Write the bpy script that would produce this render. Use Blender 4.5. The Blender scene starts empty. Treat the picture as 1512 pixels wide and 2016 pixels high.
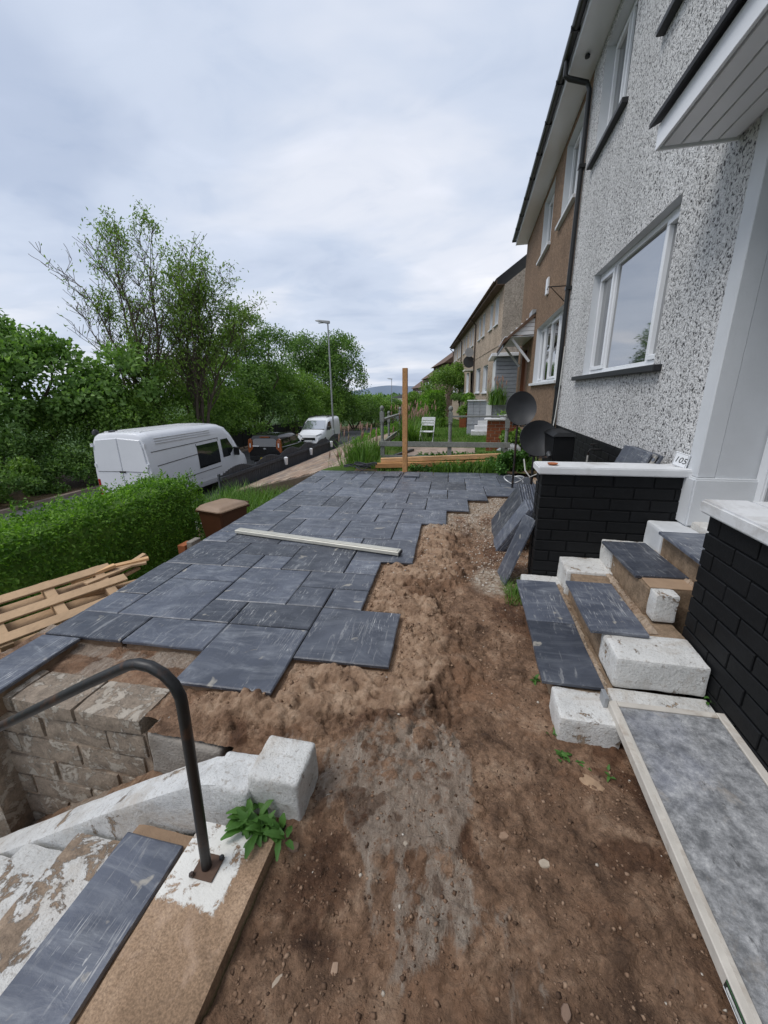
import bpy, bmesh, math, random
import numpy as np
from mathutils import Vector, Matrix

S = bpy.context.scene
COL = S.collection
random.seed(7)
RNG = np.random.default_rng(11)
R = math.radians

# ------------------------------------------------------------------ camera
PITCH, ROLL, YAW = R(16.8), R(-0.85), R(12.15)
fwd = Vector((-math.sin(YAW)*math.cos(PITCH), math.cos(YAW)*math.cos(PITCH), -math.sin(PITCH)))
rgt = Vector((math.cos(YAW), math.sin(YAW), 0))
upv = rgt.cross(fwd)
r2 = math.cos(ROLL)*rgt + math.sin(ROLL)*upv
u2 = -math.sin(ROLL)*rgt + math.cos(ROLL)*upv
cd = bpy.data.cameras.new('camera')
cam = bpy.data.objects.new('camera', cd)
COL.objects.link(cam)
mw = Matrix((r2, u2, -fwd)).transposed().to_4x4()
mw.translation = Vector((0, 0, 1.55))
cam.matrix_world = mw
cd.sensor_fit = 'VERTICAL'
cd.sensor_height = 36.0
cd.sensor_width = 27.0
cd.lens = 770/2016*36.0
cd.clip_start = 0.05
cd.clip_end = 30000
S.camera = cam

# ------------------------------------------------------------------ sky and sun (overcast)
W = bpy.data.worlds.new('World')
S.world = W
W.use_nodes = True
wt = W.node_tree
wt.nodes.clear()
SUN_EL, SUN_AZ = R(52), R(250)


def wn(t, **k):
    n = wt.nodes.new(t)
    for a, b in k.items():
        setattr(n, a, b)
    return n


def wl(a, b):
    wt.links.new(a, b)


sky = wn('ShaderNodeTexSky', sky_type='NISHITA', sun_disc=False, sun_elevation=SUN_EL, sun_rotation=SUN_AZ)
sky.air_density = 1.0
sky.dust_density = 3.0
sky_s = wn('ShaderNodeVectorMath', operation='SCALE')
wl(sky.outputs[0], sky_s.inputs[0])
sky_s.inputs['Scale'].default_value = 0.075
tc = wn('ShaderNodeTexCoord')
sep = wn('ShaderNodeSeparateXYZ')
wl(tc.outputs['Generated'], sep.inputs[0])
zc = wn('ShaderNodeMath', operation='MAXIMUM')
wl(sep.outputs['Z'], zc.inputs[0])
zc.inputs[1].default_value = 0.0
za = wn('ShaderNodeMath', operation='ADD')
wl(zc.outputs[0], za.inputs[0])
za.inputs[1].default_value = 0.16
dv = wn('ShaderNodeVectorMath', operation='DIVIDE')
wl(tc.outputs['Generated'], dv.inputs[0])
cb = wn('ShaderNodeCombineXYZ')
for i in range(3):
    wl(za.outputs[0], cb.inputs[i])
wl(cb.outputs[0], dv.inputs[1])


def wnoise(scale, detail, rough, off, dist=0.0):
    m = wn('ShaderNodeMapping')
    m.inputs['Location'].default_value = off
    m.inputs['Scale'].default_value = (1.0, 1.35, 0.0)
    m.inputs['Rotation'].default_value = (0, 0, R(25))
    wl(dv.outputs[0], m.inputs[0])
    n = wn('ShaderNodeTexNoise')
    wl(m.outputs[0], n.inputs['Vector'])
    n.inputs['Scale'].default_value = scale
    n.inputs['Detail'].default_value = detail
    n.inputs['Roughness'].default_value = rough
    n.inputs['Distortion'].default_value = dist
    return n.outputs['Fac']


def wramp(fac, stops):
    r = wn('ShaderNodeValToRGB')
    wl(fac, r.inputs[0])
    e = r.color_ramp.elements
    e[0].position, e[0].color = stops[0][0], (*stops[0][1], 1)
    e[1].position, e[1].color = stops[-1][0], (*stops[-1][1], 1)
    for p, c in stops[1:-1]:
        q = e.new(p)
        q.color = (*c, 1)
    r.color_ramp.interpolation = 'EASE'
    return r.outputs[0]


big = wnoise(0.72, 5, 0.48, (3.2, 1.4, 0), 0.35)
cloud = wramp(big, [(0.32, (0.41, 0.475, 0.605)), (0.48, (0.53, 0.59, 0.705)), (0.60, (0.665, 0.695, 0.77)), (0.74, (0.82, 0.82, 0.855))])
fine = wnoise(2.6, 6, 0.55, (7.1, 2.2, 0), 0.6)
finec = wramp(fine, [(0.30, (0.91, 0.93, 0.955)), (0.5, (1.0, 1.0, 1.0)), (0.72, (1.06, 1.05, 1.045))])
mul = wn('ShaderNodeMix', data_type='RGBA', blend_type='MULTIPLY')
mul.inputs['Factor'].default_value = 1.0
wl(cloud, mul.inputs['A'])
wl(finec, mul.inputs['B'])
mix = wn('ShaderNodeMix', data_type='RGBA')
mix.inputs['Factor'].default_value = 0.88
wl(sky_s.outputs[0], mix.inputs['A'])
wl(mul.outputs['Result'], mix.inputs['B'])
bg = wn('ShaderNodeBackground')
bg.inputs['Strength'].default_value = 1.0
wl(mix.outputs['Result'], bg.inputs['Color'])
wo = wn('ShaderNodeOutputWorld')
wl(bg.outputs[0], wo.inputs[0])

sd = bpy.data.lights.new('sun', 'SUN')
sd.energy = 1.5
sd.angle = R(25)
sd.color = (1.0, 0.965, 0.92)
sun = bpy.data.objects.new('sun', sd)
COL.objects.link(sun)
# the sun stands high over the road side, a little behind the camera
sdir = Vector((-0.55, -0.35, 1.05)).normalized()
sun.rotation_euler = sdir.to_track_quat('Z', 'Y').to_euler()
sky.sun_elevation = math.asin(sdir.z)
sky.sun_rotation = math.atan2(sdir.x, sdir.y)
S.view_settings.view_transform = 'Standard'
S.view_settings.look = 'None'
S.view_settings.gamma = 1.0
S.view_settings.use_curve_mapping = False
S.view_settings.exposure = 0.4

# ------------------------------------------------------------------ helpers


def mloc(o):
    return Matrix.Translation(o.location) @ o.rotation_euler.to_matrix().to_4x4()


def tag(o, label=None, cat=None, group=None, kind=None):
    if label:
        o['label'] = label
    if cat:
        o['category'] = cat
    if group:
        o['group'] = group
    if kind:
        o['kind'] = kind
    return o


def thing(name, label, cat, loc=(0, 0, 0), rz=0.0, group=None):
    o = bpy.data.objects.new(name, None)
    o.empty_display_size = 0.1
    COL.objects.link(o)
    o.location = loc
    o.rotation_euler = (0, 0, rz)
    return tag(o, label, cat, group)


def put(name, me, parent=None, world=False, loc=None, rot=None):
    o = bpy.data.objects.new(name, me)
    COL.objects.link(o)
    if loc is not None:
        o.location = loc
    if rot is not None:
        o.rotation_euler = rot
    if parent is not None:
        o.parent = parent
        if world:
            p, m = parent, Matrix.Identity(4)
            while p is not None:
                m = mloc(p) @ m if p.parent is None else p.matrix_parent_inverse @ mloc(p) @ m
                p = p.parent
            o.matrix_parent_inverse = m.inverted()
    return o


def rotm(rx=0, ry=0, rz=0):
    return (Matrix.Rotation(rz, 4, 'Z') @ Matrix.Rotation(ry, 4, 'Y') @ Matrix.Rotation(rx, 4, 'X'))


class MB:
    def __init__(s):
        s.v = []
        s.f = []

    def add(s, vs, fs, M=None):
        n = len(s.v)
        if M is not None:
            vs = [M @ Vector(v) for v in vs]
        s.v += [tuple(v) for v in vs]
        s.f += [tuple(i+n for i in f) for f in fs]
        return s

    def box(s, x0, x1, y0, y1, z0, z1, M=None):
        vs = [(x0, y0, z0), (x1, y0, z0), (x1, y1, z0), (x0, y1, z0), (x0, y0, z1), (x1, y0, z1), (x1, y1, z1), (x0, y1, z1)]
        fs = [(0, 3, 2, 1), (4, 5, 6, 7), (0, 1, 5, 4), (1, 2, 6, 5), (2, 3, 7, 6), (3, 0, 4, 7)]
        return s.add(vs, fs, M)

    def bar(s, a, b, w, h, up=(0, 0, 1)):
        a, b = Vector(a), Vector(b)
        d = (b-a)
        L = d.length
        d.normalize()
        x = d.cross(Vector(up)).normalized()
        u = x.cross(d)
        M = Matrix((x, d, u)).transposed().to_4x4()
        M.translation = a
        return s.box(-w/2, w/2, 0, L, -h/2, h/2, M)

    def tube(s, pts, r, n=8, cap=True):
        pts = [Vector(p) for p in pts]
        rs = r if isinstance(r, (list, tuple)) else [r]*len(pts)
        ref = Vector((0, 0, 1))
        rings = []
        x = None
        for i, p in enumerate(pts):
            t = (pts[min(i+1, len(pts)-1)]-pts[max(i-1, 0)]).normalized()
            if x is None:
                x = t.cross(ref if abs(t.z) < .9 else Vector((1, 0, 0))).normalized()
            else:
                x = (x - t*x.dot(t)).normalized()
            y = t.cross(x)
            rings.append([p+(x*math.cos(2*math.pi*k/n)+y*math.sin(2*math.pi*k/n))*rs[i] for k in range(n)])
        vs = [q for ring in rings for q in ring]
        fs = []
        for i in range(len(pts)-1):
            for k in range(n):
                fs.append((i*n+k, i*n+(k+1) % n, (i+1)*n+(k+1) % n, (i+1)*n+k))
        if cap:
            fs.append(tuple(reversed(range(n))))
            fs.append(tuple((len(pts)-1)*n+k for k in range(n)))
        return s.add(vs, fs)

    def lathe(s, prof, n=20, M=None):
        vs = []
        fs = []
        for r, z in prof:
            for k in range(n):
                a = 2*math.pi*k/n
                vs.append((r*math.cos(a), r*math.sin(a), z))
        for i in range(len(prof)-1):
            for k in range(n):
                fs.append((i*n+k, i*n+(k+1) % n, (i+1)*n+(k+1) % n, (i+1)*n+k))
        fs.append(tuple(reversed(range(n))))
        fs.append(tuple((len(prof)-1)*n+k for k in range(n)))
        return s.add(vs, fs, M)

    def prism(s, poly, z0, z1, M=None):
        n = len(poly)
        vs = [(p[0], p[1], z0) for p in poly]+[(p[0], p[1], z1) for p in poly]
        fs = [tuple(reversed(range(n))), tuple(range(n, 2*n))]
        fs += [(i, (i+1) % n, n+(i+1) % n, n+i) for i in range(n)]
        return s.add(vs, fs, M)

    def loft(s, rings, cap=True, M=None):
        n = len(rings[0])
        vs = [p for r in rings for p in r]
        fs = []
        for i in range(len(rings)-1):
            for k in range(n):
                fs.append((i*n+k, i*n+(k+1) % n, (i+1)*n+(k+1) % n, (i+1)*n+k))
        if cap:
            fs.append(tuple(reversed(range(n))))
            fs.append(tuple((len(rings)-1)*n+k for k in range(n)))
        return s.add(vs, fs, M)

    def mesh(s, name, m=None, bevel=0, seg=1, smooth=False, rough=0.0, sub=0):
        me = bpy.data.meshes.new(name)
        me.from_pydata(s.v, [], s.f)
        bm = bmesh.new()
        bm.from_mesh(me)
        if getattr(s, 'weld', False):
            bmesh.ops.remove_doubles(bm, verts=bm.verts, dist=1e-4)
        bmesh.ops.recalc_face_normals(bm, faces=bm.faces)
        if bevel > 0:
            es = [e for e in bm.edges if len(e.link_faces) == 2 and e.calc_face_angle(0) > 0.4]
            bmesh.ops.bevel(bm, geom=es, offset=bevel, segments=seg, affect='EDGES', clamp_overlap=True)
        if sub:
            bmesh.ops.subdivide_edges(bm, edges=bm.edges, cuts=sub, use_grid_fill=True)
        if rough > 0:
            rr = random.Random(len(s.v)*13+5)
            for v in bm.verts:
                v.co += Vector((rr.uniform(-1, 1), rr.uniform(-1, 1), rr.uniform(-1, 1)))*rough
        if smooth:
            for f in bm.faces:
                f.smooth = True
            for e in bm.edges:
                if len(e.link_faces) == 2 and e.calc_face_angle(0) > 0.7:
                    e.smooth = False
        bm.to_mesh(me)
        bm.free()
        if m:
            me.materials.append(m)
        return me

    def rblock(s, x0, x1, y0, y1, z0, z1, r=.02, cell=.022, amp=.003, seed=1, sc=16):
        """rounded, uneven cast block as a fine grid"""
        c = np.array([(x0+x1)/2, (y0+y1)/2, (z0+z1)/2])
        hf = np.array([(x1-x0)/2, (y1-y0)/2, (z1-z0)/2])
        nd = [max(3, min(60, int(round(2*h/cell)))) for h in hf]
        for ax in range(3):
            a, b = (ax+1) % 3, (ax+2) % 3
            for sg in (-1, 1):
                A, B = np.meshgrid(np.linspace(-1, 1, nd[a]+1), np.linspace(-1, 1, nd[b]+1), indexing='ij')
                p = np.zeros(A.shape+(3,))
                p[..., a] = A*hf[a]
                p[..., b] = B*hf[b]
                p[..., ax] = sg*hf[ax]
                inner = np.clip(p, -hf+r, hf-r)
                d = p-inner
                ln = np.linalg.norm(d, axis=-1, keepdims=True)+1e-9
                d = d/ln
                p = inner+d*r
                q = p+c
                nz = fbm(q[..., 0]+.71*q[..., 2], q[..., 1]+.53*q[..., 2], sc, 4, seed)
                nz2 = fbm(q[..., 0]-.6*q[..., 2], q[..., 1]+.9*q[..., 2], sc*.3, 2, seed+9)
                p = q+d*(nz*amp+nz2*amp*1.6)[..., None]
                n1, n2 = A.shape
                idx = np.arange(n1*n2).reshape(n1, n2)
                f = np.stack([idx[:-1, :-1], idx[1:, :-1], idx[1:, 1:], idx[:-1, 1:]], -1).reshape(-1, 4)
                if sg < 0:
                    f = f[:, ::-1]
                s.add([tuple(v) for v in p.reshape(-1, 3)], [tuple(int(i) for i in ff) for ff in f])
        s.weld = True
        return s

    def build(s, name, m=None, parent=None, world=False, bevel=0, seg=1, smooth=False, rough=0.0, sub=0, loc=None, rot=None):
        return put(name, s.mesh(name, m, bevel, seg, smooth, rough, sub), parent, world, loc, rot)


def np_mesh(name, verts, faces, m=None, smooth=False):
    """verts (n,3), faces (k,3 or 4) arrays"""
    me = bpy.data.meshes.new(name)
    verts = np.asarray(verts, dtype=np.float32)
    faces = np.asarray(faces, dtype=np.int32)
    k, w = faces.shape
    me.vertices.add(len(verts))
    me.vertices.foreach_set('co', verts.ravel())
    me.loops.add(k*w)
    me.loops.foreach_set('vertex_index', faces.ravel())
    me.polygons.add(k)
    me.polygons.foreach_set('loop_start', np.arange(0, k*w, w, dtype=np.int32))
    me.polygons.foreach_set('loop_total', np.full(k, w, dtype=np.int32))
    if smooth:
        me.polygons.foreach_set('use_smooth', np.ones(k, dtype=bool))
    me.update(calc_edges=True)
    me.validate()
    if m:
        me.materials.append(m)
    return me


def vnoise(x, y, seed=0):
    xi = np.floor(x).astype(np.int64)
    yi = np.floor(y).astype(np.int64)
    xf, yf = x-xi, y-yi

    def h(a, b):
        n = (a*374761393 + b*668265263 + seed*974634217) & 0x7fffffff
        n = ((n ^ (n >> 13))*1274126177) & 0x7fffffff
        return ((n ^ (n >> 16)) & 0xffff)/65535.0
    u = xf*xf*xf*(xf*(xf*6-15)+10)
    v = yf*yf*yf*(yf*(yf*6-15)+10)
    return (h(xi, yi)*(1-u)+h(xi+1, yi)*u)*(1-v)+(h(xi, yi+1)*(1-u)+h(xi+1, yi+1)*u)*v


def fbm(x, y, sc, octv=4, seed=0, gain=.5):
    t = 0.0
    a = 1.0
    n = 0.0
    for o in range(octv):
        t = t+a*(vnoise(x*sc+17.3*o, y*sc-9.1*o, seed+o)-.5)*2
        n += a
        a *= gain
        sc *= 2.03
    return t/n


def sstep(a, b, x):
    t = np.clip((x-a)/(b-a), 0, 1)
    return t*t*(3-2*t)


# ------------------------------------------------------------------ materials
MATS = {}


class NT:
    """small node-tree writer"""

    def __init__(s, name):
        s.m = bpy.data.materials.new(name)
        s.m.use_nodes = True
        s.t = s.m.node_tree
        s.b = s.t.nodes['Principled BSDF']
        s._vec = None

    def n(s, t, **k):
        q = s.t.nodes.new(t)
        for a, b in k.items():
            setattr(q, a, b)
        return q

    def l(s, a, b):
        s.t.links.new(a, b)

    def vec(s, rnd=True):
        if s._vec is None:
            c = s.n('ShaderNodeTexCoord')
            if rnd:
                oi = s.n('ShaderNodeObjectInfo')
                mu = s.n('ShaderNodeMath', operation='MULTIPLY')
                s.l(oi.outputs['Random'], mu.inputs[0])
                mu.inputs[1].default_value = 53.0
                ad = s.n('ShaderNodeVectorMath', operation='ADD')
                s.l(c.outputs['Object'], ad.inputs[0])
                s.l(mu.outputs[0], ad.inputs[1])
                s._vec = ad.outputs[0]
            else:
                s._vec = c.outputs['Object']
        return s._vec

    def noise(s, scale, detail=6, rough=.55, dist=0.0, stretch=None, off=None):
        q = s.n('ShaderNodeTexNoise')
        v = s.vec()
        if stretch or off:
            mp = s.n('ShaderNodeMapping')
            if stretch:
                mp.inputs['Scale'].default_value = stretch
            if off:
                mp.inputs['Location'].default_value = off
            s.l(v, mp.inputs[0])
            v = mp.outputs[0]
        s.l(v, q.inputs['Vector'])
        q.inputs['Scale'].default_value = scale
        q.inputs['Detail'].default_value = detail
        q.inputs['Roughness'].default_value = rough
        q.inputs['Distortion'].default_value = dist
        return q.outputs['Fac']

    def voro(s, scale, feature='F1', out='Distance', rnd=1.0):
        q = s.n('ShaderNodeTexVoronoi', feature=feature)
        s.l(s.vec(), q.inputs['Vector'])
        q.inputs['Scale'].default_value = scale
        q.inputs['Randomness'].default_value = rnd
        return q.outputs[out]

    def ramp(s, fac, stops, interp='LINEAR'):
        r = s.n('ShaderNodeValToRGB')
        s.l(fac, r.inputs[0])
        e = r.color_ramp.elements
        c4 = lambda c: (*c, 1) if not isinstance(c, (int, float)) else (c, c, c, 1)
        e[0].position, e[0].color = stops[0][0], c4(stops[0][1])
        e[1].position, e[1].color = stops[-1][0], c4(stops[-1][1])
        for p, c in stops[1:-1]:
            q = e.new(p)
            q.color = c4(c)
        r.color_ramp.interpolation = interp
        return r.outputs[0]

    def mix(s, fac, a, b, blend='MIX'):
        q = s.n('ShaderNodeMix', data_type='RGBA', blend_type=blend)
        for x, i in ((fac, 'Factor'), (a, 'A'), (b, 'B')):
            if isinstance(x, (int, float)):
                if i == 'Factor':
                    q.inputs[i].default_value = x
                else:
                    q.inputs[i].default_value = (x, x, x, 1)
            elif isinstance(x, tuple):
                q.inputs[i].default_value = (*x, 1)
            else:
                s.l(x, q.inputs[i])
        return q.outputs['Result']

    def math(s, op, a, b=None):
        q = s.n('ShaderNodeMath', operation=op)
        for i, x in enumerate((a, b)):
            if x is None:
                continue
            if isinstance(x, (int, float)):
                q.inputs[i].default_value = x
            else:
                s.l(x, q.inputs[i])
        return q.outputs[0]

    def attr(s, name, out='Fac'):
        q = s.n('ShaderNodeAttribute')
        q.attribute_name = name
        return q.outputs[out]

    def island(s):
        return s.n('ShaderNodeNewGeometry').outputs['Random Per Island']

    def objrand(s):
        return s.n('ShaderNodeObjectInfo').outputs['Random']

    def bump(s, h, strength=.3, dist=.01):
        q = s.n('ShaderNodeBump')
        s.l(h, q.inputs['Height'])
        q.inputs['Strength'].default_value = strength
        q.inputs['Distance'].default_value = dist
        s.l(q.outputs[0], s.b.inputs['Normal'])

    def out(s, col=None, rough=.8, spec=.5, metal=0.0):
        if col is not None:
            if isinstance(col, tuple):
                s.b.inputs['Base Color'].default_value = (*col, 1)
            else:
                s.l(col, s.b.inputs['Base Color'])
        if isinstance(rough, (int, float)):
            s.b.inputs['Roughness'].default_value = rough
        else:
            s.l(rough, s.b.inputs['Roughness'])
        s.b.inputs['Specular IOR Level'].default_value = spec
        s.b.inputs['Metallic'].default_value = metal
        return s.m


def sh(c, f):
    return tuple(min(1, x*f) for x in c)


def simple(name, col, rough=.7, scale=6, var=.18, bscale=40, bump=.25, bdist=.004, spec=.4, metal=0, stretch=None, dirt=None):
    t = NT(name)
    f = t.noise(scale, 7, .6, .3, stretch)
    c = t.ramp(f, [(.25, sh(col, 1-var)), (.5, col), (.75, sh(col, 1+var))])
    if dirt:
        d = t.noise(scale*.6, 9, .68, .5, stretch, (5, 3, 1))
        c = t.mix(t.ramp(d, [(.52, 0.0), (.72, 1.0)]), c, dirt)
    b = t.noise(bscale, 6, .6, 0, stretch)
    t.bump(b, bump, bdist)
    return t.out(c, rough, spec, metal)

# ---- particular materials


def m_slate():
    t = NT('slate')
    base = t.ramp(t.noise(3.0, 8, .6, .6), [(.28, (.042, .049, .066)), (.5, (.062, .071, .094)), (.74, (.100, .112, .140))])
    tint = t.ramp(t.objrand(), [(0, .56), (.5, .95), (1, 1.42)])
    base = t.mix(1.0, base, tint, 'MULTIPLY')
    # pale dusty streaks and scuffs
    w = t.noise(2.2, 10, .68, 2.2, (1, 2.6, 1), (3, 8, 2))
    amt = t.ramp(w, [(.47, 0.0), (.60, .26), (.72, .80)])
    base = t.mix(t.math('MULTIPLY', amt, t.ramp(t.objrand(), [(0, .30), (1, 1.0)])), base, (.30, .32, .345))
    s = t.noise(26, 5, .7, 1.2, (1, .12, 1), (1, 4, 9))
    base = t.mix(t.ramp(s, [(.585, 0.0), (.66, .62)]), base, (.27, .275, .28))
    dr = t.noise(60, 3, .55, 2.5, (1, .07, 1), (6, 1, 3))
    zone = t.ramp(t.noise(2.4, 3, .5, .3, None, (2, 6, 6)), [(.50, 0.0), (.60, 1.0)])
    base = t.mix(t.math('MULTIPLY', zone, t.ramp(dr, [(.60, 0.0), (.66, .75)])), base, (.46, .465, .46))
    # dried mortar spots
    sp = t.noise(5.5, 4, .5, .8, None, (9, 9, 2))
    base = t.mix(t.ramp(sp, [(.668, 0.0), (.70, .65)]), base, (.40, .37, .31))
    rg = t.ramp(t.noise(9, 5), [(.3, .30), (.7, .56)])
    h = t.math('ADD', t.noise(7, 8, .62, 1.4, (1, 1.8, 1)), t.math('MULTIPLY', t.noise(70, 3), .12))
    t.bump(h, .45, .008)
    return t.out(base, rg, .5)


def m_pebble():
    t = NT('white_pebbledash')
    a = t.noise(45, 3, .55, .9)
    b = t.noise(18, 2, .5, .4)
    f = t.math('ADD', a, t.math('MULTIPLY', t.math('SUBTRACT', b, .5), .16))
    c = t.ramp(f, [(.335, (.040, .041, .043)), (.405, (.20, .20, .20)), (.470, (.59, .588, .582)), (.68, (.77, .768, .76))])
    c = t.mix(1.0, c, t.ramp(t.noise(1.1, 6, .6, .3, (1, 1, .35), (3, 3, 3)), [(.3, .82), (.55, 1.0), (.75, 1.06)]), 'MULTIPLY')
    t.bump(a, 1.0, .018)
    return t.out(c, .85, .3)


def m_roughcast(name, c1, c2, c3, sc=34):
    t = NT(name)
    a = t.noise(sc, 4, .6, .6)
    w = t.noise(1.3, 6, .6)
    c = t.ramp(a, [(.30, c1), (.5, c2), (.70, c3)])
    c = t.mix(1.0, c, t.ramp(w, [(.3, .82), (.7, 1.12)]), 'MULTIPLY')
    c = t.mix(1.0, c, t.ramp(t.noise(sc*.35, 3, .6, .5, None, (3, 1, 2)), [(.3, .62), (.5, 1.0), (.7, 1.25)]), 'MULTIPLY')
    t.bump(a, .8, .012)
    return t.out(c, .9, .25)


def m_soil():
    t = NT('soil')
    a = t.noise(5.5, 10, .66, .5)
    c = t.ramp(a, [(.26, (.062, .036, .023)), (.42, (.160, .095, .059)), (.55, (.275, .170, .107)), (.72, (.43, .30, .205))])
    fine = t.noise(60, 6, .7)
    c = t.mix(.75, c, t.ramp(fine, [(.3, .50), (.5, 1.0), (.75, 1.6)]), 'MULTIPLY')
    red = t.noise(3.3, 8, .7, .4, None, (6, 6, 1))
    c = t.mix(t.ramp(red, [(.50, 0.0), (.66, .6)]), c, (.30, .165, .095))
    sandf = t.ramp(t.noise(9, 8, .6, .4), [(.28, (.20, .122, .076)), (.5, (.38, .25, .163)), (.72, (.54, .39, .275))])
    brk = t.math('MULTIPLY', t.math('SUBTRACT', t.noise(7, 9, .7, .4), .5), 1.5)
    sm = t.ramp(t.math('ADD', t.attr('sand'), brk), [(.42, 0.0), (.72, 1.0)])
    c = t.mix(sm, c, sandf)
    grey = t.ramp(t.noise(22, 10, .75, 1.2, (1, .35, 1)), [(.28, (.21, .155, .115)), (.5, (.34, .275, .218)), (.72, (.53, .47, .40))])
    brk2 = t.math('MULTIPLY', t.math('SUBTRACT', t.noise(13, 11, .82, 1.0, (1, .40, 1), (4, 4, 4)), .5), 2.4)
    gm_ = t.ramp(t.math('ADD', t.attr('grey'), brk2), [(.30, 0.0), (.66, .85)])
    c = t.mix(gm_, c, grey)
    brk3 = t.math('MULTIPLY', t.math('SUBTRACT', t.noise(8, 9, .72, .4, None, (1, 7, 2)), .5), 1.6)
    wet = t.ramp(t.math('ADD', t.attr('wet'), brk3), [(.40, 0.0), (.70, 1.0)])
    c = t.mix(wet, c, t.mix(1.0, c, (.55, .48, .44), 'MULTIPLY'))
    gr = t.voro(46, 'F1', 'Color')
    grc = t.ramp(gr, [(0, (.19, .13, .09)), (.45, (.34, .26, .19)), (.75, (.46, .39, .31)), (1, (.60, .56, .50))])
    c = t.mix(t.attr('chip'), c, grc)
    h = t.math('ADD', t.noise(26, 9, .72, .3), t.math('MULTIPLY', t.noise(110, 4, .6), .35))
    t.bump(h, 1.0, .034)
    return t.out(c, t.mix(wet, .92, .74), .3)


def m_painted_concrete(name, paint=(.72, .72, .70), bare=(.30, .245, .185), amount=.5, scale=5.0):
    """white paint flaking off concrete; amount = how much paint is left (0..1)"""
    t = NT(name)
    n = t.noise(scale, 11, .74, .5)
    lo = .72-.5*amount
    k = t.ramp(n, [(lo-.012, 0.0), (lo+.012, 1.0)])
    b = t.ramp(t.noise(14, 9, .65), [(.25, sh(bare, .55)), (.5, bare), (.75, sh(bare, 1.45))])
    g = t.noise(90, 4, .6)
    b = t.mix(.45, b, t.ramp(g, [(.3, .55), (.7, 1.45)]), 'MULTIPLY')
    p = t.ramp(t.noise(7, 8, .6), [(.25, sh(paint, .78)), (.5, paint), (.8, sh(paint, 1.08))])
    p = t.mix(t.ramp(t.noise(38, 6, .7), [(.56, 0.0), (.68, .6)]), p, sh(bare, .75))
    p = t.mix(t.ramp(t.noise(130, 3, .6, 0, None, (2, 2, 5)), [(.54, 0.0), (.70, .5)]), p, (.30, .29, .27))
    p = t.mix(t.ramp(t.noise(3.1, 9, .7, .6, None, (7, 2, 3)), [(.50, 0.0), (.66, .55)]), p, (.42, .36, .29))
    c = t.mix(k, b, p)
    t.bump(t.math('ADD', t.math('MULTIPLY', k, .4), t.math('ADD', t.noise(55, 7, .7), t.math('MULTIPLY', t.noise(150, 3, .6), .5))), .9, .009)
    return t.out(c, .92, .25)


def m_leaf(name, cols, trans=.25, sc=1.6):
    t = NT(name)
    f = t.math('ADD', t.math('MULTIPLY', t.island(), .55), t.math('MULTIPLY', t.noise(sc, 4, .6), .9))
    f = t.math('SUBTRACT', f, .22)
    n = len(cols)
    c = t.ramp(f, [(.15+.7*i/(n-1), cols[i]) for i in range(n)])
    m = t.out(c, .55, .35)
    tr = t.n('ShaderNodeBsdfTranslucent')
    t.l(t.mix(1.0, c, (1.1, 1.25, .6), 'MULTIPLY'), tr.inputs[0])
    ms = t.n('ShaderNodeMixShader')
    ms.inputs[0].default_value = trans
    t.l(t.b.outputs[0], ms.inputs[1])
    t.l(tr.outputs[0], ms.inputs[2])
    o = [q for q in t.t.nodes if q.type == 'OUTPUT_MATERIAL'][0]
    t.l(ms.outputs[0], o.inputs[0])
    return m


def m_glass(name, col=(.02, .022, .025), rough=.03, ior=3.0):
    t = NT(name)
    m = t.out(col, rough, 1.0)
    t.b.inputs['IOR'].default_value = ior
    return m


def m_wood(name, c, var=.25, sc=3, stretch=(1, .08, 1), rough=.75):
    t = NT(name)
    g = t.noise(sc*10, 7, .62, .8, stretch)
    k = t.noise(sc, 4, .5, .2)
    col = t.ramp(g, [(.28, sh(c, 1-var*1.6)), (.5, c), (.72, sh(c, 1+var))])
    col = t.mix(.5, col, t.ramp(k, [(.3, .75), (.7, 1.2)]), 'MULTIPLY')
    t.bump(g, .3, .003)
    return t.out(col, rough, .3)


SLATE = m_slate()
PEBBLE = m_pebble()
SOIL = m_soil()
BLACKBRICK = simple('black_painted_brick', (.0042, .0048, .0058), .62, 9, .35, 55, .5, .004, .28)
WHITECOPE = simple('white_painted_coping', (.66, .67, .68), .6, 4, .10, 40, .35, .003, .4, dirt=(.36, .345, .32))
WHITEPAINT = simple('white_masonry_paint', (.60, .62, .64), .75, 2.2, .08, 60, .35, .003, .3)
WHITEROUGH = m_painted_concrete('white_flaking_concrete', (.66, .66, .64), (.33, .25, .18), .66, 6)
FLANKM = m_painted_concrete('white_flank_paint', (.66, .665, .655), (.30, .235, .175), .64, 3.6)
WHITEFLAKE = m_painted_concrete('half_flaked_paint_on_concrete', (.62, .62, .60), (.27, .205, .15), .46, 5)
TREADC = m_painted_concrete('bare_step_concrete', (.60, .57, .52), (.255, .185, .125), .10, 4)
BARECONC = simple('tan_concrete', (.34, .235, .155), .9, 3.2, .28, 70, .6, .006, .25, dirt=(.22, .155, .105))
GREYCONC = simple('grey_concrete', (.30, .275, .245), .92, 4, .25, 80, .9, .010, .25, dirt=(.20, .17, .14))
BLOCK = m_painted_concrete('concrete_block', (.43, .385, .325), (.27, .22, .172), .38, 9)
MORTAR = simple('smeared_mortar', (.40, .32, .245), .95, 5, .3, 50, .9, .012, .2, dirt=(.30, .20, .13))
BED = simple('sand_cement_bed', (.20, .14, .095), .95, 6, .35, 50, .9, .012, .2)
UPVC = simple('white_upvc', (.74, .755, .775), .28, 3, .03, 30, .02, .001, .5)
GLASS = m_glass('window_glass')
CARGLASS = m_glass('car_glass', (.010, .012, .014), .06, 1.6)
BLACKPVC = simple('black_plastic', (.010, .011, .012), .38, 6, .2, 30, .05, .002, .5)
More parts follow.
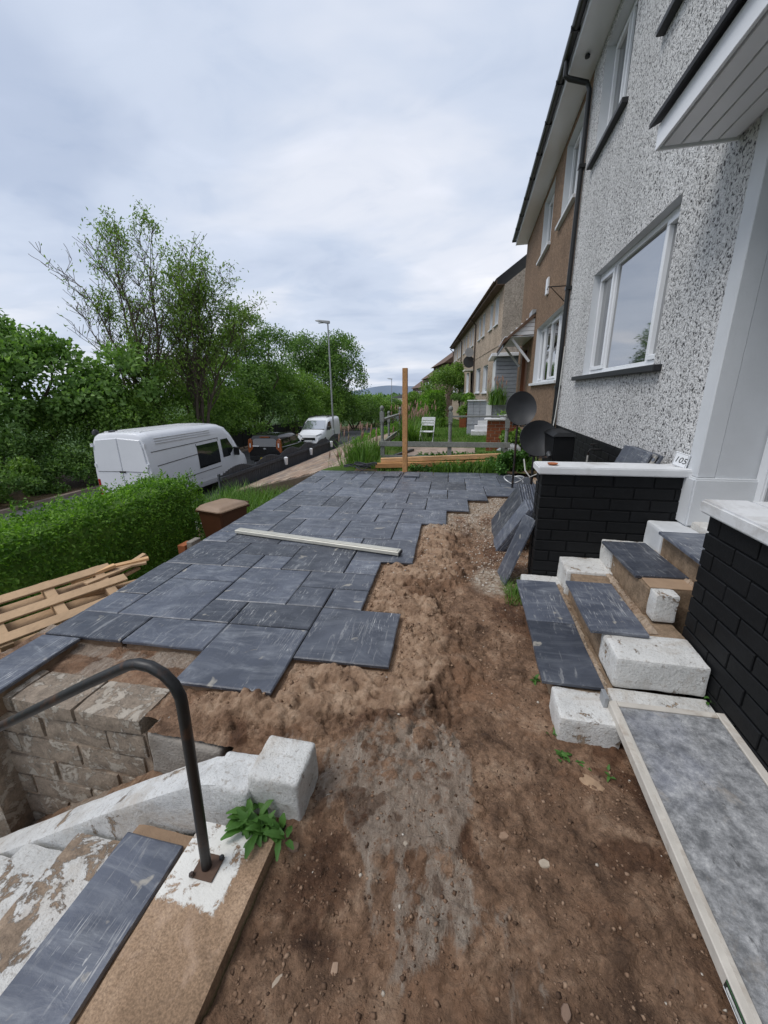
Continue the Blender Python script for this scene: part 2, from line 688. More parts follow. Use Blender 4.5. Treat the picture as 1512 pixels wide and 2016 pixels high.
BLACKMETAL = simple('black_enamel_with_rust', (.012, .012, .013), .45, 9, .3, 60, .3, .002, .5, dirt=(.11, .045, .018))
DISH = simple('dark_grey_dish', (.035, .037, .040), .5, 4, .2, 30, .1, .002, .5)
GALV = simple('galvanised_steel', (.36, .375, .39), .45, 8, .12, 40, .1, .002, .5, .4)
NEWWOOD = m_wood('new_sawn_timber', (.46, .245, .105))
NEWWOOD2 = m_wood('pale_new_timber', (.58, .36, .185))
PALLETWOOD = m_wood('pallet_wood', (.44, .30, .18), .10, 3, (1, .5, 1))
OLDWOOD = m_wood('weathered_grey_wood', (.205, .215, .20), .25, 4)
BOARDWOOD = simple('dirty_board_frame', (.50, .47, .42), .8, 9, .18, 60, .3, .003, .3, dirt=(.27, .205, .15))
FENCEWOOD = m_wood('dark_stained_fence', (.062, .067, .078), .3, 4, (1, 1, .08))
REDDOOR = m_wood('brown_door', (.20, .075, .035), .2, 3, (1, 1, .08), .5)
ALU = simple('spirit_level_alloy', (.52, .51, .45), .45, 9, .14, 40, .1, .002, .5, .25)
TERRACOTTA = simple('terracotta', (.36, .12, .05), .8, 9, .25, 60, .4, .004, .3)
ROOFTILE = simple('dark_roof_tile', (.035, .036, .040), .7, 5, .3, 30, .4, .005, .3)
BROWNROOF = simple('brown_roof_tile', (.12, .075, .052), .8, 5, .3, 30, .4, .005, .3)
BROWNCAST = m_roughcast('brown_roughcast', (.115, .072, .043), (.215, .142, .092), (.31, .215, .145), 40)
GREYCAST = m_roughcast('grey_roughcast', (.20, .165, .13), (.36, .31, .255), (.50, .44, .375), 40)
TANCAST = m_roughcast('tan_roughcast', (.28, .215, .155), (.40, .32, .245), (.50, .41, .33), 36)
FARCAST = m_roughcast('far_brown_roughcast', (.12, .085, .065), (.20, .145, .11), (.27, .20, .155), 20)
CREAM = simple('cream_render', (.56, .53, .47), .85, 2, .12, 30, .2, .004, .3)
VANWHITE = simple('white_vehicle_paint', (.70, .715, .745), .22, 1.5, .04, 8, .0, .001, .5)
VANRIB = simple('white_vehicle_roof', (.62, .62, .61), .5, 2.5, .14, 8, .05, .001, .4)
CARBLACK = simple('black_vehicle_paint', (.008, .008, .009), .14, 1.5, .1, 8, .0, .001, .6)
TYRE = simple('tyre_rubber', (.014, .014, .014), .85, 20, .2, 80, .2, .002, .3)
RIM = simple('wheel_rim', (.35, .36, .37), .35, 8, .15, 20, .05, .001, .5, .6)
REDLENS = simple('red_lamp_lens', (.30, .018, .012), .15, 8, .1, 30, .05, .001, .6)
AMBER = simple('amber_lamp_lens', (.24, .065, .018), .2, 8, .1, 30, .05, .001, .6)
CLEARLENS = simple('clear_lamp_lens', (.55, .56, .58), .12, 8, .1, 30, .05, .001, .6)
BINBROWN = simple('brown_bin_plastic', (.075, .030, .015), .42, 6, .15, 60, .1, .002, .4)
BINLID = simple('faded_brown_bin_lid', (.27, .185, .125), .5, 4, .16, 60, .1, .002, .4)
ASPHALT = simple('asphalt', (.075, .076, .080), .9, 3, .22, 120, .5, .006, .3)
PAVING = simple('pavement_asphalt', (.135, .13, .125), .9, 2.2, .2, 120, .4, .005, .3)
KERB = simple('concrete_kerb', (.25, .20, .165), .9, 4, .2, 60, .4, .005, .3)
GRASSG = simple('grass_ground', (.060, .105, .022), .95, 1.6, .45, 40, .8, .03, .1, dirt=(.13, .12, .04))
EARTHG = simple('earth_ground', (.10, .07, .045), .95, 3, .4, 40, .8, .03, .1, dirt=(.05, .075, .02))
FARG = simple('far_ground', (.05, .085, .03), .95, .02, .4, .2, .1, .05, .1)
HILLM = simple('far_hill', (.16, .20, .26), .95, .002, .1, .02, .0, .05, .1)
BARK = simple('bark', (.105, .085, .066), .9, 5, .35, 30, .8, .012, .2, stretch=(1, 1, .2))
LEAF_ASH = m_leaf('ash_leaf', [(0.081, 0.144, 0.025), (0.144, 0.236, 0.041), (0.213, 0.328, 0.063), (0.299, 0.425, 0.103)], .4)
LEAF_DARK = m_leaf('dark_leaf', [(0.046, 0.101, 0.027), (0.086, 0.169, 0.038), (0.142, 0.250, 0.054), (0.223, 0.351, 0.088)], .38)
LEAF_MID = m_leaf('mid_leaf', [(0.062, 0.131, 0.025), (0.119, 0.219, 0.037), (0.188, 0.312, 0.057), (0.275, 0.425, 0.100)], .4)
LEAF_SYC = m_leaf('sycamore_leaf', [(0.072, 0.150, 0.036), (0.132, 0.240, 0.055), (0.204, 0.342, 0.090), (0.300, 0.462, 0.144)], .4)
LEAF_HEDGE = m_leaf('privet_leaf', [(0.044, 0.116, 0.013), (0.094, 0.209, 0.022), (0.165, 0.319, 0.037), (0.264, 0.451, 0.066)], .4, 2.2)
LEAF_WEED = m_leaf('weed_leaf', [(.030, .085, .016), (.062, .155, .028), (.12, .25, .055)], .3, 8)
GRASSB = m_leaf('grass_blade', [(.045, .11, .018), (.095, .20, .030), (.15, .28, .05), (.22, .30, .09)], .35, 2)
SEEDHEAD = simple('pinkish_seed_head', (.34, .22, .17), .9, 8, .3, 40, .2, .004, .2)
CABLE = simple('dark_cable', (.030, .032, .040), .6, 8, .2, 40, .1, .002, .4)
WHITECABLE = simple('white_cable', (.55, .55, .52), .6, 8, .2, 40, .1, .002, .4)

# ------------------------------------------------------------------ patio
PO = Vector((-1.6137, 2.16, 0))
PT = R(2.5)
PU = Vector((math.cos(PT), math.sin(PT), 0))
PV = Vector((-math.sin(PT), math.cos(PT), 0))
CELL = .302


def puv(u, v, z=0.0):
    p = PO+PU*(u*CELL)+PV*(v*CELL)
    return Vector((p.x, p.y, z))


SLABS = [(-4, -3, 1, 2), (-4, -1, 2, 1), (-2, -1, 2, 1), (0, -2, 2, 2), (2, -1, 2, 2), (-3, 0, 2, 2), (-4, 0, 1, 1), (-4, 1, 1, 2),
         (-3, 2, 2, 1), (-1, 0, 1, 1), (0, 0, 2, 1), (-1, 1, 2, 2), (1, 1, 1, 1), (2, 1, 1, 1), (1, 2, 2, 1), (-4, 3, 2, 2),
         (-2, 3, 1, 1), (-1, 3, 1, 1), (-2, 4, 2, 1), (0, 3, 2, 2), (2, 3, 1, 1), (2, 4, 2, 2), (-4, 5, 1, 1), (-3, 5, 2, 1),
         (-1, 5, 2, 1), (1, 5, 1, 1), (-4, 6, 2, 1), (-2, 6, 1, 2), (-1, 6, 2, 1), (-1, 7, 2, 1), (1, 6, 2, 2), (3, 6, 1, 2),
         (-4, 7, 2, 2), (-2, 8, 2, 2), (0, 8, 2, 1), (2, 8, 1, 1), (1, 9, 2, 1), (0, 9, 1, 2), (3, 8, 2, 2), (-4, 9, 1, 2),
         (-3, 9, 1, 1), (-3, 10, 2, 2), (-1, 10, 1, 2), (0, 11, 1, 1), (1, 10, 1, 1), (2, 10, 2, 1), (1, 11, 2, 2), (3, 11, 1, 1),
         (4, 10, 2, 2), (3, 12, 2, 1), (5, 12, 2, 2), (6, 14, 1, 1), (-4, 11, 1, 2), (-3, 12, 2, 1), (-2, 13, 1, 1), (-1, 12, 2, 2),
         (-4, 13, 2, 2), (-4, 15, 1, 2), (-3, 15, 1, 1), (-3, 16, 2, 1), (-2, 17, 1, 1), (-1, 16, 1, 2), (-2, 18, 2, 1), (-4, 17, 2, 2),
         (-2, 14, 2, 2), (0, 14, 1, 1), (0, 15, 1, 2), (0, 17, 1, 2), (1, 13, 1, 1), (1, 14, 1, 2), (1, 16, 1, 1), (2, 13, 2, 3),
         (2, 16, 1, 1), (1, 17, 1, 2), (2, 17, 1, 2), (3, 16, 2, 2), (3, 18, 1, 1), (4, 18, 1, 1), (4, 14, 2, 2), (4, 13, 1, 1),
         (5, 16, 1, 1), (5, 17, 2, 2), (6, 15, 2, 2), (7, 17, 1, 1), (7, 18, 2, 1), (7, 13, 2, 2), (8, 15, 1, 1), (8, 16, 2, 2), (9, 15, 1, 1)]
covered = {}
for (u, v, w, h) in SLABS:
    for a in range(w):
        for b in range(h):
            covered[(u+a, v+b)] = covered.get((u+a, v+b), 0)+1

bed = MB()
for (u, v, w, h) in SLABS:
    M = Matrix.Rotation(PT, 4, 'Z')
    M.translation = puv(u, v)
    bed.box(.02, w*CELL-.02, .02, h*CELL-.02, -.16, -.0245, M)
patio = tag(bed.build('patio', BED), kind='structure')

_slabm = {}


def slab_mesh(w, h, th=.022):
    """riven slate flag, origin at its centre top; edges hand-dressed"""
    k = (round(w, 3), round(h, 3), th)
    if k in _slabm:
        return _slabm[k]
    rr = random.Random(int(w*1000)+int(h*77))
    nx, ny = max(2, int(w/.15)), max(2, int(h/.15))
    ring = []
    for i in range(nx):
        ring.append((-w/2+w*i/nx, -h/2))
    for i in range(ny):
        ring.append((w/2, -h/2+h*i/ny))
    for i in range(nx):
        ring.append((w/2-w*i/nx, h/2))
    for i in range(ny):
        ring.append((-w/2, h/2-h*i/ny))
    corner = {0, nx, nx+ny, 2*nx+ny}
    n = len(ring)
    top, mid, bot = [], [], []
    for i, (x, y) in enumerate(ring):
        j = .0012 if i in corner else .0030
        x += rr.uniform(-j, j)
        y += rr.uniform(-j, j)
        f = 1-.007/max(w, h)*2
        top.append((x*f, y*f, 0))
        mid.append((x, y, -.006))
        bot.append((x*.995, y*.995, -th))
    vs = top+mid+bot
    fs = [tuple(range(n))]
    for a in (0, n):
        for i in range(n):
            j = (i+1) % n
            fs.append((a+i, a+n+i, a+n+j, a+j))
    fs.append(tuple(2*n+i for i in reversed(range(n))))
    mb = MB().add(vs, fs)
    _slabm[k] = mb.mesh('slab', SLATE)
    return _slabm[k]


for (u, v, w, h) in SLABS:
    c = puv(u+w/2, v+h/2)
    me = slab_mesh(w*CELL-.009, h*CELL-.009)
    rz = PT+R(random.uniform(-.18, .18)) + random.choice([0, math.pi])
    put('slab', me, patio, True, (c.x, c.y, random.uniform(-.0025, .0025)), (R(random.uniform(-.16, .16)), R(random.uniform(-.16, .16)), rz))

# ------------------------------------------------------------------ soil in front of the house
EDGE = [(-1, 1, 4), (1, 4, 3), (4, 8, 4), (8, 10, 5), (10, 12, 6), (12, 13, 7), (13, 15, 9), (15, 20, 10)]


def edge_u(v):
    e = np.full_like(v, 2.0)
    e = np.where(v >= -2, 2.0, 0.5)
    for a, b, u in EDGE:
        e = np.where((v >= a) & (v < b), float(u), e)
    return e


def to_uv(x, y):
    dx, dy = x-PO.x, y-PO.y
    return (dx*PU.x+dy*PU.y)/CELL, (dx*PV.x+dy*PV.y)/CELL


def soil_fields(x, y):
    u, v = to_uv(x, y)
    # signed distance (m) to the right of the stepped patio edge (smoothed)
    d = np.full_like(x, 9.0)
    inside = np.zeros_like(x, dtype=bool)
    for (a, b, w, h) in SLABS:
        du = np.maximum(np.maximum(a-u, u-(a+w)), 0)*CELL
        dw = np.maximum(np.maximum(b-v, v-(b+h)), 0)*CELL
        dd = np.hypot(du, dw)
        inside |= dd <= 0.03
        d = np.minimum(d, dd)
    n1 = fbm(x, y, 1.7, 4, 3)
    n2 = fbm(x, y, 9, 5, 5)
    n3 = fbm(x, y, 26, 4, 8)
    z = -.055+.016*n1+.011*n2+.005*n3+.010*np.clip(np.abs(fbm(x, y, 12, 3, 15))-.12, 0, 1)+.007*np.clip(np.abs(fbm(x, y, 33, 2, 16))-.1, 0, 1)
    # trodden hollow beside the stairs and furrows along y
    z += -.015*sstep(.6, 1.6, 1.9-y)*sstep(-.6, .1, x)
    # sand/mortar heap pushed along the patio edge
    wob = .16*fbm(x, y, 2.3, 3, 21)
    hw = .34+wob
    near = sstep(-2.9, -2.3, v)*(1-sstep(7.0, 9.5, v))
    front = sstep(1.15, 1.45, y)*sstep(-1.45, -1.2, x)
    heap = (1-sstep(hw*.55, hw*1.25, d))*near*front
    ridge = 1-np.abs(fbm(x, y, 7.5, 3, 31))*2.2
    lump = np.abs(fbm(x+.03*n2, y+.03*n3, 10, 4, 41))
    lump2 = np.abs(fbm(x, y, 34, 3, 44))
    z = z+heap*(.022+.024*ridge+.060*lump+.030*lump2)
    tread = sstep(.75, .95, v)*(1-sstep(3.3, 4.0, v))*(1-sstep(3.9, 4.8, u))
    z = z-tread*.018
    # crumbs round the foot of the heap
    foot = np.exp(-((d-hw*1.15)/.10)**2)*near*front
    cl = np.clip(fbm(x, y, 21, 3, 55)-.12, 0, 1)
    z = z+foot*cl*.15
    rnd = np.clip(fbm(x, y, 16, 3, 61)-.35, 0, 1)
    z = z+rnd*.05*(1-heap)
    # scraped grey mortar smear in the middle
    gm = np.exp(-(((x+.30+.10*(y-1.2))/.34)**2+((y-1.28)/.34)**2))
    streak = fbm(x*1.0, y*.35, 6.5, 5, 71)
    grey = sstep(.0, .35, gm*1.5-.38+streak*.75)
    lowm = np.exp(-(((x+.10)/.30)**2+((y-.85)/.32)**2))
    grey = np.maximum(grey, sstep(.05, .40, lowm*.95-.45+streak*.9))
    z = z+grey*.012
    sand = np.clip(heap*1.3, 0, 1)
    far = sstep(6.2, 8.6, v)
    chip = far*(1-sstep(.95, 1.2, d))*sstep(-.25, .25, fbm(x, y, 3, 3, 81)+.18)
    pale = np.exp(-(((x-.28)/.20)**2+((y-3.25)/.28)**2))
    chip = np.maximum(chip, sstep(.25, .6, pale))
    sand = np.maximum(sand, far*.65)
    wet = sstep(.05, .45, fbm(x, y, 2.6, 4, 91)+.25*(x > .35)*(y < 1.5)-.25*heap)
    wet = np.maximum(wet*(1-.8*grey), .8*grey*sstep(.18, .40, fbm(x, y, 5.5, 4, 95)))
    z = np.where(inside, np.minimum(z, -.045), z)
    # keep clear just under the slab lip
    z = np.where((d < .05) & ~inside, np.minimum(z, -.022), z)
    return z, sand, grey*(1-heap*.8), wet, chip


def add_clods(X, Y, z, grey, n, g, place, rmin, rmax, hk, power=2.5):
    """stamp irregular lumps of earth into the height field"""
    xs_, ys_ = X[0], Y[:, 0]
    P = place(g, n)
    for (px, py) in P:
        r = rmin+(rmax-rmin)*g.random()**power
        i0, i1 = np.searchsorted(xs_, px-r*1.4), np.searchsorted(xs_, px+r*1.4)
        j0, j1 = np.searchsorted(ys_, py-r*1.4), np.searchsorted(ys_, py+r*1.4)
        if i1-i0 < 2 or j1-j0 < 2:
            continue
        dx, dy = X[j0:j1, i0:i1]-px, Y[j0:j1, i0:i1]-py
        th, ph = np.arctan2(dy, dx), g.random(3)*6.28
        q = 1+.22*np.sin(2*th+ph[0])+.16*np.sin(3*th+ph[1])+.10*np.sin(5*th+ph[2])
        d = np.hypot(dx*(.8+.5*g.random()), dy)/(r*q)
        h = np.clip(1-d**2, 0, 1)**.55*r*hk*(.6+.6*g.random())
        tx, ty = g.normal(0, .35, 2)
        h = h*(1+np.clip((dx*tx+dy*ty)/r, -.6, .6))
        w = z[j0:j1, i0:i1]
        base = w.mean()
        m = d < 1
        w[m] = np.maximum(w[m], base+h[m]-.15*r*hk)
        gg = grey[j0:j1, i0:i1]
        gg[m] *= .72
    return z


def clod_soil(x, y):
    z, sand, grey, wet, chip = soil_fields(x, y)
    g = np.random.default_rng(19)
    u, v = to_uv(x, y)

    def p_front(g, n):
        return np.stack([g.uniform(-.6, .75, n), .35+1.9*g.random(n)], 1)

    def p_mid(g, n):
        return np.stack([g.normal(-.22, .22, n), g.normal(1.30, .22, n)], 1)

    def p_heap(g, n):
        vv = g.uniform(-2.6, 8.5, n)
        uu = edge_u(vv)+.28+np.abs(g.normal(0, .75, n))
        return np.stack([PO.x+PU.x*uu*CELL+PV.x*vv*CELL, PO.y+PU.y*uu*CELL+PV.y*vv*CELL], 1)

    def p_foot(g, n):
        vv = g.uniform(-2.9, 7.0, n)
        uu = edge_u(vv)+1.35+g.normal(0, .35, n)
        return np.stack([PO.x+PU.x*uu*CELL+PV.x*vv*CELL, PO.y+PU.y*uu*CELL+PV.y*vv*CELL], 1)

    def p_lip(g, n):
        # pressed up in front of the two nearest slabs
        return np.stack([g.uniform(-1.05, -.1, n), 1.50+.16*g.normal(0, 1, n)+.28*(g.random(n) < .4)], 1)
    zz = z.copy()
    keep = z.copy()
    add_clods(x, y, zz, grey, 220, g, p_heap, .025, .065, .36, 1.6)
    add_clods(x, y, zz, grey, 900, g, p_heap, .008, .026, .75, 1.6)
    add_clods(x, y, zz, grey, 300, g, p_foot, .014, .050, .75, 1.8)
    add_clods(x, y, zz, grey, 600, g, p_foot, .007, .022, .8, 1.8)
    add_clods(x, y, zz, grey, 200, g, p_lip, .015, .055, .65, 1.6)
    add_clods(x, y, zz, grey, 350, g, p_lip, .007, .022, .8, 1.6)
    add_clods(x, y, zz, grey, 170, g, p_mid, .010, .038, .45, 2.2)
    add_clods(x, y, zz, grey, 1300, g, p_front, .009, .034, .50, 3.0)
    # nothing pokes through the laid slabs
    lim = np.full_like(z, 9.0)
    for (a, b, w, h) in SLABS:
        ins = (u > a-.12) & (u < a+w+.12) & (v > b-.12) & (v < b+h+.12)
        lim = np.where(ins, np.minimum(lim, keep), lim)
    return np.minimum(zz, np.where(lim < 8, np.maximum(lim, -.2), 9.0)), sand, grey, wet, chip


def grid_mesh(name, xs, ys, zf, m, keep=None, fields=True):
    X, Y = np.meshgrid(xs, ys)
    if fields:
        z, sand, grey, wet, chip = zf(X, Y)
    else:
        z = zf(X, Y)
    nx, ny = len(xs), len(ys)
    idx = np.arange(nx*ny).reshape(ny, nx)
    f = np.stack([idx[:-1, :-1], idx[:-1, 1:], idx[1:, 1:], idx[1:, :-1]], -1).reshape(-1, 4)
    if keep is not None:
        cx = ((X[:-1, :-1]+X[1:, 1:])/2).ravel()
        cy = ((Y[:-1, :-1]+Y[1:, 1:])/2).ravel()
        f = f[keep(cx, cy)]
    me = np_mesh(name, np.stack([X, Y, z], -1).reshape(-1, 3), f, m, True)
    if fields:
        for nm, arr in (('sand', sand), ('grey', grey), ('wet', wet), ('chip', chip)):
            a = me.attributes.new(nm, 'FLOAT', 'POINT')
            a.data.foreach_set('value', np.clip(arr, 0, 1).astype(np.float32).ravel())
    return me


ys = [-.5]
while ys[-1] < 8.45:
    ys.append(ys[-1]+max(.007, .0044*max(ys[-1], 0)) if ys[-1] > .2 else ys[-1]+.03)
xs = np.arange(-1.5, 1.62, .0078)
me = grid_mesh('soil', xs, np.array(ys), clod_soil, SOIL,
               lambda x, y: ~(((x < -.618) & (y < 1.0)) | ((x < -1.02) & (y < 1.27))))
soil = tag(put('soil', me), kind='structure')

# rough mortar bed in the notch behind the block wall


def notch_fields(x, y):
    z = -.075+.02*fbm(x, y, 4, 4, 3)+.012*fbm(x, y, 18, 4, 6)+.02*np.clip(fbm(x, y, 11, 3, 9)-.25, 0, 1)
    g = sstep(-.2, .3, fbm(x, y, 5, 4, 4))
    return z, np.full_like(x, .25), g, np.zeros_like(x), np.zeros_like(x)


me = grid_mesh('rubble_bed', np.arange(-3.0, -1.45, .014), np.arange(1.36, 2.0, .013), notch_fields, SOIL)
tag(put('rubble_bed', me), kind='structure')


def soil_z(x, y):
    return float(soil_fields(np.array([[float(x)]]), np.array([[float(y)]]))[0][0, 0])


# loose grit, crumbs and pebbles lying on the soil
def pebble_field(name, n, region, smin, smax, m, zf, seed, flat=.7):
    g = np.random.default_rng(seed)
    base = np.array([(0, 0, 1), (.9, 0, .15), (.28, .86, .1), (-.73, .53, .2), (-.73, -.53, .05), (.28, -.86, .15), (0, 0, -.7)])
    fc = np.array([(0, 1, 2), (0, 2, 3), (0, 3, 4), (0, 4, 5), (0, 5, 1), (6, 2, 1), (6, 3, 2), (6, 4, 3), (6, 5, 4), (6, 1, 5)])
    P = region(g, n)
    z = zf(P[:, 0], P[:, 1])
    n = len(P)
    s = smin+(smax-smin)*g.random(n)**3
    V = base[None]*(1+1.1*(g.random((n, 7, 3))-.5))
    V = V*s[:, None, None]*np.array([1, 1, flat])
    a = g.random(n)*6.28
    c, q = np.cos(a)[:, None], np.sin(a)[:, None]
    V = np.stack([V[:, :, 0]*c-V[:, :, 1]*q, V[:, :, 0]*q+V[:, :, 1]*c, V[:, :, 2]], -1)
    V += np.stack([P[:, 0], P[:, 1], z+s*.02], -1)[:, None, :]
    F = fc[None]+(np.arange(n)*7)[:, None, None]
    me = np_mesh(name, V.reshape(-1, 3), F.reshape(-1, 3), m)
    return tag(put(name, me), kind='stuff')


def zsoil(x, y):
    return soil_fields(x[None], y[None])[0][0]


def reg_front(g, n):
    x = g.uniform(-.6, 1.15, n)
    y = .35+2.6*g.random(n)**1.3
    u, v = to_uv(x, y)
    ok = ~((x > .46) & (y > 1.55)) & ~((u < edge_u(v)+.1) & (v > -2.1))
    return np.stack([x[ok], y[ok]], -1)


def reg_heap(g, n):
    v = g.uniform(-2.4, 8, n)
    u = edge_u(v)+.1+np.abs(g.normal(0, 1.1, n))
    p = np.stack([PO.x+PU.x*u*CELL+PV.x*v*CELL, PO.y+PU.y*u*CELL+PV.y*v*CELL], -1)
    ok = (p[:, 0] < .42) & (p[:, 1] > 1.3)
    return p[ok]


def reg_chip(g, n):
    v = g.uniform(3.0, 13.5, n)
    u = edge_u(v)+.15+g.random(n)*(8.4-edge_u(v))
    p = np.stack([PO.x+PU.x*u*CELL+PV.x*v*CELL, PO.y+PU.y*u*CELL+PV.y*v*CELL], -1)
    ok = (p[:, 0] < .52) | (p[:, 1] > 3.5)
    return p[ok]


def m_crumb(name, cols):
    t = NT(name)
    n = len(cols)
    c = t.ramp(t.island(), [(i/(n-1), cols[i]) for i in range(n)])
    t.bump(t.noise(140, 4), .5, .004)
    return t.out(c, .9, .3)


CRUMB = m_crumb('soil_crumb', [(.07, .042, .027), (.14, .085, .054), (.21, .132, .085), (.30, .205, .14)])
SANDCRUMB = m_crumb('sand_crumb', [(.15, .092, .058), (.26, .168, .108), (.40, .275, .185)])
CHIPS = m_crumb('stone_chip', [(.22, .15, .10), (.34, .26, .19), (.42, .35, .28), (.55, .50, .44), (.26, .19, .13)])
PALEC = m_crumb('pale_grit', [(.38, .33, .27), (.52, .48, .42), (.30, .22, .16)])
pebble_field('soil_crumbs', 11000, reg_front, .0022, .010, CRUMB, zsoil, 5)
pebble_field('pale_grit', 200, reg_front, .0025, .011, PALEC, zsoil, 6)
pebble_field('sand_crumbs', 5000, reg_heap, .003, .016, SANDCRUMB, zsoil, 7, .85)
pebble_field('stone_chippings', 5200, reg_chip, .006, .016, CHIPS, zsoil, 8)


def rubble_stone(x, y, size, col, label, flat=.45, rz=0.0, tilt=0.0, pts=9):
    rr = random.Random(int(abs(x)*1000+y*337))
    mb = MB()
    ring = []
    for k in range(pts):
        a = 2*math.pi*k/pts
        q = rr.uniform(.78, 1.1)
        ring.append((size[0]*q*math.cos(a), size[1]*q*math.sin(a)))
    h = size[2]
    vs = [(p[0]*.93, p[1]*.93, 0) for p in ring]+[(p[0], p[1], h*.55) for p in ring]+[(p[0]*.82, p[1]*.82, h*rr.uniform(.85, 1.05)) for p in ring]
    n = pts
    fs = [tuple(reversed(range(n))), tuple(range(2*n, 3*n))]
    for a in (0, n):
        fs += [(a+i, a+(i+1) % n, a+n+(i+1) % n, a+n+i) for i in range(n)]
    mb.add(vs, fs)
    m = simple('stone_%d' % len(bpy.data.materials), col, .9, 12, .3, 60, .6, .006, .3)
    o = mb.build('stone', m, loc=(x, y, soil_z(x, y)-.006), rot=(tilt, tilt*.5, rz), smooth=True)
    return tag(o, label, 'stone', 'loose stones on the soil')


rubble_stone(.585, 1.42, (.060, .028, .016), (.33, .225, .145), 'flat tan stone shard lying on soil before the white step block', rz=-.6, tilt=.12)
rubble_stone(.29, .55, (.026, .022, .017), (.36, .31, .25), 'round pale pebble half sunk in soil near the board', rz=.3)
rubble_stone(.20, 1.12, (.026, .016, .013), (.30, .20, .135), 'small brown stone chip in the middle of the soil', rz=.5)
rubble_stone(-.155, 1.02, (.016, .011, .009), (.40, .34, .27), 'tiny cream pebble on the grey mortar smear', rz=.9)
rubble_stone(.335, 1.06, (.024, .017, .010), (.40, .335, .26), 'pale lumpy pebble right of the soil centre', rz=.2)
rubble_stone(-.56, .93, (.026, .020, .018), (.20, .14, .10), 'brown stone beside the handrail landing slab', rz=.2)
rubble_stone(.33, .70, (.020, .015, .012), (.22, .15, .11), 'dark brown stone in soil left of the board', rz=1.2)
rubble_stone(-.31, .66, (.018, .013, .010), (.30, .21, .15), 'light brown stone at the left of the foreground soil', rz=1.7)
rubble_stone(-.46, .60, (.022, .012, .010), (.33, .27, .21), 'long grey chip beside the edge of the landing slab', rz=1.2)

# ------------------------------------------------------------------ black brick garden walls
BR_L, BR_H = .276, .0915


def brick_mesh(l, d, h=BR_H-.010):
    return MB().box(-l/2, l/2, -d/2, d/2, -h/2, h/2).mesh('brick', BLACKBRICK, .0032, 1)


_bm = {}


def brick(parent, c, l, d, rz=0.0):
    k = (round(l, 3), round(d, 3))
    if k not in _bm:
        _bm[k] = brick_mesh(*k)
    return put('brick', _bm[k], parent, True, (c[0]+random.uniform(-.0015, .0015), c[1]+random.uniform(-.0015, .0015), c[2]+random.uniform(-.001, .001)), (0, 0, rz+R(random.uniform(-.3, .3))))


def course_run(parent, a0, a1, fixed, axis, z, d, off):
    """one course of bricks from a0 to a1 along axis 'x' or 'y'"""
    p = a0-off
    while p < a1-.01:
        s, e = max(p, a0), min(p+BR_L, a1)
        if e-s > .03:
            l = e-s-.010
            c = (s+e)/2
            if axis == 'x':
                brick(parent, (c, fixed, z), l, d)
            else:
                brick(parent, (fixed, c, z), l, d, math.pi/2)
        p += BR_L


wa = thing('brick_wall', 'low black painted brick wall with white coping between soil and house door steps', 'wall', (.575, 3.2, -.1))
MB().box(.585, 1.598, 3.210, 3.41, -.2, .925).build('wall_core', BLACKBRICK, wa, True)
for k in range(10):
    z = .935-(k+.5)*BR_H
    course_run(wa, .575, 1.597, 3.2+.05, 'x', z, .1, (k % 2)*BR_L*.45+.03)
    # end face (two bricks across the end)
    course_run(wa, 3.302, 3.42, .575+.05, 'y', z, .1, 0)
cp = MB()
cp.box(.545, 1.597, 3.165, 3.445, .937, .995)
cope = cp.build('coping', WHITECOPE, wa, True, bevel=.008, seg=2)
put('terracotta_dish', MB().lathe([(.018, 0), (.034, .006), (.040, .016), (.036, .016), (.028, .010), (.001, .009)], 14).mesh('terracotta_dish', TERRACOTTA, smooth=True), None, False, (.66, 3.26, .996))
tag(bpy.data.objects['terracotta_dish'], 'small broken terracotta saucer on the end of the white coping', 'saucer')

wb = thing('brick_wall', 'black painted brick wall with white coping at the right beside the grey board', 'wall', (1.22, 2.2, 0))
MB().box(1.23, 1.40, -.3, 2.19, -.1, .93).build('wall_core', BLACKBRICK, wb, True)
for k in range(10):
    z = .94-(k+.5)*BR_H
    course_run(wb, .55, 2.2, 1.22+.05, 'y', z, .1, (k % 2)*BR_L*.5+.11)
MB().box(1.40, 1.6, 2.03, 2.19, .1, .93).build('return_core', BLACKBRICK, wb, True)
MB().box(1.185, 1.395, -.3, 2.235, .945, 1.012).build('coping', WHITECOPE, wb, True, bevel=.010, seg=2)
MB().box(1.397, 1.597, 2.0, 2.235, .945, 1.010).build('coping', WHITECOPE, wb, True, bevel=.010, seg=2)

# ------------------------------------------------------------------ front door steps
st = thing('entrance_steps', 'white painted concrete steps climbing to the front door, part covered with slate', 'steps', (.95, 2.4, -.1))


def rounded(name, x0, x1, y0, y1, z0, z1, m, bev=.015, parent=st, sub=0, label=None):
    o = MB().rblock(x0, x1, y0, y1, z0, z1, max(.006, bev), .015, .0035 if name == 'step_end_block' else .002, int(x0*100+y0*37)).build(name, m, parent, True, smooth=True)
    if label:
        o['label'] = label
    return o


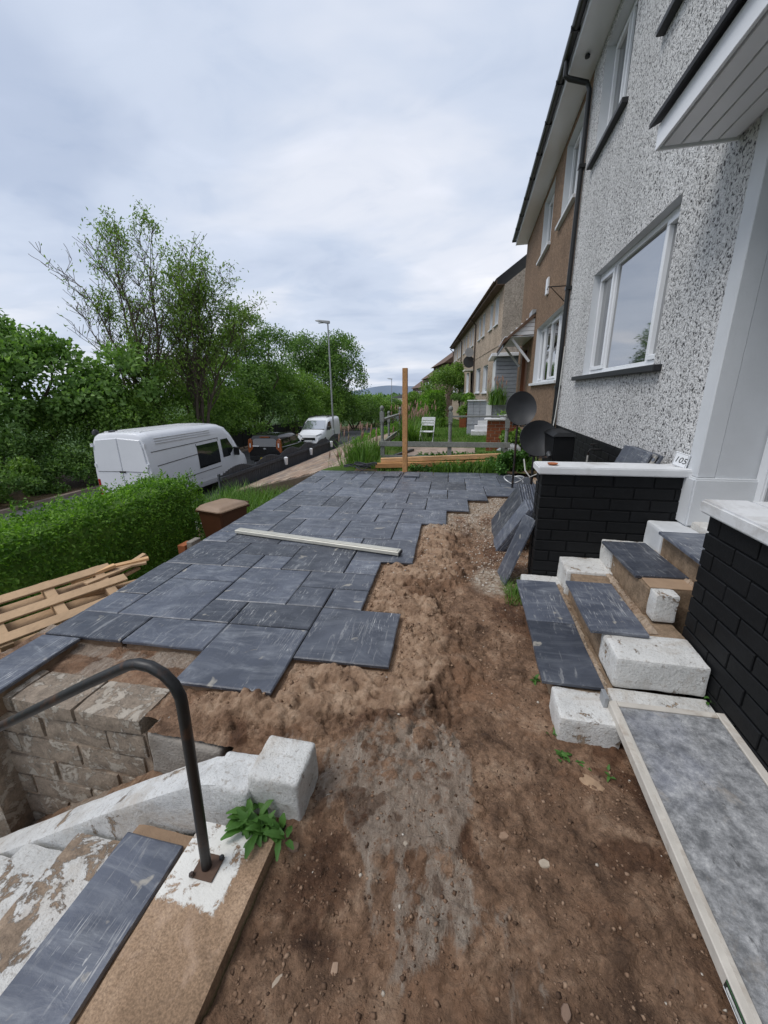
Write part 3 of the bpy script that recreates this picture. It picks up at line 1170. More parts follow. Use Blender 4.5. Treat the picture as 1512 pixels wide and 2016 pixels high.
TR = .255
rounded('step_end_block', .485, .760, 1.615, 1.835, -.09, .080, WHITEROUGH, .013, label='rough white painted end of the lowest step')
rounded('step', .505, .80, 1.837, 3.02, -.10, .066, TREADC, .006)
rounded('step_end_block', .487, .80, 3.022, 3.195, -.10, .080, WHITEROUGH, .015)
rounded('step_end_block', .790, 1.212, 1.880, 2.130, .082, .255, WHITEROUGH, .012, label='big rough white block at the end of the second step')
rounded('step_foot', .762, 1.215, 1.66, 1.878, -.09, .078, WHITEROUGH, .008)
rounded('step', .800, 1.214, 2.132, 2.90, -.05, .245, TREADC, .006)
rounded('step_end_block', .772, 1.10, 2.902, 3.197, -.05, .262, WHITEROUGH, .014)
rounded('step_end_block', 1.095, 1.216, 2.270, 2.368, .257, .430, WHITEROUGH, .010)
rounded('step', 1.085, 1.42, 2.37, 2.96, .10, .420, TREADC, .006)
MB().box(1.10, 1.40, 2.372, 2.70, .4215, .432).build('tread_screed', BARECONC, st, True, bevel=.003)
rounded('step_end_block', 1.075, 1.42, 2.962, 3.197, .10, .425, WHITEROUGH, .012)
rounded('step', 1.375, 1.80, 2.10, 2.93, .2, .590, TREADC, .006)
rounded('step_end_block', 1.365, 1.60, 2.932, 3.195, .2, .600, WHITEPAINT, .014)
rounded('landing', 1.602, 2.05, 1.9, 3.098, .2, .640, WHITEROUGH, .010)
mb = MB()
rr = random.Random(4)
for (x, ya, yb, z) in ((.752, 1.85, 3.0, .083), (1.060, 2.15, 2.9, .262), (1.350, 2.35, 2.93, .437)):
    y = ya
    while y < yb:
        w = rr.uniform(.012, .03)
        l = rr.uniform(.03, .08)
        mb.add([(x-w, y, z-.012), (x+w, y+.004, z-.012), (x+w*.8, y+l, z-.012), (x-w*.9, y+l*.9, z-.012), (x-w*.4, y+l*.2, z+rr.uniform(0, .014)), (x+w*.4, y+l*.7, z+rr.uniform(0, .012))],
               [(0, 1, 4), (1, 5, 4), (1, 2, 5), (2, 3, 5), (3, 0, 4), (3, 4, 5)])
        y += l*.6
tag(mb.build('mortar_smears', MORTAR, st, True), kind='stuff')


def loose_slab(w, h, c, rot, label, group=None, name='slate_slab', th=.022):
    o = put(name, slab_mesh(w, h, th), None, False, c, rot)
    return tag(o, label, 'slab', group)


G1 = 'slate treads laid on the entrance steps'
loose_slab(.298, .60, (.586, 2.725, .104), (0, R(-.3), R(.4)), 'slate tread on the lowest door step, far one of the pair by the black wall', G1)
loose_slab(.298, .58, (.588, 2.128, .104), (0, R(-.3), R(.2)), 'slate tread on the lowest door step, near one next to the white block', G1)
loose_slab(.292, .60, (.862, 2.382, .286), (R(.5), 0, R(.4)), 'slate tread on the second door step above the big white block', G1)
loose_slab(.30, .58, (1.200, 2.79, .452), (R(.6), R(.2), R(2.5)), 'slate tread overhanging the third door step against the black wall', G1)
loose_slab(.28, .62, (1.465, 2.58, .6135), (0, 0, 0), 'slate tread on the top door step behind the right wall', G1)

# ------------------------------------------------------------------ board lying along the right wall
bd = thing('framed_board', 'mud stained grey board in a pale wooden frame lying beside the right black wall', 'board', (.96, 1.1, 0))


def m_board():
    t = NT('grey_mottled_board')
    a = t.noise(16, 12, .82, .1)
    c = t.ramp(a, [(.30, (.07, .073, .076)), (.44, (.16, .165, .17)), (.56, (.31, .315, .32)), (.70, (.58, .58, .575))])
    b = t.noise(2.6, 5, .6, .4, None, (2, 7, 1))
    c = t.mix(t.ramp(b, [(.54, 0.0), (.70, .28)]), c, (.22, .24, .32))
    d = t.noise(4.5, 7, .65, .3, None, (8, 1, 4))
    c = t.mix(t.ramp(d, [(.54, 0.0), (.68, .6)]), c, (.36, .31, .25))
    e = t.noise(45, 4, .7, .3, (1, .4, 1), (3, 3, 3))
    c = t.mix(t.ramp(e, [(.60, 0.0), (.70, .7)]), c, (.055, .055, .055))
    t.bump(t.noise(60, 6, .7), .35, .004)
    return t.out(c, .7, .3)


Mb = Matrix.Translation((.722, 1.735, .108)) @ rotm(R(4.2), 0, R(1.2))


def bl(mb_):
    return mb_


def bbox(x0, x1, y0, y1, z0, z1, name, m, bev=.003, parent=bd):
    return MB().box(x0, x1, y0, y1, z0, z1, Mb).build(name, m, parent, True, bevel=bev)


bbox(.038, .455, -1.95, -.032, -.012, .006, 'panel', m_board(), .001)
bbox(0, .036, -2.0, 0, -.034, .012, 'frame_rail', BOARDWOOD)
bbox(.457, .492, -2.0, 0, -.034, .012, 'frame_rail', BOARDWOOD)
bbox(.0375, .4555, -.030, 0, -.034, .011, 'frame_rail', BOARDWOOD)
bbox(.022, .0345, -1.9, -.05, .0125, .0145, 'bead', BOARDWOOD, .0005)
lab = bbox(-.0018, -.0002, -1.13, -.93, -.026, .006, 'sticker', simple('dark_sticker', (.02, .03, .028), .35, 8, .2), .0003)
bbox(-.0034, -.0020, -1.12, -.94, -.017, -.008, 'sticker_print', simple('sticker_white_print', (.55, .57, .55), .4, 60, .5), .0003, parent=bd)
bbox(-.0034, -.0020, -1.128, -.932, -.0255, -.0235, 'sticker_print', UPVC, .0003, parent=bd)
bbox(-.0034, -.0020, -1.128, -.932, .0030, .0052, 'sticker_print', simple('green_print', (.05, .14, .05), .4), .0003, parent=bd)
bbox(-.020, -.001, -.012, .05, -.030, .030, 'bracket', GALV, .002)

# ------------------------------------------------------------------ garden stairs going down at the left
gs = thing('garden_stairs', 'flaking white concrete garden stairs going down at the left with a slate tread', 'stairs', (-.93, .8, -.2))


def m_landing():
    t = NT('landing_concrete')
    a = t.noise(4.2, 10, .68, .4)
    c = t.ramp(a, [(.26, (.175, .115, .072)), (.5, (.29, .195, .125)), (.74, (.42, .30, .205))])
    g = t.noise(150, 3, .6)
    c = t.mix(.7, c, t.ramp(g, [(.3, .5), (.7, 1.5)]), 'MULTIPLY')
    c = t.mix(t.ramp(t.noise(7, 9, .7, .8, None, (1, 5, 2)), [(.52, 0.0), (.68, .6)]), c, (.47, .34, .25))
    c = t.mix(t.ramp(t.noise(11, 8, .75, .4, None, (8, 5, 2)), [(.56, 0.0), (.70, .7)]), c, (.12, .078, .05))
    # patch of white paint left round the post base
    sp = t.n('ShaderNodeSeparateXYZ')
    tcn = t.n('ShaderNodeTexCoord')
    t.l(tcn.outputs['Object'], sp.inputs[0])
    nz = t.noise(30, 9, .75, .3)
    yy = t.math('ADD', sp.outputs['Y'], t.math('MULTIPLY', t.math('SUBTRACT', nz, .5), .10))
    inx = t.ramp(t.math('ADD', sp.outputs['X'], t.math('MULTIPLY', t.math('SUBTRACT', nz, .5), .16)), [(.0, 1.0), (.5, 1.0)])
    mr = t.n('ShaderNodeMapRange')
    t.l(yy, mr.inputs[0])
    mr.inputs[1].default_value = .672
    mr.inputs[2].default_value = .682
    xr = t.n('ShaderNodeMapRange')
    t.l(t.math('ADD', sp.outputs['X'], t.math('MULTIPLY', t.math('SUBTRACT', nz, .5), .12)), xr.inputs[0])
    xr.inputs[1].default_value = -.700
    xr.inputs[2].default_value = -.712
    k = t.math('MULTIPLY', mr.outputs[0], xr.outputs[0])
    k = t.math('MULTIPLY', k, t.ramp(t.noise(16, 10, .78, .4), [(.40, 0.0), (.44, 1.0)]))
    c = t.mix(k, c, (.70, .69, .65))
    t.bump(t.math('ADD', t.math('MULTIPLY', k, .3), t.noise(80, 6, .7)), .6, .006)
    return t.out(c, .9, .3)


MB().rblock(-.928, -.622, -.5, .925, -.30, -.006, .008, .02, .0018, 3).build('landing', m_landing(), gs, True, smooth=True)
for i, (x0, x1, z, m) in enumerate(((-1.30, -.930, -.185, BARECONC), (-1.66, -1.302, -.345, WHITEFLAKE), (-2.02, -1.662, -.51, WHITEFLAKE), (-2.40, -2.022, -.68, WHITEFLAKE), (-2.80, -2.402, -.85, WHITEFLAKE), (-3.3, -2.802, -1.02, GREYCONC))):
    MB().rblock(x0, x1, -.6, .97, z-.25, z, .012, .025, .004, i).build('step', m, gs, True, smooth=True)
# flank wall with sloping top
fl = MB().rblock(-3.5, -.90, .985, 1.125, -.26, 0, .016, .022, .0025, 4)
fl.v = [(x, y, z+float(np.interp(x, [-3.6, -3.0, -2.2, -1.5, -1.1, -.97, -.88], [-1.545, -1.165, -.66, -.215, .02, .088, .104]))) for x, y, z in fl.v]
fl.build('flank_wall', FLANKM, gs, True, smooth=True)
o = MB().rblock(-.775, -.565, 1.010, 1.205, -.09, .155, .014, .011, .006, 5).build('end_block', WHITEROUGH, gs, True, smooth=True)
o['label'] = 'white painted block at the top end of the flank wall'
MB().rblock(-.955, -.765, .986, 1.15, -.16, .096, .022, .014, .004, 7).build('flank_cap', FLANKM, gs, True, smooth=True)
loose_slab(.262, 1.45, (-1.165, .19, -.158), (0, 0, 0), 'long slate tread on the garden stairs beside the handrail', None)

# rails: bent iron pipe
hr = thing('handrail', 'black rusty bent iron pipe handrail beside the garden stairs', 'handrail', (-.81, .785, 0))
pts = [(-.812, .785, -.005), (-.795, .787, .35), (-.782, .788, .68)]
cx, cz, rad = -.893, .688, .112
for a in (8, 30, 52, 75, 96, 115):
    pts.append((cx+rad*math.cos(R(a)), .788, cz+rad*math.sin(R(a))+.012))
pts += [(-1.10, .788, .715), (-1.555, .788, .455), (-2.6, .788, -.15)]
MB().tube(pts, .0166, 16).build('rail', BLACKMETAL, hr, True, smooth=True)
MB().box(-.850, -.768, .748, .826, -.0045, .0012).build('base_plate', simple('rusty_plate', (.09, .055, .038), .85, 12, .4), hr, True, bevel=.002)
for (x, y) in ((-.845, .752), (-.775, .818)):
    MB().lathe([(.009, .003), (.009, .010), (.006, .013)], 6, Matrix.Translation((x, y, 0))).build('bolt', BLACKMETAL, hr, True)

# ------------------------------------------------------------------ concrete block retaining wall
bw = thing('block_wall', 'grey concrete block retaining wall below the patio corner', 'wall', (-2.2, 1.35, -1.1))
rr = random.Random(3)
MB().box(-3.6, -1.60, 1.345, 1.50, -1.6, -.155).build('wall_core', MORTAR, bw, True)
BLM = {}
BW_R = R(4.5)


def cblock(x0, x1, y0, y1, z0, z1, m=BLOCK, rz=0.0):
    k = (round(x1-x0, 3), round(y1-y0, 3), round(z1-z0, 3), m.name)
    if k not in BLM:
        BLM[k] = MB().rblock(-(x1-x0)/2, (x1-x0)/2, -(y1-y0)/2, (y1-y0)/2, -(z1-z0)/2, (z1-z0)/2, .012, .03, .004, len(BLM)).mesh('block', m, smooth=True)
    return put('block', BLM[k], bw, True, ((x0+x1)/2, (y0+y1)/2, (z0+z1)/2), (0, 0, rz))


for i, (x0, x1) in enumerate(((-3.38, -2.95), (-2.94, -2.46), (-2.45, -2.03), (-2.02, -1.60))):
    cblock(x0, x1, 1.318, 1.56, -.155, -.055, BLOCK, R(rr.uniform(-1.5, 1.5)))
z = -.168
for k in range(7):
    h = .148
    x = -3.6+(k % 2)*.21
    while x < -1.62:
        e = min(x+.425, -1.605)
        if e-x > .05:
            cblock(x, e, 1.330+rr.uniform(-.004, .004), 1.50, z-h, z)
        x += .44
    z -= h+.016
# odd block set at an angle beside it
o = MB().rblock(-.215, .215, -.085, .085, -.13, .13, .02, .015, .006, 8).build('block', GREYCONC, None, False, smooth=True, loc=(-1.305, 1.345, -.20), rot=(R(-3), R(2.5), R(-2)))
o.name = 'concrete_block'
tag(o, 'rough loose concrete block between the block wall and the mud', 'block')
# fill of earth behind flank and blocks
def bank_fields(x, y):
    ft = np.interp(x, [-3.6, -3.0, -2.2, -1.5, -1.1, -.97, -.88], [-1.545, -1.165, -.66, -.215, .02, .088, .104])
    z = np.minimum(ft-.13, -.30+.21*sstep(-1.5, -.85, x))+.012*fbm(x, y, 14, 4, 3)+.02*np.clip(fbm(x, y, 9, 3, 13), 0, 1)
    return z, np.full_like(x, .5), sstep(-.2, .3, fbm(x, y, 6, 3, 2)), np.zeros_like(x), np.zeros_like(x)


me = grid_mesh('bank', np.arange(-3.5, -.84, .014), np.arange(1.10, 1.42, .012), bank_fields, SOIL)
tag(put('bank', me), kind='structure')

# ------------------------------------------------------------------ loose slates leaning on the black wall
G2 = 'slates leaning on the end of the black wall'


def lean(w, l, foot, top, yaw, label, th=.022):
    """slab w wide (along y) and l long, foot on the ground, top against the wall"""
    foot, top = Vector(foot), Vector(top)
    d = (top-foot).normalized()
    side = Vector((math.sin(yaw), math.cos(yaw), 0))
    side = (side-d*side.dot(d)).normalized()
    nrm = side.cross(d)
    if nrm.x > 0:
        nrm = -nrm
        side = -side
    M = Matrix((side, d, side.cross(d))).transposed().to_4x4()
    c = foot+d*l/2
    o = put('slate_slab', slab_mesh(w, l, th), None, False, c, M.to_euler())
    return tag(o, label, 'slab', G2)


for i in range(8):
    f = i*.027
    lean(.60, .58, (.325+f, 4.62+.004*i, -.05), (.62+f, 4.53+.004*i, .47), R(-3), ('outermost of the wide slates leaning past the far side of the black wall' if i == 0 else 'slate slab in the wide stack leaning past the far side of the black wall'))
for i in range(4):
    f = i*.027
    lean(.30, .58, (.325+f, 4.12+.004*i, -.05), (.63+f, 4.07, .47), R(-3), ('outermost of the narrow slates leaning in front of the wide stack' if i == 0 else 'narrow slate slab leaning in front of the wide stack'))
lean(.30, .62, (.335, 3.33, -.06), (.545, 3.44, .48), R(-6), 'single slate propped against the corner of the black wall nearest the steps', .018)
for i in range(3):
    o = loose_slab(.30, .60, (1.36+.035*i, 3.74-.015*i, .93-.004*i), (R(0), R(-68), R(-2)), ('front slate' if i == 0 else 'rear slate')+' of those standing behind the white coping against the house', 'slates standing behind the white coping')

# spirit level / alloy straight edge lying over the slabs
sl = thing('straight_edge', 'long pale alloy straight edge lying diagonally across the slate patio', 'straight edge', (-1.6, 3.75, .005))
a, b = Vector((-2.62, 3.915, .028)), Vector((-.615, 3.585, .028))
MB().bar(a, b, .10, .038).build('bar', ALU, sl, True, bevel=.004)
MB().bar(a+Vector((.02, -.004, .0215)), b+Vector((-.02, .004, .0215)), .05, .004).build('rib', ALU, sl, True, bevel=.001)
d = (b-a).normalized()
MB().bar(b+d*.0005, b+d*.012, .096, .034).build('end_cap', BLACKPVC, sl, True, bevel=.003)

# new timber post with two slate offcuts at its foot
po = thing('timber_post', 'new square timber post standing at the far edge of the patio', 'post', (-1.245, 7.9, 0))
MB().box(-1.293, -1.197, 7.86, 7.95, -.3, 2.02).build('post', NEWWOOD, po, True, bevel=.004)
G3 = 'square slate offcuts at the foot of the post'
loose_slab(.30, .42, (-1.43, 7.52, .030), (0, 0, R(2)), 'square slate offcut lying left of the timber post foot', G3, th=.026)
loose_slab(.30, .42, (-1.05, 7.56, .030), (0, 0, R(5)), 'square slate offcut lying right of the timber post foot', G3, th=.026)
G4 = 'new timbers lying on the grass'


def timber(a, b, w, h, m, label):
    c = (Vector(a)+Vector(b))/2
    L = (Vector(b)-Vector(a))
    o = MB().box(-w/2, w/2, -L.length/2, L.length/2, -h/2, h/2).build('timber', m, None, False, bevel=.004, loc=c)
    o.rotation_euler = L.to_track_quat('Y', 'Z').to_euler()
    return tag(o, label, 'timber', G4)


timber((-1.95, 8.25, .055), (.98, 8.62, .13), .10, .10, NEWWOOD, 'lower new sawn timber lying behind the post')
timber((-1.85, 8.36, .155), (.85, 8.68, .262), .10, .09, NEWWOOD2, 'upper new sawn timber lying on another behind the post')
timber((-.9, 8.50, .165), (.98, 8.80, .20), .10, .09, NEWWOOD, 'rear new sawn timber lying behind the two others')

# weeds
def leaves_np(P, D, Nn, L, Wd, fold=.25, curl=0.0):
    """folded leaf: P base, D direction, Nn up normal -> 4 verts, 2 tris sharing the midrib"""
    S_ = np.cross(D, Nn)
    S_ /= np.linalg.norm(S_, axis=1)[:, None]+1e-9
    L, Wd = np.asarray(L)[:, None], np.asarray(Wd)[:, None]
    b = P
    t = P+D*L-Nn*L*curl
    l = P+D*L*.5+S_*Wd*.5+Nn*Wd*fold
    r = P+D*L*.5-S_*Wd*.5+Nn*Wd*fold
    n = len(P)
    V = np.stack([b, l, t, r], 1).reshape(-1, 3)
    i = np.arange(n)*4
    F = np.stack([np.stack([i, i+2, i+1], 1), np.stack([i, i+3, i+2], 1)], 1).reshape(-1, 3)
    return V, F


def broad_leaf(mb, p, d, up, L, Wd, seg=6, droop=.5, wav=.12, rr=random):
    d, up = Vector(d).normalized(), Vector(up).normalized()
    s = d.cross(up).normalized()
    up = s.cross(d)
    row = []
    for i in range(seg+1):
        t = i/seg
        w = Wd*(.10+.95*math.sin(math.pi*min(1, t*.93+.04))**.8)*(1+wav*((i % 2)*2-1))*(.45+.75*t if t < .75 else 1.02)
        c = Vector(p)+d*L*t+up*(L*(.18*t-droop*t*t))
        row.append((c-s*w*.5+up*w*.18, c, c+s*w*.5+up*w*.18))
    vs = [q for r in row for q in r]
    fs = []
    for i in range(seg):
        a = i*3
        fs += [(a, a+1, a+4, a+3), (a+1, a+2, a+5, a+4)]
    mb.add(vs, fs)


dan = thing('weed', 'leafy green dandelion growing between the white block and the handrail', 'weed', (-.72, .97, 0))
rr = random.Random(12)
for k in range(64):
    a = rr.uniform(0, 6.28)
    el = rr.uniform(.3, 1.25)
    mb = MB()
    base = (-.725+rr.uniform(-.07, .06), .955+rr.uniform(-.035, .03), .0)
    if rr.random() < .35:
        base = (base[0]+rr.uniform(.02, .1), base[1]-.01, 0)
    broad_leaf(mb, base, (math.cos(a)*math.cos(el), math.sin(a)*math.cos(el)-.25, math.sin(el)), (0, 0, 1), rr.uniform(.04, .085), rr.uniform(.022, .034), 7, rr.uniform(.2, .8), .09)
    mb.build('leaf', LEAF_WEED, dan, True, smooth=True)


def weed(x, y, n, size, label, z=None, name='weed', grp='small weeds on the soil'):
    z = soil_z(x, y) if z is None else z
    w = thing(name, label, 'weed', (x, y, z), 0, grp)
    r_ = random.Random(int(x*999+y*77))
    for k in range(n):
        a = r_.uniform(0, 6.28)
        el = r_.uniform(.3, 1.2)
        mb = MB()
        broad_leaf(mb, (x+r_.uniform(-.02, .02), y+r_.uniform(-.02, .02), z), (math.cos(a)*math.cos(el), math.sin(a)*math.cos(el), math.sin(el)), (0, 0, 1), size*r_.uniform(.6, 1.1), size*.45, 5, r_.uniform(.3, .8), .14)
        mb.build('leaf', LEAF_WEED, w, True, smooth=True)


weed(.485, 1.53, 9, .045, 'small seedling weed in soil left of the white end block')
weed(.56, 1.50, 5, .030, 'tiny weed in soil under the white end block')
weed(.47, 1.66, 5, .035, 'thin weed at the left foot of the white step block')
weed(.455, 2.02, 5, .05, 'wispy weed at the edge of the lowest slate tread')
weed(.67, 1.47, 4, .03, 'tiny weed at the corner of the board')
weed(1.215, 1.86, 6, .035, 'small weed at the foot of the right black wall', .085)
weed(.52, 2.95, 10, .07, 'weed tuft by the far end of the lowest step')
weed(.47, 3.08, 12, .09, 'taller weed tuft by the single propped slate')
weed(-.90, 1.18, 4, .05, 'thin weed stem behind the flank wall', -.12)

# ------------------------------------------------------------------ houses
def wall_with_holes(mb, y0, y1, z0, z1, holes, x=0.0, depth=.12, back=.25):
    """front wall plane at x (facing -x) with rectangular openings and reveals; holes = (ya, yb, za, zb)"""
    ysn = sorted({y0, y1, *[h[0] for h in holes], *[h[1] for h in holes]})
    zsn = sorted({z0, z1, *[h[2] for h in holes], *[h[3] for h in holes]})
    for i in range(len(ysn)-1):
        for j in range(len(zsn)-1):
            ya, yb, za, zb = ysn[i], ysn[i+1], zsn[j], zsn[j+1]
            cy, cz = (ya+yb)/2, (za+zb)/2
            if any(h[0] < cy < h[1] and h[2] < cz < h[3] for h in holes):
                continue
            mb.add([(x, ya, za), (x, yb, za), (x, yb, zb), (x, ya, zb)], [(0, 3, 2, 1)])


def reveals(mb, h, x=0.0, depth=.12):
    ya, yb, za, zb = h
    mb.box(x+.001, x+depth+.06, ya-.02, ya, za, zb)
    mb.box(x+.001, x+depth+.06, yb, yb+.02, za, zb)
    mb.box(x+.001, x+depth+.06, ya-.02, yb+.02, zb, zb+.02)
    mb.box(x+.001, x+depth+.06, ya-.02, yb+.02, za-.02, za)


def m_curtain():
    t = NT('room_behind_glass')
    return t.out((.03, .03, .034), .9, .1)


ROOM = m_curtain()
CURT = simple('grey_curtain', (.20, .205, .22), .9, 20, .2, 40, .1, .003, .2, stretch=(1, 1, .03))


def window(parent, ya, yb, za, zb, lights, x=0.0, depth=.12, fm=UPVC, sill=None, sillm=None, openers=(), curtain=True, fr=.055, rev=None, slx=.07):
    """uPVC window in an opening; lights = fractions of the width (from yb, the far side, to ya)"""
    xf = x+depth
    f = MB()
    f.box(xf, xf+.06, ya, yb, za, za+fr)
    f.box(xf, xf+.06, ya, yb, zb-fr, zb)
    f.box(xf, xf+.06, ya, ya+fr, za+fr, zb-fr)
    f.box(xf, xf+.06, yb-fr, yb, za+fr, zb-fr)
    tot = sum(lights)
    y = yb
    panes = []
    for i, l in enumerate(lights):
        w = (yb-ya)*l/tot
        panes.append((y-w, y, i in openers))
        if i < len(lights)-1:
            f.box(xf, xf+.06, y-w-fr*.5, y-w+fr*.5, za+fr, zb-fr)
        y -= w
    wo_ = f.build('window', fm, parent, False, bevel=.004)
    for (a, b, op) in panes:
        a2 = a+(fr if abs(a-ya) < 1e-6 else fr*.5)
        b2 = b-(fr if abs(b-yb) < 1e-6 else fr*.5)
        z0, z1 = za+fr, zb-fr
        if op:
            s = MB()
            q = .05
            for bx_ in ((a2+.004, b2-.004, z0+.004, z0+q), (a2+.004, b2-.004, z1-q, z1-.004), (a2+.004, a2+q, z0+q, z1-q), (b2-q, b2-.004, z0+q, z1-q)):
                s.box(xf-.018, xf+.045, *bx_)
            s.build('sash', fm, wo_, False, bevel=.005)
            a2, b2, z0, z1 = a2+q, b2-q, z0+q, z1-q
        MB().box(xf+.024, xf+.030, a2-.004, b2+.004, z0-.004, z1+.004).build('pane', GLASS, wo_, False)
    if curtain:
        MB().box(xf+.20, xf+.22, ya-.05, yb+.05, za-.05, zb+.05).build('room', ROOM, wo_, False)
    if rev is not None:
        r_ = MB()
        reveals(r_, (ya, yb, za, zb), x, depth)
        r_.build('reveal', rev, wo_, False)
    if sill is not None:
        s0, s1, zt, th = sill
        MB().box(x-slx, x+depth+.01, s0, s1, zt-th, zt).build('sill', sillm, wo_, False, bevel=.006)
    return wo_


# ---- our house, white pebbledash.  local frame: x=0 is the front wall face, y along the street
HX = 1.6
h1 = thing('pebbledash_house', 'white and black pebbledash house with white windows and black gutter at right', 'house', (HX, 0, 0))
holes1 = [(4.17, 6.57, 1.765, 3.07), (6.15, 7.40, 4.74, 6.02), (3.55, 5.08, 4.74, 6.02)]
w = MB()
wall_with_holes(w, 3.245, 8.0, .955, 6.16, holes1)
w.box(.26, .5, 3.3, 8.0, -.2, 6.16)
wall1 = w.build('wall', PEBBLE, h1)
window(h1, 4.17, 6.57, 1.765, 3.07, (.27, .55, .18), depth=.09, openers=(0, 2), rev=WHITEPAINT, sill=(3.99, 6.90, 1.762, .058), sillm=simple('black_sill', (.018, .019, .021), .5, 5, .2), fr=.06)
SILLB = bpy.data.materials['black_sill']
window(h1, 6.15, 7.40, 4.74, 6.02, (.5, .5), openers=(0,), rev=WHITEPAINT, sill=(6.05, 7.50, 4.737, .058), sillm=SILLB, fr=.06)
window(h1, 3.55, 5.08, 4.74, 6.02, (.5, .5), openers=(0,), rev=WHITEPAINT, sill=(3.45, 5.18, 4.737, .058), sillm=SILLB, fr=.06)
for (ya, yb, za, zb) in ((5.95, 6.42, 1.84, 3.0), (4.23, 4.52, 1.84, 3.0)):
    c = MB()
    n = 14
    top = [(.245+.018*math.sin(k*1.9), ya+(yb-ya)*k/n) for k in range(n+1)]
    c.add([(x, y, za) for x, y in top]+[(x, y, zb) for x, y in top], [(k, k+1, n+2+k, n+1+k) for k in range(n)])
    c.build('curtain', CURT, h1)
# the same wall carries on this side of the door recess
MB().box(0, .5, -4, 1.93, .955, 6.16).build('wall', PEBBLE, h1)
MB().box(.012, .5, -4, 1.93, -.3, .948).build('plinth_core', BLACKBRICK, h1)
MB().box(-.012, .47, 1.932, 2.028, .60, 6.16).build('margin', WHITEPAINT, h1, bevel=.004)
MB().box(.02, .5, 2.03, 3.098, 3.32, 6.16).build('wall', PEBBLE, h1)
# white margin and door recess
MB().box(-.012, .10, 3.10, 3.245, .955, 6.16).build('margin', WHITEPAINT, h1, bevel=.004)
MB().box(.10, .48, 3.10, 3.24, .60, 3.3).build('recess_side', simple('shade_toned_recess_paint', (.56, .58, .60), .75, 2.2, .08, 60, .35, .003, .3), h1)  # white paint toned greyer, the shade of the recess put into its colour
MB().box(-.040, .40, 3.062, 3.245, .601, .953).build('pier_plinth', WHITEPAINT, h1, bevel=.012, seg=2)
# plinth of black bricks along the wall, three courses seen above the slates
MB().box(.012, .25, 3.25, 8.0, -.3, .948).build('plinth_core', BLACKBRICK, h1)
for k in range(7):
    z = .945-(k+.5)*BR_H
    p = 3.43-(k % 2)*.13
    while p < 7.99:
        e = min(p+BR_L, 7.99)
        s0 = max(p, 3.43)
        if e-s0 > .05:
            brick(h1, (HX+.002+.03, (s0+e)/2, z), e-s0-.010, .06, math.pi/2)
        p += BR_L
# door with frame, glazed
dr = MB()
for bx_ in ((.34, .42, 2.03, 3.098, .645, .76), (.34, .42, 2.03, 3.098, 2.68, 2.76), (.34, .42, 3.0, 3.098, .76, 2.68), (.34, .42, 2.03, 2.12, .76, 2.68)):
    dr.box(*bx_)
door = dr.build('door', UPVC, h1, bevel=.010, seg=2)
MB().box(.36, .375, 2.12, 3.0, .76, 2.68).build('pane', GLASS, door)
MB().box(.42, .47, 1.5, 3.098, .6, 3.3).build('door_surround', WHITEPAINT, h1)
# canopy over the door
cn = MB()
cn.box(-.46, -.002, .9, 3.46, 3.085, 3.10)
canopy = cn.build('canopy', WHITEPAINT, h1)
for k in range(4):
    MB().box(-.44+.105*k, -.345+.105*k, .9, 3.44, 3.068, 3.0845).build('soffit_board', UPVC, canopy, bevel=.003)
MB().box(-.478, -.4605, .9, 3.478, 3.06, 3.20).build('fascia', UPVC, canopy, bevel=.003)
MB().box(-.460, -.002, 3.461, 3.478, 3.06, 3.20).build('fascia', UPVC, canopy, bevel=.003)
m_ = MB()
m_.add([(-.52, .9, 3.205), (-.52, 3.52, 3.205), (-.002, 3.52, 3.44), (-.002, .9, 3.44), (-.52, .9, 3.235), (-.52, 3.52, 3.235), (-.002, 3.52, 3.47), (-.002, .9, 3.47)],
       [(0, 3, 2, 1), (4, 5, 6, 7), (0, 1, 5, 4), (1, 2, 6, 5), (2, 3, 7, 6), (3, 0, 4, 7)])
m_.build('canopy_roof', ROOFTILE, canopy)
# number tile leaning at the wall foot on the coping
nt_ = thing('number_tile', 'small white house number tile reading 105 standing on the white coping', 'number tile', (HX-.03, 3.3, .997))
Mt = Matrix.Translation((HX-.052, 3.285, .9975)) @ rotm(0, R(10), R(-62)) @ rotm(0, 0, 0)
MB().box(-.055, .055, -.005, .005, 0, .105, Mt).build('tile', UPVC, nt_, True, bevel=.002)
b_ = MB()
for q in ((-.049, .049, .004, .0055), (-.049, .049, .0995, .101), (-.049, -.0475, .0055, .0995), (.0475, .049, .0055, .0995)):
    b_.box(q[0], q[1], -.0056, -.0051, q[2], q[3], Mt)
b_.build('border', BLACKPVC, nt_, True)
fc = bpy.data.curves.new('numerals', 'FONT')
fc.body = '105'
fc.size = .062
fc.shear = .25
fc.align_x = 'CENTER'
fc.extrude = .0003
fo = bpy.data.objects.new('numerals_tmp', fc)
COL.objects.link(fo)
fme = fo.to_mesh().copy()
bpy.data.objects.remove(fo)
fme.transform(Mt @ Matrix.Translation((0, -.0058, .032)) @ Matrix.Rotation(math.pi/2, 4, 'X'))
fme.materials.clear()
fme.materials.append(BLACKPVC)
put('numerals', fme, nt_, True)

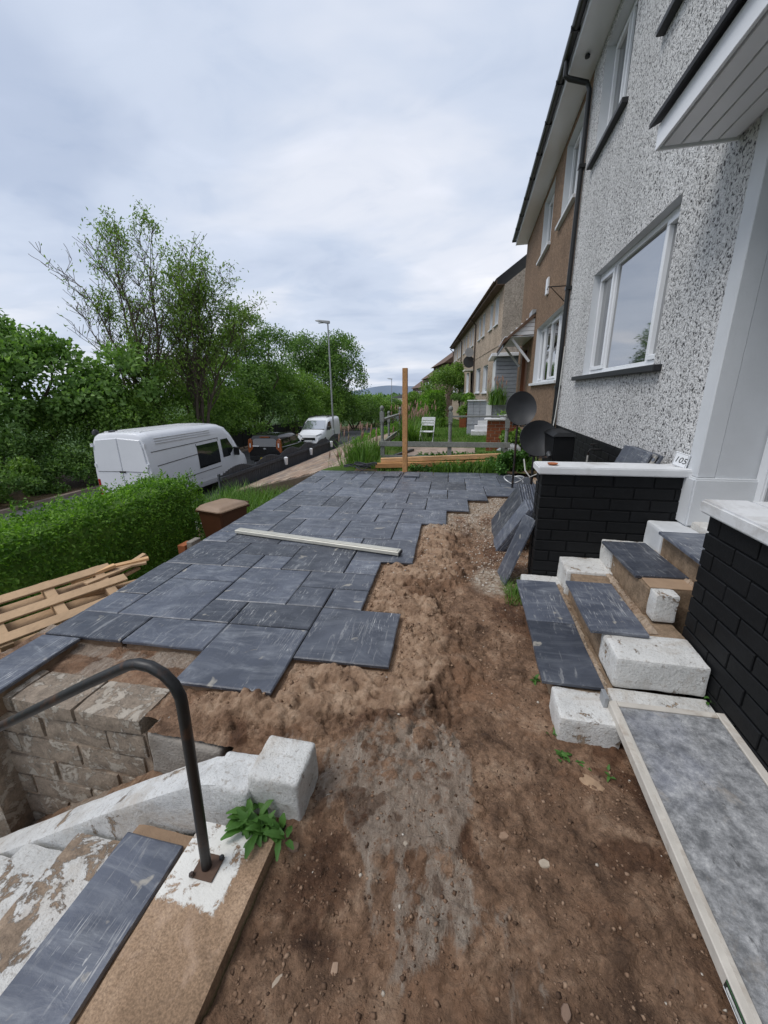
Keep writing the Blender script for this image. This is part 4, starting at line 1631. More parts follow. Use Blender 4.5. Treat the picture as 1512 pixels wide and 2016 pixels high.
# eaves: soffit, fascia, gutter, roof slope over both houses of the pair
def eaves(parent, y0, y1, z, over=.36, gm=BLACKPVC, sm=UPVC, fm=UPVC, rm=ROOFTILE, back=4.5, pitch=36, tile=True):
    MB().box(-over+.02, 0.10, y0, y1, z, z+.018).build('soffit', sm, parent)
    MB().box(-over, -over+.0195, y0, y1, z-.012, z+.17).build('fascia', fm, parent)
    g = MB()
    n = 7
    cx_, cz_, rd = -over-.062, z+.145, .058
    ring0, ring1 = [], []
    for k in range(n+1):
        a = math.pi+math.pi*k/n
        ring0.append((cx_+rd*math.cos(a), cz_+rd*math.sin(a)))
    for k in range(n, -1, -1):
        a = math.pi+math.pi*k/n
        ring0.append((cx_+rd*.86*math.cos(a), cz_+rd*.86*math.sin(a)))
    g.loft([[(x, y0, zz) for x, zz in ring0], [(x, y1, zz) for x, zz in ring0]])
    gut = g.build('gutter', gm, parent)
    if tile:
        yb_ = y0+.4
        while yb_ < y1:
            MB().box(cx_-rd-.006, cx_+rd, yb_, yb_+.022, cz_-rd-.006, cz_+.004).build('bracket', gm, gut)
            yb_ += 1.0
    r_ = MB()
    t = math.tan(R(pitch))
    x0 = -over-.03
    r_.add([(x0, y0, z+.175), (x0, y1, z+.175), (back, y1, z+.175+t*(back-x0)), (back, y0, z+.175+t*(back-x0)),
            (x0, y0, z+.215), (x0, y1, z+.215), (back, y1, z+.215+t*(back-x0)), (back, y0, z+.215+t*(back-x0))],
           [(0, 3, 2, 1), (4, 5, 6, 7), (0, 1, 5, 4), (1, 2, 6, 5), (2, 3, 7, 6), (3, 0, 4, 7)])
    rf = r_.build('roof', rm, parent)
    if tile:
        y = y0
        while y < y1:
            MB().box(x0-.035, x0+.1, y, y+.26, z+.19, z+.235, None).build('tile', rm, rf, bevel=.01)
            y += .30
    return gut


eaves(h1, -4, 8.0, 6.165)
dp = MB()
dp.tube([(-.42, 7.93, 6.25), (-.42, 7.93, 6.08), (-.36, 7.93, 6.04), (-.10, 7.95, 5.97), (-.055, 7.95, 5.88), (-.055, 7.95, .2)], .036, 10)
dpo = dp.build('downpipe', BLACKPVC, h1, smooth=True)
for z in (4.9, 3.2, 1.6):
    MB().box(-.10, .02, 7.90, 8.0, z, z+.05).build('clip', BLACKPVC, dpo)
cam_ = MB().lathe([(.022, -.05), (.034, -.045), (.036, -.02), (.012, 0)], 12, Matrix.Translation((-.18, 7.7, 6.163)))
cam_.build('security_camera', BLACKPVC, h1, smooth=True)
wc = MB()
wc.tube([(-.02, 7.86, 2.3), (-.035, 7.86, 1.6), (-.06, 7.84, 1.1), (-.10, 7.8, .75), (-.15, 7.7, .5)], .010, 6)
wc.build('white_cable', WHITECABLE, h1)

# tap on the plinth
tp = thing('garden_tap', 'outdoor tap with hanging white hose on the black plinth', 'tap', (1.56, 5.25, .85))
mbt = MB()
mbt.tube([(1.60, 5.25, .86), (1.48, 5.25, .86), (1.46, 5.25, .83), (1.46, 5.25, .79)], .012, 8)
mbt.tube([(1.51, 5.25, .86), (1.51, 5.25, .92)], .008, 6)
mbt.box(1.475, 1.545, 5.24, 5.26, .915, .928)
mbt.build('tap_body', BLACKMETAL, tp, True)
MB().tube([(1.46, 5.25, .80), (1.455, 5.25, .6), (1.40, 5.2, .3)], .011, 6).build('hose', WHITECABLE, tp, True)

# black block pillar in the corner behind the slates
pl = thing('brick_pillar', 'black painted pillar with sloped cap standing behind the white coping', 'pillar', (1.09, 5.0, 0))
q = MB()
q.add([(.99, 4.95, -.1), (1.22, 4.95, -.1), (1.22, 5.6, -.1), (.99, 5.6, -.1), (.99, 4.95, 1.04), (1.22, 4.95, 1.04), (1.22, 5.6, 1.04), (.99, 5.6, 1.04)],
      [(0, 3, 2, 1), (4, 5, 6, 7), (0, 1, 5, 4), (1, 2, 6, 5), (2, 3, 7, 6), (3, 0, 4, 7)])
q.build('shaft', BLACKBRICK, pl, True, bevel=.012, seg=2)
q = MB()
q.add([(.965, 4.92, 1.041), (1.245, 4.92, 1.041), (1.245, 5.63, 1.041), (.965, 5.63, 1.041), (1.03, 4.99, 1.085), (1.18, 4.99, 1.085), (1.18, 5.56, 1.085), (1.03, 5.56, 1.085)],
      [(0, 3, 2, 1), (4, 5, 6, 7), (0, 1, 5, 4), (1, 2, 6, 5), (2, 3, 7, 6), (3, 0, 4, 7)])
q.build('cap', BLACKBRICK, pl, True, bevel=.006)

# satellite dishes
def dish(x, y, z, rx, rz_, facing, tilt, label, pole, scale=1.0):
    d_ = thing('satellite_dish', label, 'satellite dish', (x, y, pole), 0, 'dark satellite dishes by the timbers')
    M = Matrix.Translation((x, y, z)) @ rotm(0, 0, facing) @ rotm(R(90)-tilt, 0, 0)
    n, rings = 28, 7
    vs, fs = [(0, 0, -.09*scale)], []
    for i in range(1, rings+1):
        rr_ = i/rings
        for k in range(n):
            a = 2*math.pi*k/n
            vs.append((rx*rr_*math.cos(a), rz_*rr_*math.sin(a), -.09*scale*(1-rr_**2)))
    m0 = len(vs)
    vs += [(v[0]*1.01, v[1]*1.01, v[2]-.010) for v in vs]
    for k in range(n):
        fs.append((0, 1+k, 1+(k+1) % n))
        fs.append((m0, m0+1+(k+1) % n, m0+1+k))
    for i in range(rings-1):
        for k in range(n):
            a, b = 1+i*n+k, 1+i*n+(k+1) % n
            fs.append((a, a+n, b+n, b))
            fs.append((m0+a, m0+b, m0+b+n, m0+a+n))
    e = 1+(rings-1)*n
    for k in range(n):
        fs.append((e+k, m0+e+k, m0+e+(k+1) % n, e+(k+1) % n))
    MB().add(vs, fs, M).build('reflector', DISH, d_, True, smooth=True)
    foot = M @ Vector((0, -rz_*.98, -.01))
    tip = M @ Vector((0, -rz_*1.25, .40*scale))
    arm = MB().tube([M @ Vector((0, -rz_*.7, -.11*scale)), foot+Vector((0, 0, -.02)), tip], .012, 8).build('arm', BLACKMETAL, d_, True)
    MB().box(-.12*scale, .12*scale, -rz_*1.0, -rz_*.86, -.05, -.02, M).build('bracket', BLACKMETAL, d_, True, bevel=.004)
    MB().lathe([(.022, 0), (.030, .02), (.030, .07), (.018, .09)], 12, Matrix.Translation(tip) @ rotm(R(-60), 0, facing)).build('receiver', DISH, d_, True, smooth=True)
    back = M @ Vector((0, 0, -.10*scale))
    MB().tube([back, back+(M.to_3x3() @ Vector((0, 0, -.14))), (back.x+.01, back.y+.16, back.z-.22), (back.x+.01, back.y+.17, pole)], .018, 8).build('pole', BLACKMETAL, d_, True)
    return d_


dish(.78, 6.5, 1.31, .235, .255, R(12), R(10), 'rear dark grey satellite dish facing the patio, the higher one', -.05)
dish(.905, 5.45, .97, .245, .235, R(8), R(16), 'front dark grey satellite dish, the lower one beside the black pillar', -.05)

# ---- brown neighbour
h2 = thing('brown_house', 'brown roughcast house attached beyond the white pebbledash house', 'house', (HX+.002, 0, 0))
holes2 = [(8.45, 11.5, 1.76, 3.08), (8.45, 9.70, 4.74, 6.02), (10.76, 12.1, 4.76, 6.02), (13.0, 14.15, .55, 2.75)]
w = MB()
wall_with_holes(w, 8.002, 15.35, -.6, 6.16, holes2)
w.box(.26, 5, 8.01, 15.34, -.6, 6.16)
w.add([(0, 15.35, -.6), (5, 15.35, -.6), (5, 15.35, 6.16), (0, 15.35, 6.16)], [(0, 1, 2, 3)])
w.build('wall', BROWNCAST, h2)
window(h2, 8.45, 11.5, 1.76, 3.08, (.2, .25, .3, .25), openers=(0, 2), rev=WHITEPAINT, sill=(8.3, 11.7, 1.757, .06), sillm=WHITEPAINT)
window(h2, 8.45, 9.70, 4.74, 6.02, (.5, .5), openers=(0,), rev=WHITEPAINT, sill=(8.35, 9.82, 4.737, .06), sillm=WHITEPAINT)
window(h2, 10.76, 12.1, 4.76, 6.02, (.5, .5), openers=(0,), rev=WHITEPAINT, sill=(10.66, 12.25, 4.757, .06), sillm=WHITEPAINT)
d2 = MB().box(.10, .15, 13.0, 14.15, .55, 2.75).build('door', REDDOOR, h2)
for k in range(4):
    MB().box(.085, .0995, 13.08+.27*k, 13.30+.27*k, .7, 2.6).build('door_board', REDDOOR, d2, bevel=.004)
MB().box(-.005, .10, 12.90, 12.998, .55, 2.85).build('door_post', REDDOOR, h2)
MB().box(-.005, .10, 14.152, 14.25, .55, 2.85).build('door_post', REDDOOR, h2)
# lean-to canopy with brackets
cq = MB()
cq.add([(-.80, 11.95, 2.80), (-.80, 14.6, 2.80), (-.002, 14.6, 3.46), (-.002, 11.95, 3.46), (-.80, 11.95, 2.88), (-.80, 14.6, 2.88), (-.002, 14.6, 3.56), (-.002, 11.95, 3.56)],
       [(0, 3, 2, 1), (4, 5, 6, 7), (0, 1, 5, 4), (1, 2, 6, 5), (2, 3, 7, 6), (3, 0, 4, 7)])
c2 = cq.build('canopy', BROWNROOF, h2)
for k in range(4):
    z0 = 3.02+.10*k
    MB().box(-.002-max(.08, .60-.125*k), -.002, 12.0, 12.015, z0, z0+.092).build('gable_board', UPVC, c2, bevel=.003)
MB().box(-.78, -.76, 12.0, 14.55, 2.72, 2.82).build('fascia', BLACKPVC, c2)
MB().box(-.75, -.002, 12.02, 14.5, 2.98, 3.0).build('canopy_soffit', UPVC, c2)
for y in (12.15, 14.4):
    b_ = MB()
    b_.bar((-.04, y, 2.25), (-.04, y, 2.98), .07, .07)
    b_.bar((-.05, y, 2.35), (-.55, y, 2.95), .06, .06)
    b_.build('canopy_bracket', UPVC, c2)
MB().box(-.10, -.002, 11.95, 12.5, 3.50, 3.62).build('lead_flashing', GALV, c2)
MB().box(-.05, 0, 10.25, 10.45, 3.62, 3.96).build('alarm_box', UPVC, h2, bevel=.01)
eaves(h2, 8.0, 15.45, 6.165, back=4.5)
ab = MB()
ab.tube([(0, 8.35, 3.35), (-.32, 8.35, 3.35), (-.33, 8.35, 3.30)], .010, 6)
ab.tube([(-.02, 8.35, 3.10), (-.28, 8.35, 3.35)], .008, 6)
ab.build('hanging_bracket', BLACKMETAL, h2)
sr = thing('step_rail', 'thin black metal handrail at the brown house beside the dishes', 'handrail', (1.3, 8.6, 0))
MB().tube([(1.20, 8.5, -.05), (1.20, 8.5, .85), (1.42, 8.5, .88)], .014, 6).build('rail', BLACKMETAL, sr, True)
MB().tube([(1.42, 8.5, .88), (1.42, 8.5, -.05)], .014, 6).build('rail_post', BLACKMETAL, sr, True)

# ---- terrace row further down, turned 7 degrees
RX0, RY0, RA = 1.14, 18.0, R(7.0)
EA = 5.62
NROW = 3
RL = 7.9
for i in range(NROW):
    lab = ['first tan terrace house past the brown one, with grey slatted porch', 'second tan terrace house with two satellite dishes on its wall', 'third tan terrace house, the farthest of the terrace row'][i]
    ox, oy = RX0-math.sin(RA)*RL*i, RY0+math.cos(RA)*RL*i
    hh = thing('terrace_house', lab, 'house', (ox, oy, 0), RA, 'tan terrace houses')
    wl_ = [(.95, 1.75), (2.35, 3.1), (4.6, 5.35), (6.0, 6.7)]
    ho = [(a, b, 4.37, 5.45) for a, b in wl_]
    gl = [(2.5, 4.0), (5.2, 6.9)] if i else [(2.9, 4.3), (5.3, 6.9)]
    ho += [(a, b, 1.55, 2.85) for a, b in gl]
    if i:
        ho.append((.6, 1.5, .7, 2.75))
    w = MB()
    wall_with_holes(w, 0, RL-.002, -2.5, EA, ho)
    w.box(.26, 7, .002, RL-.004, -2.5, EA)
    w.build('wall', TANCAST, hh)
    if i == 0:
        g_ = MB()
        g_.add([(0.001, -.004, -2.5), (7, -.004, -2.5), (7, -.004, EA), (3.5, -.004, EA+2.6), (0.001, -.004, EA)], [(0, 1, 2, 3, 4)])
        g_.build('gable', GREYCAST, hh)
    for (a, b) in wl_:
        window(hh, a, b, 4.37, 5.45, (1,), fm=(UPVC if i != 1 else NEWWOOD), rev=WHITEPAINT, sill=(a-.08, b+.08, 4.367, .06), sillm=WHITEPAINT, fr=.05)
    for (a, b) in gl:
        window(hh, a, b, 1.55, 2.85, (.5, .5), rev=WHITEPAINT, sill=(a-.08, b+.08, 1.547, .06), sillm=WHITEPAINT, fr=.06)
    if i:
        MB().box(.10, .15, .6, 1.5, .7, 2.75).build('door', UPVC if i == 2 else DISH, hh)
        MB().box(-.5, 0, .4, 1.8, 2.85, 2.95).build('door_hood', CREAM, hh)
    MB().box(-.02, 0, 0, RL, 3.42, 3.48).build('string_course', TANCAST, hh)
    eaves(hh, 0, RL, EA, .32, BROWNROOF, BROWNROOF, BROWNROOF, ROOFTILE, 3.5, 36, False)
    MB().tube([(-.36, RL-.2, EA), (-.06, RL-.2, EA-.3), (-.06, RL-.2, 0)], .04, 6).build('downpipe', simple('brown_pipe%d' % i, (.05, .032, .024), .5), hh)
    if i == 0:
        pass
    if i == 1:
        dd = MB().lathe([(.01, 0), (.2, .02), (.36, .08)], 18, Matrix.Translation((-.30, .55, 3.35)) @ rotm(R(80), 0, R(10)))
        dd.build('wall_dish', DISH, hh, smooth=True)
        MB().tube([(-.3, .6, 3.35), (-.02, .6, 3.3)], .02, 6).build('dish_arm', GALV, hh)
        MB().lathe([(.01, 0), (.15, .02), (.28, .06)], 18, Matrix.Translation((-.30, .50, 3.9)) @ rotm(R(80), 0, R(10))).build('wall_dish', GALV, hh, smooth=True)
    if i == 2:
        MB().lathe([(.01, 0), (.2, .02), (.36, .08)], 18, Matrix.Translation((-.30, 2.0, 3.2)) @ rotm(R(80), 0, R(10))).build('wall_dish', DISH, hh, smooth=True)

# flat roofed grey slatted porch between the brown house and the terrace
pr = thing('slatted_porch', 'grey slatted porch with white flat roof at the start of the terrace', 'porch', (1.3, 16.9, 0))
GP = simple('grey_porch', (.27, .29, .32), .6)
MB().box(.90, 1.9, 16.03, 17.9, .2, 2.80).build('wall', GP, pr, True)
for k in range(15):
    MB().box(.905, 1.88, 16.0, 16.026, .70+.138*k, .822+.138*k).build('slat', GP, pr, True, bevel=.006)
MB().box(.70, 2.0, 15.80, 18.3, 2.802, 2.92).build('roof', UPVC, pr, True, bevel=.01)
for (a, b) in ((16.1, 16.6), (16.68, 17.2), (17.28, 17.8)):
    MB().box(.870, .897, a, b, .5, 2.7).build('panel', UPVC, pr, True, bevel=.006)

# far brown stepped roofs below the terrace
for i, (x, y, e, L, lab) in enumerate(((-2.4, 43.0, 4.6, 9, 'large brown roofed house just below the terrace'), (-4.6, 52.5, 3.6, 10, 'brown roofed house in the middle of the descending group'), (-7.2, 63, 2.5, 14, 'lowest brown roofed house far down the hill'))):
    hh = thing('brown_roofed_house', lab, 'house', (x, y, -6), R(14), 'brown roofed houses down the hill')
    MB().box(0, 7, 0, L, -2, e+6).build('wall', FARCAST, hh)
    r_ = MB()
    z = e+6
    r_.add([(-.4, -.3, z-.1), (-.4, L, z-.1), (3.5, L, z+2.6), (3.5, -.3, z+2.6), (7.4, -.3, z-.1), (7.4, L, z-.1)], [(0, 1, 2, 3), (3, 2, 5, 4), (0, 3, 4), (1, 5, 2), (0, 4, 5, 1)])
    r_.build('roof', BROWNROOF, hh)
    for k in range(3):
        wn_ = MB().box(-.03, 0, 1.2+2.6*k, 2.2+2.6*k, z-1.7, z-.6).build('window', UPVC, hh)
        MB().box(-.04, -.031, 1.3+2.6*k, 2.1+2.6*k, z-1.6, z-.7).build('pane', GLASS, wn_)
    MB().box(2.0, 2.6, -.04, 0, z-1.2, z-.2).build('window', UPVC, hh)

# ------------------------------------------------------------------ ground, road, gardens
def drop(y):
    """the street falls away down the hill"""
    y = np.asarray(y, dtype=float)
    return np.where(y < 30, 0, np.where(y < 170, -(y-30)*.046, -140*.046-(y-170)*.004))


def ground_z(x, y):
    return -2.12+drop(y)+0*x


gx = np.concatenate([np.linspace(-9000, -200, 12), np.linspace(-120, 60, 40), np.linspace(150, 9000, 12)])
gy = np.concatenate([np.linspace(-300, -20, 5), np.linspace(-10, 180, 60), np.geomspace(230, 9000, 14)])
tag(put('ground', grid_mesh('ground', gx, gy, lambda x, y: ground_z(x, y)+.02*np.minimum(0, x+14)*.0, FARG, None, False)), kind='structure')
RD = np.linspace(-12, 175, 90)


def strip(name, x0, x1, zoff, m, ys_=RD, nx=3, sl=0.0):
    f = lambda x, y: -1.95+drop(y)+zoff+sl*(x-x0)
    return tag(put(name, grid_mesh(name, np.linspace(x0, x1, nx), ys_, f, m, None, False)), kind='structure')


strip('road', -14.4, -8.75, 0, ASPHALT)
strip('pavement', -8.62, -6.7, .12, PAVING)
strip('far_verge', -19, -14.55, .10, EARTHG)


def kerb_run(name, x0, x1, ztop):
    mb = MB()
    vs, fs = [], []
    for y in RD:
        z = -1.95+float(drop(y))
        vs += [(x0, y, z-.1), (x0, y, z+ztop), (x1, y, z+ztop), (x1, y, z-.1)]
    for i in range(len(RD)-1):
        a = i*4
        for k in range(3):
            fs.append((a+k, a+k+1, a+k+5, a+k+4))
    mb.add(vs, fs)
    return tag(mb.build(name, KERB), kind='structure')


kerb_run('kerb', -8.75, -8.62, .125)
kerb_run('kerb', -14.55, -14.40, .12)

# lower garden beside the patio and bank up to the gardens
tag(put('lower_garden', grid_mesh('lower_garden', np.linspace(-6.7, -1.2, 60), np.linspace(-3, 9.3, 90),
        lambda x, y: -1.22+.05*fbm(x, y, 1.5, 4, 3)-.62*sstep(-5.6, -6.6, x), EARTHG, None, False)), kind='structure')
# retaining wall under the patio's left edge
rw = MB()
for (v0, v1, u) in ((-3, 19, -3.97),):
    a, b = puv(u, v0), puv(u, v1)
    rw.bar((a.x+.08, a.y, -.66), (b.x+.08, b.y, -.66), .15, 1.26)
tag(rw.build('retaining_wall', BLOCK), 'concrete retaining wall under the left edge of the slate patio', 'wall')
a, b = puv(-3.9, 19.05), puv(10, 19.0)


def garden_z(x, y):
    base = .02*np.sin(x*1.3)+.05*fbm(x, y, .9, 3, 7)
    fall = -.95*sstep(-2.6, -5.6, x)
    return -.03+base+fall-.035*np.maximum(0, y-18)-.9*sstep(-5.8, -6.7, x)-.45*sstep(-2.5, -3.0, x)*sstep(8.6, 9.3, y)*(1-sstep(20.3, 21.5, y))


tag(put('garden', grid_mesh('garden', np.linspace(-6.7, 6, 90), np.concatenate([np.linspace(7.95, 20, 80), np.linspace(20.6, 60, 40)]), garden_z, GRASSG,
        lambda x, y: ~((x < -3.3) & (y < 9.2)), False)), kind='structure')


def gz(x, y):
    return float(garden_z(np.array([[float(x)]]), np.array([[float(y)]]))[0, 0])


# earth strip at the far patio edge
tag(put('earth_strip', grid_mesh('earth_strip', np.linspace(-2.4, 1.55, 120), np.linspace(7.9, 9.0, 40),
        lambda x, y: garden_z(x, y)+.012+.03*fbm(x, y, 6, 4, 5), EARTHG, None, False)), kind='structure')

# neighbour's block paved drive, laid as rows of small blocks
def drive_z(x, y):
    return -.22-.25*(-3.2-x)-.0*y


dv_ = MB()
vs = [(-6.45, 9.35, drive_z(-6.45, 9)), (-3.0, 9.0, drive_z(-3.0, 9)), (-2.7, 20.5, drive_z(-3.4, 20)), (-6.55, 20.5, drive_z(-6.55, 20))]
dv_.add([(x, y, z-.35) for x, y, z in vs]+[(x, y, z-.004) for x, y, z in vs], [(0, 3, 2, 1), (4, 5, 6, 7), (0, 1, 5, 4), (1, 2, 6, 5), (2, 3, 7, 6), (3, 0, 4, 7)])
drive = tag(dv_.build('driveway', simple('drive_joint', (.10, .075, .055), .95, 8, .3)), kind='structure')
PVM = []
for c in ((.27, .205, .155), (.34, .27, .21), (.22, .175, .145), (.30, .215, .16)):
    PVM.append(simple('paving_block_%d' % len(PVM), c, .9, 7, .25, 60, .4, .004, .25))
pvmesh = [MB().box(-.096, .096, -.196, .196, -.03, .012).mesh('paver', m, .006) for m in PVM]
rest = [MB() for _ in PVM]
sl_ = -math.atan(.25)
cnt = 0
rr = random.Random(8)
rows = []
y = 9.55
while y < 20.3:
    x = -6.3
    while x < -2.9:
        rows.append((x, y+(.2 if int(round((x+6.3)/.2)) % 2 else 0)))
        x += .2
    y += .4
rows.sort(key=lambda p: p[0]**2+p[1]**2)
for i, (x, y) in enumerate(rows):
    k = rr.randrange(4)
    z = drive_z(x, y)+rr.uniform(-.003, .003)
    if i < 290:
        put('paver', pvmesh[k], drive, True, (x, y, z), (0, sl_, 0))
    else:
        M = Matrix.Translation((x, y, z)) @ rotm(0, sl_, 0)
        rest[0].box(-.096, .096, -.196, .196, -.03, .012, M)
tag(rest[0].build('far_pavers', m_crumb('far_paving_block', [(.22, .175, .145), (.27, .205, .155), (.30, .215, .16), (.34, .27, .21)]), drive, True), kind='stuff')

# dark fence of vertical boards along the drive
fe = thing('board_fence', 'dark stained low board fence with scalloped top along the paved drive', 'fence', (-6.6, 14, -1.1))
y = 9.45
k = 0
while y < 19.6:
    ph = ((y-9.45) % 1.75)/1.75
    top = -.50+.03*math.sin(y)+.17*math.sin(math.pi*ph)**1.0-.04
    mb = MB().box(-6.645, -6.622, y, y+.115, -1.42, top)
    mb.build('board', FENCEWOOD, fe, True, bevel=.003)
    y += .125
for z in (-.64,):
    MB().box(-6.62, -6.575, 9.4, 19.6, z-.05, z+.05).build('rail', FENCEWOOD, fe, True, bevel=.004)
MB().box(-6.62, -6.575, 9.4, 19.6, -1.18, -1.08).build('rail', FENCEWOOD, fe, True, bevel=.004)
for y in (9.4, 11.4, 13.4, 15.4, 17.4, 19.5):
    MB().box(-6.70, -6.646, y, y+.08, -2.0, -.5).build('post', FENCEWOOD, fe, True, bevel=.004)
for i, y in enumerate((13.2, 15.6, 18.2)):
    ln = thing('fence_lantern', ['nearest', 'middle', 'farthest'][i]+' small white solar lamp hung on the dark fence', 'lamp', (-6.55, y, -.75), 0, 'white lamps on the fence')
    MB().lathe([(.05, -.30), (.075, -.06), (.08, -.05), (.03, -.02)], 10, Matrix.Translation((-6.48, y, -.58))).build('shade', UPVC, ln, True)
    MB().box(-6.575, -6.49, y-.01, y+.01, -.62, -.60).build('hook', BLACKMETAL, ln, True)

# ------------------------------------------------------------------ wheelie bin
bn = thing('wheelie_bin', 'brown wheelie bin with faded lid between hedge and patio', 'bin', (-3.98, 5.62, -1.2), R(-14))
sec = [(-1e-9, .185, .20), (.06, .20, .215), (.80, .262, .284), (.93, .268, .292)]
rings = []
for z, a, b in sec:
    a, b = a, b
    rings.append([(-a+.03, -b, z), (a-.03, -b, z), (a, -b+.03, z), (a, b-.03, z), (a-.03, b, z), (-a+.03, b, z), (-a, b-.03, z), (-a, -b+.03, z)])
MB().loft(rings).build('body', BINBROWN, bn, bevel=.006)
MB().box(-.295, .295, -.315, .33, .93, .965).build('rim', BINBROWN, bn, bevel=.012, seg=2)
lid = MB()
lr = []
for z, a, b in ((.966, .300, .33), (.985, .302, .332), (.992, .286, .315), (1.03, .262, .285), (1.055, .20, .21), (1.060, .15, .15)):
    lr.append([(-a+.05, -b, z), (a-.05, -b, z), (a, -b+.05, z), (a, b-.05, z), (a-.05, b, z), (-a+.05, b, z), (-a, b-.05, z), (-a, -b+.05, z)])
lid.loft(lr)
ld = lid.build('lid', BINLID, bn, bevel=.008, seg=2, smooth=True)
MB().tube([(-.22, .36, .99), (.22, .36, .99)], .016, 8).build('handle', BINBROWN, bn)
for s in (-1, 1):
    MB().lathe([(.10, -.03), (.105, 0), (.10, .03)], 16, Matrix.Translation((s*.24, .24, .10)) @ rotm(0, R(90), 0)).build('wheel', TYRE, bn)
bs = thing('loose_bricks', 'orange brick with a pale slab beside the brown bin', 'brick', (-4.15, 5.0, -1.2))
MB().box(-4.35, -4.22, 4.88, 5.10, -1.2, -.66).build('brick_stack', TERRACOTTA, bs, True, bevel=.006)
MB().box(-4.20, -4.10, 4.9, 5.12, -1.2, -.60).build('slab', GREYCONC, bs, True, bevel=.01)

# ------------------------------------------------------------------ foliage helpers
def leaf_cloud(centers, normals, size, g, aspect=.5, spread=.9, up=.3, fold=.22, jit=.35):
    n = len(centers)
    D = normals*.5+g.normal(0, spread, (n, 3))
    D[:, 2] += up*g.normal(0, 1, n)-.15
    D /= np.linalg.norm(D, axis=1)[:, None]
    Nn = normals+g.normal(0, .7, (n, 3))
    Nn[:, 2] += .6
    Nn -= D*np.sum(Nn*D, 1)[:, None]
    Nn /= np.linalg.norm(Nn, axis=1)[:, None]+1e-9
    L = size*(1-jit+2*jit*g.random(n))
    return leaves_np(centers, D, Nn, L, L*aspect, fold, .12)


def privet_hedge(name, label, x0, x1, y0, y1, z0, z1, n, size, m, seed=3, wob=.09, sprigs=120, cat='hedge', skew=None, rz=0.0, origin=None):
    h = thing(name, label, cat, ((x0+x1)/2, (y0+y1)/2, z0))
    g = np.random.default_rng(seed)
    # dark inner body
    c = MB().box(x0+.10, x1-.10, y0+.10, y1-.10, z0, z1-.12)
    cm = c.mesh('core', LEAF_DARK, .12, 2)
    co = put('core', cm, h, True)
    A = np.array([(x1-x0)*(y1-y0), (y1-y0)*(z1-z0), (y1-y0)*(z1-z0), (x1-x0)*(z1-z0), (x1-x0)*(z1-z0)])
    cntf = (A/A.sum()*n).astype(int)
    P, Nn = [], []
    for f, k in enumerate(cntf):
        a, b = g.random(k), g.random(k)
        if f == 0:
            p = np.stack([x0+(x1-x0)*a, y0+(y1-y0)*b, np.full(k, z1)], 1)
            nn = np.tile([0, 0, 1.0], (k, 1))
        elif f in (1, 2):
            p = np.stack([np.full(k, x1 if f == 1 else x0), y0+(y1-y0)*a, z0+(z1-z0)*b], 1)
            nn = np.tile([1.0 if f == 1 else -1.0, 0, 0], (k, 1))
        else:
            p = np.stack([x0+(x1-x0)*a, np.full(k, y0 if f == 3 else y1), z0+(z1-z0)*b], 1)
            nn = np.tile([0, -1.0 if f == 3 else 1.0, 0], (k, 1))
        P.append(p)
        Nn.append(nn)
    P, Nn = np.concatenate(P), np.concatenate(Nn)
    # round the shoulders, uneven clumps
    cx, cy = (x0+x1)/2, (y0+y1)/2
    ex = np.abs(P[:, 0]-cx)/((x1-x0)/2)
    ey = np.abs(P[:, 1]-cy)/((y1-y0)/2)
    top = (P[:, 2]-z0)/(z1-z0)
    sh_ = np.maximum(0, top-.72)/.28*np.maximum(0, np.maximum(ex, 1-(1-ey)*((y1-y0)/2)/.35)-.55)/.45
    P[:, 2] -= sh_*.11
    P[:, 0] -= np.sign(P[:, 0]-cx)*sh_*.07
    w1 = fbm(P[:, 0]*1+P[:, 2]*.7, P[:, 1]+P[:, 2]*.4, 1.6, 4, seed)
    w2 = fbm(P[:, 0]+P[:, 2]*1.3, P[:, 1]-P[:, 2], 5.5, 3, seed+5)
    P += Nn*((w1*wob+w2*wob*.7)-.10*g.random(len(P))**1.5)[:, None]
    V, F = leaf_cloud(P, Nn, size, g, .5, .75)
    if sprigs:
        k = sprigs
        bp = np.stack([x0+(x1-x0)*g.random(k), y0+(y1-y0)*g.random(k), np.full(k, z1-.05)+wob*.3], 1)
        hgt = .06+.16*g.random(k)**2
        Pp = []
        for j in range(11):
            t = j/10
            Pp.append(bp+np.stack([g.normal(0, .012, k), g.normal(0, .012, k), hgt*t+.0*bp[:, 0]], 1))
        Pp = np.concatenate(Pp)
        V2, F2 = leaf_cloud(Pp, np.tile([0, 0, 1.0], (len(Pp), 1)), size*.95, g, .45, .8, .6)
        F = np.concatenate([F, F2+len(V)])
        V = np.concatenate([V, V2])
    put('foliage', np_mesh('foliage', V, F, m), h, True)
    return h


privet_hedge('privet_hedge', 'bright green clipped privet hedge along the lower garden at left', -5.75, -4.72, -.5, 6.15, -1.5, .15, 48000, .052, LEAF_HEDGE, 3, .08, 260)


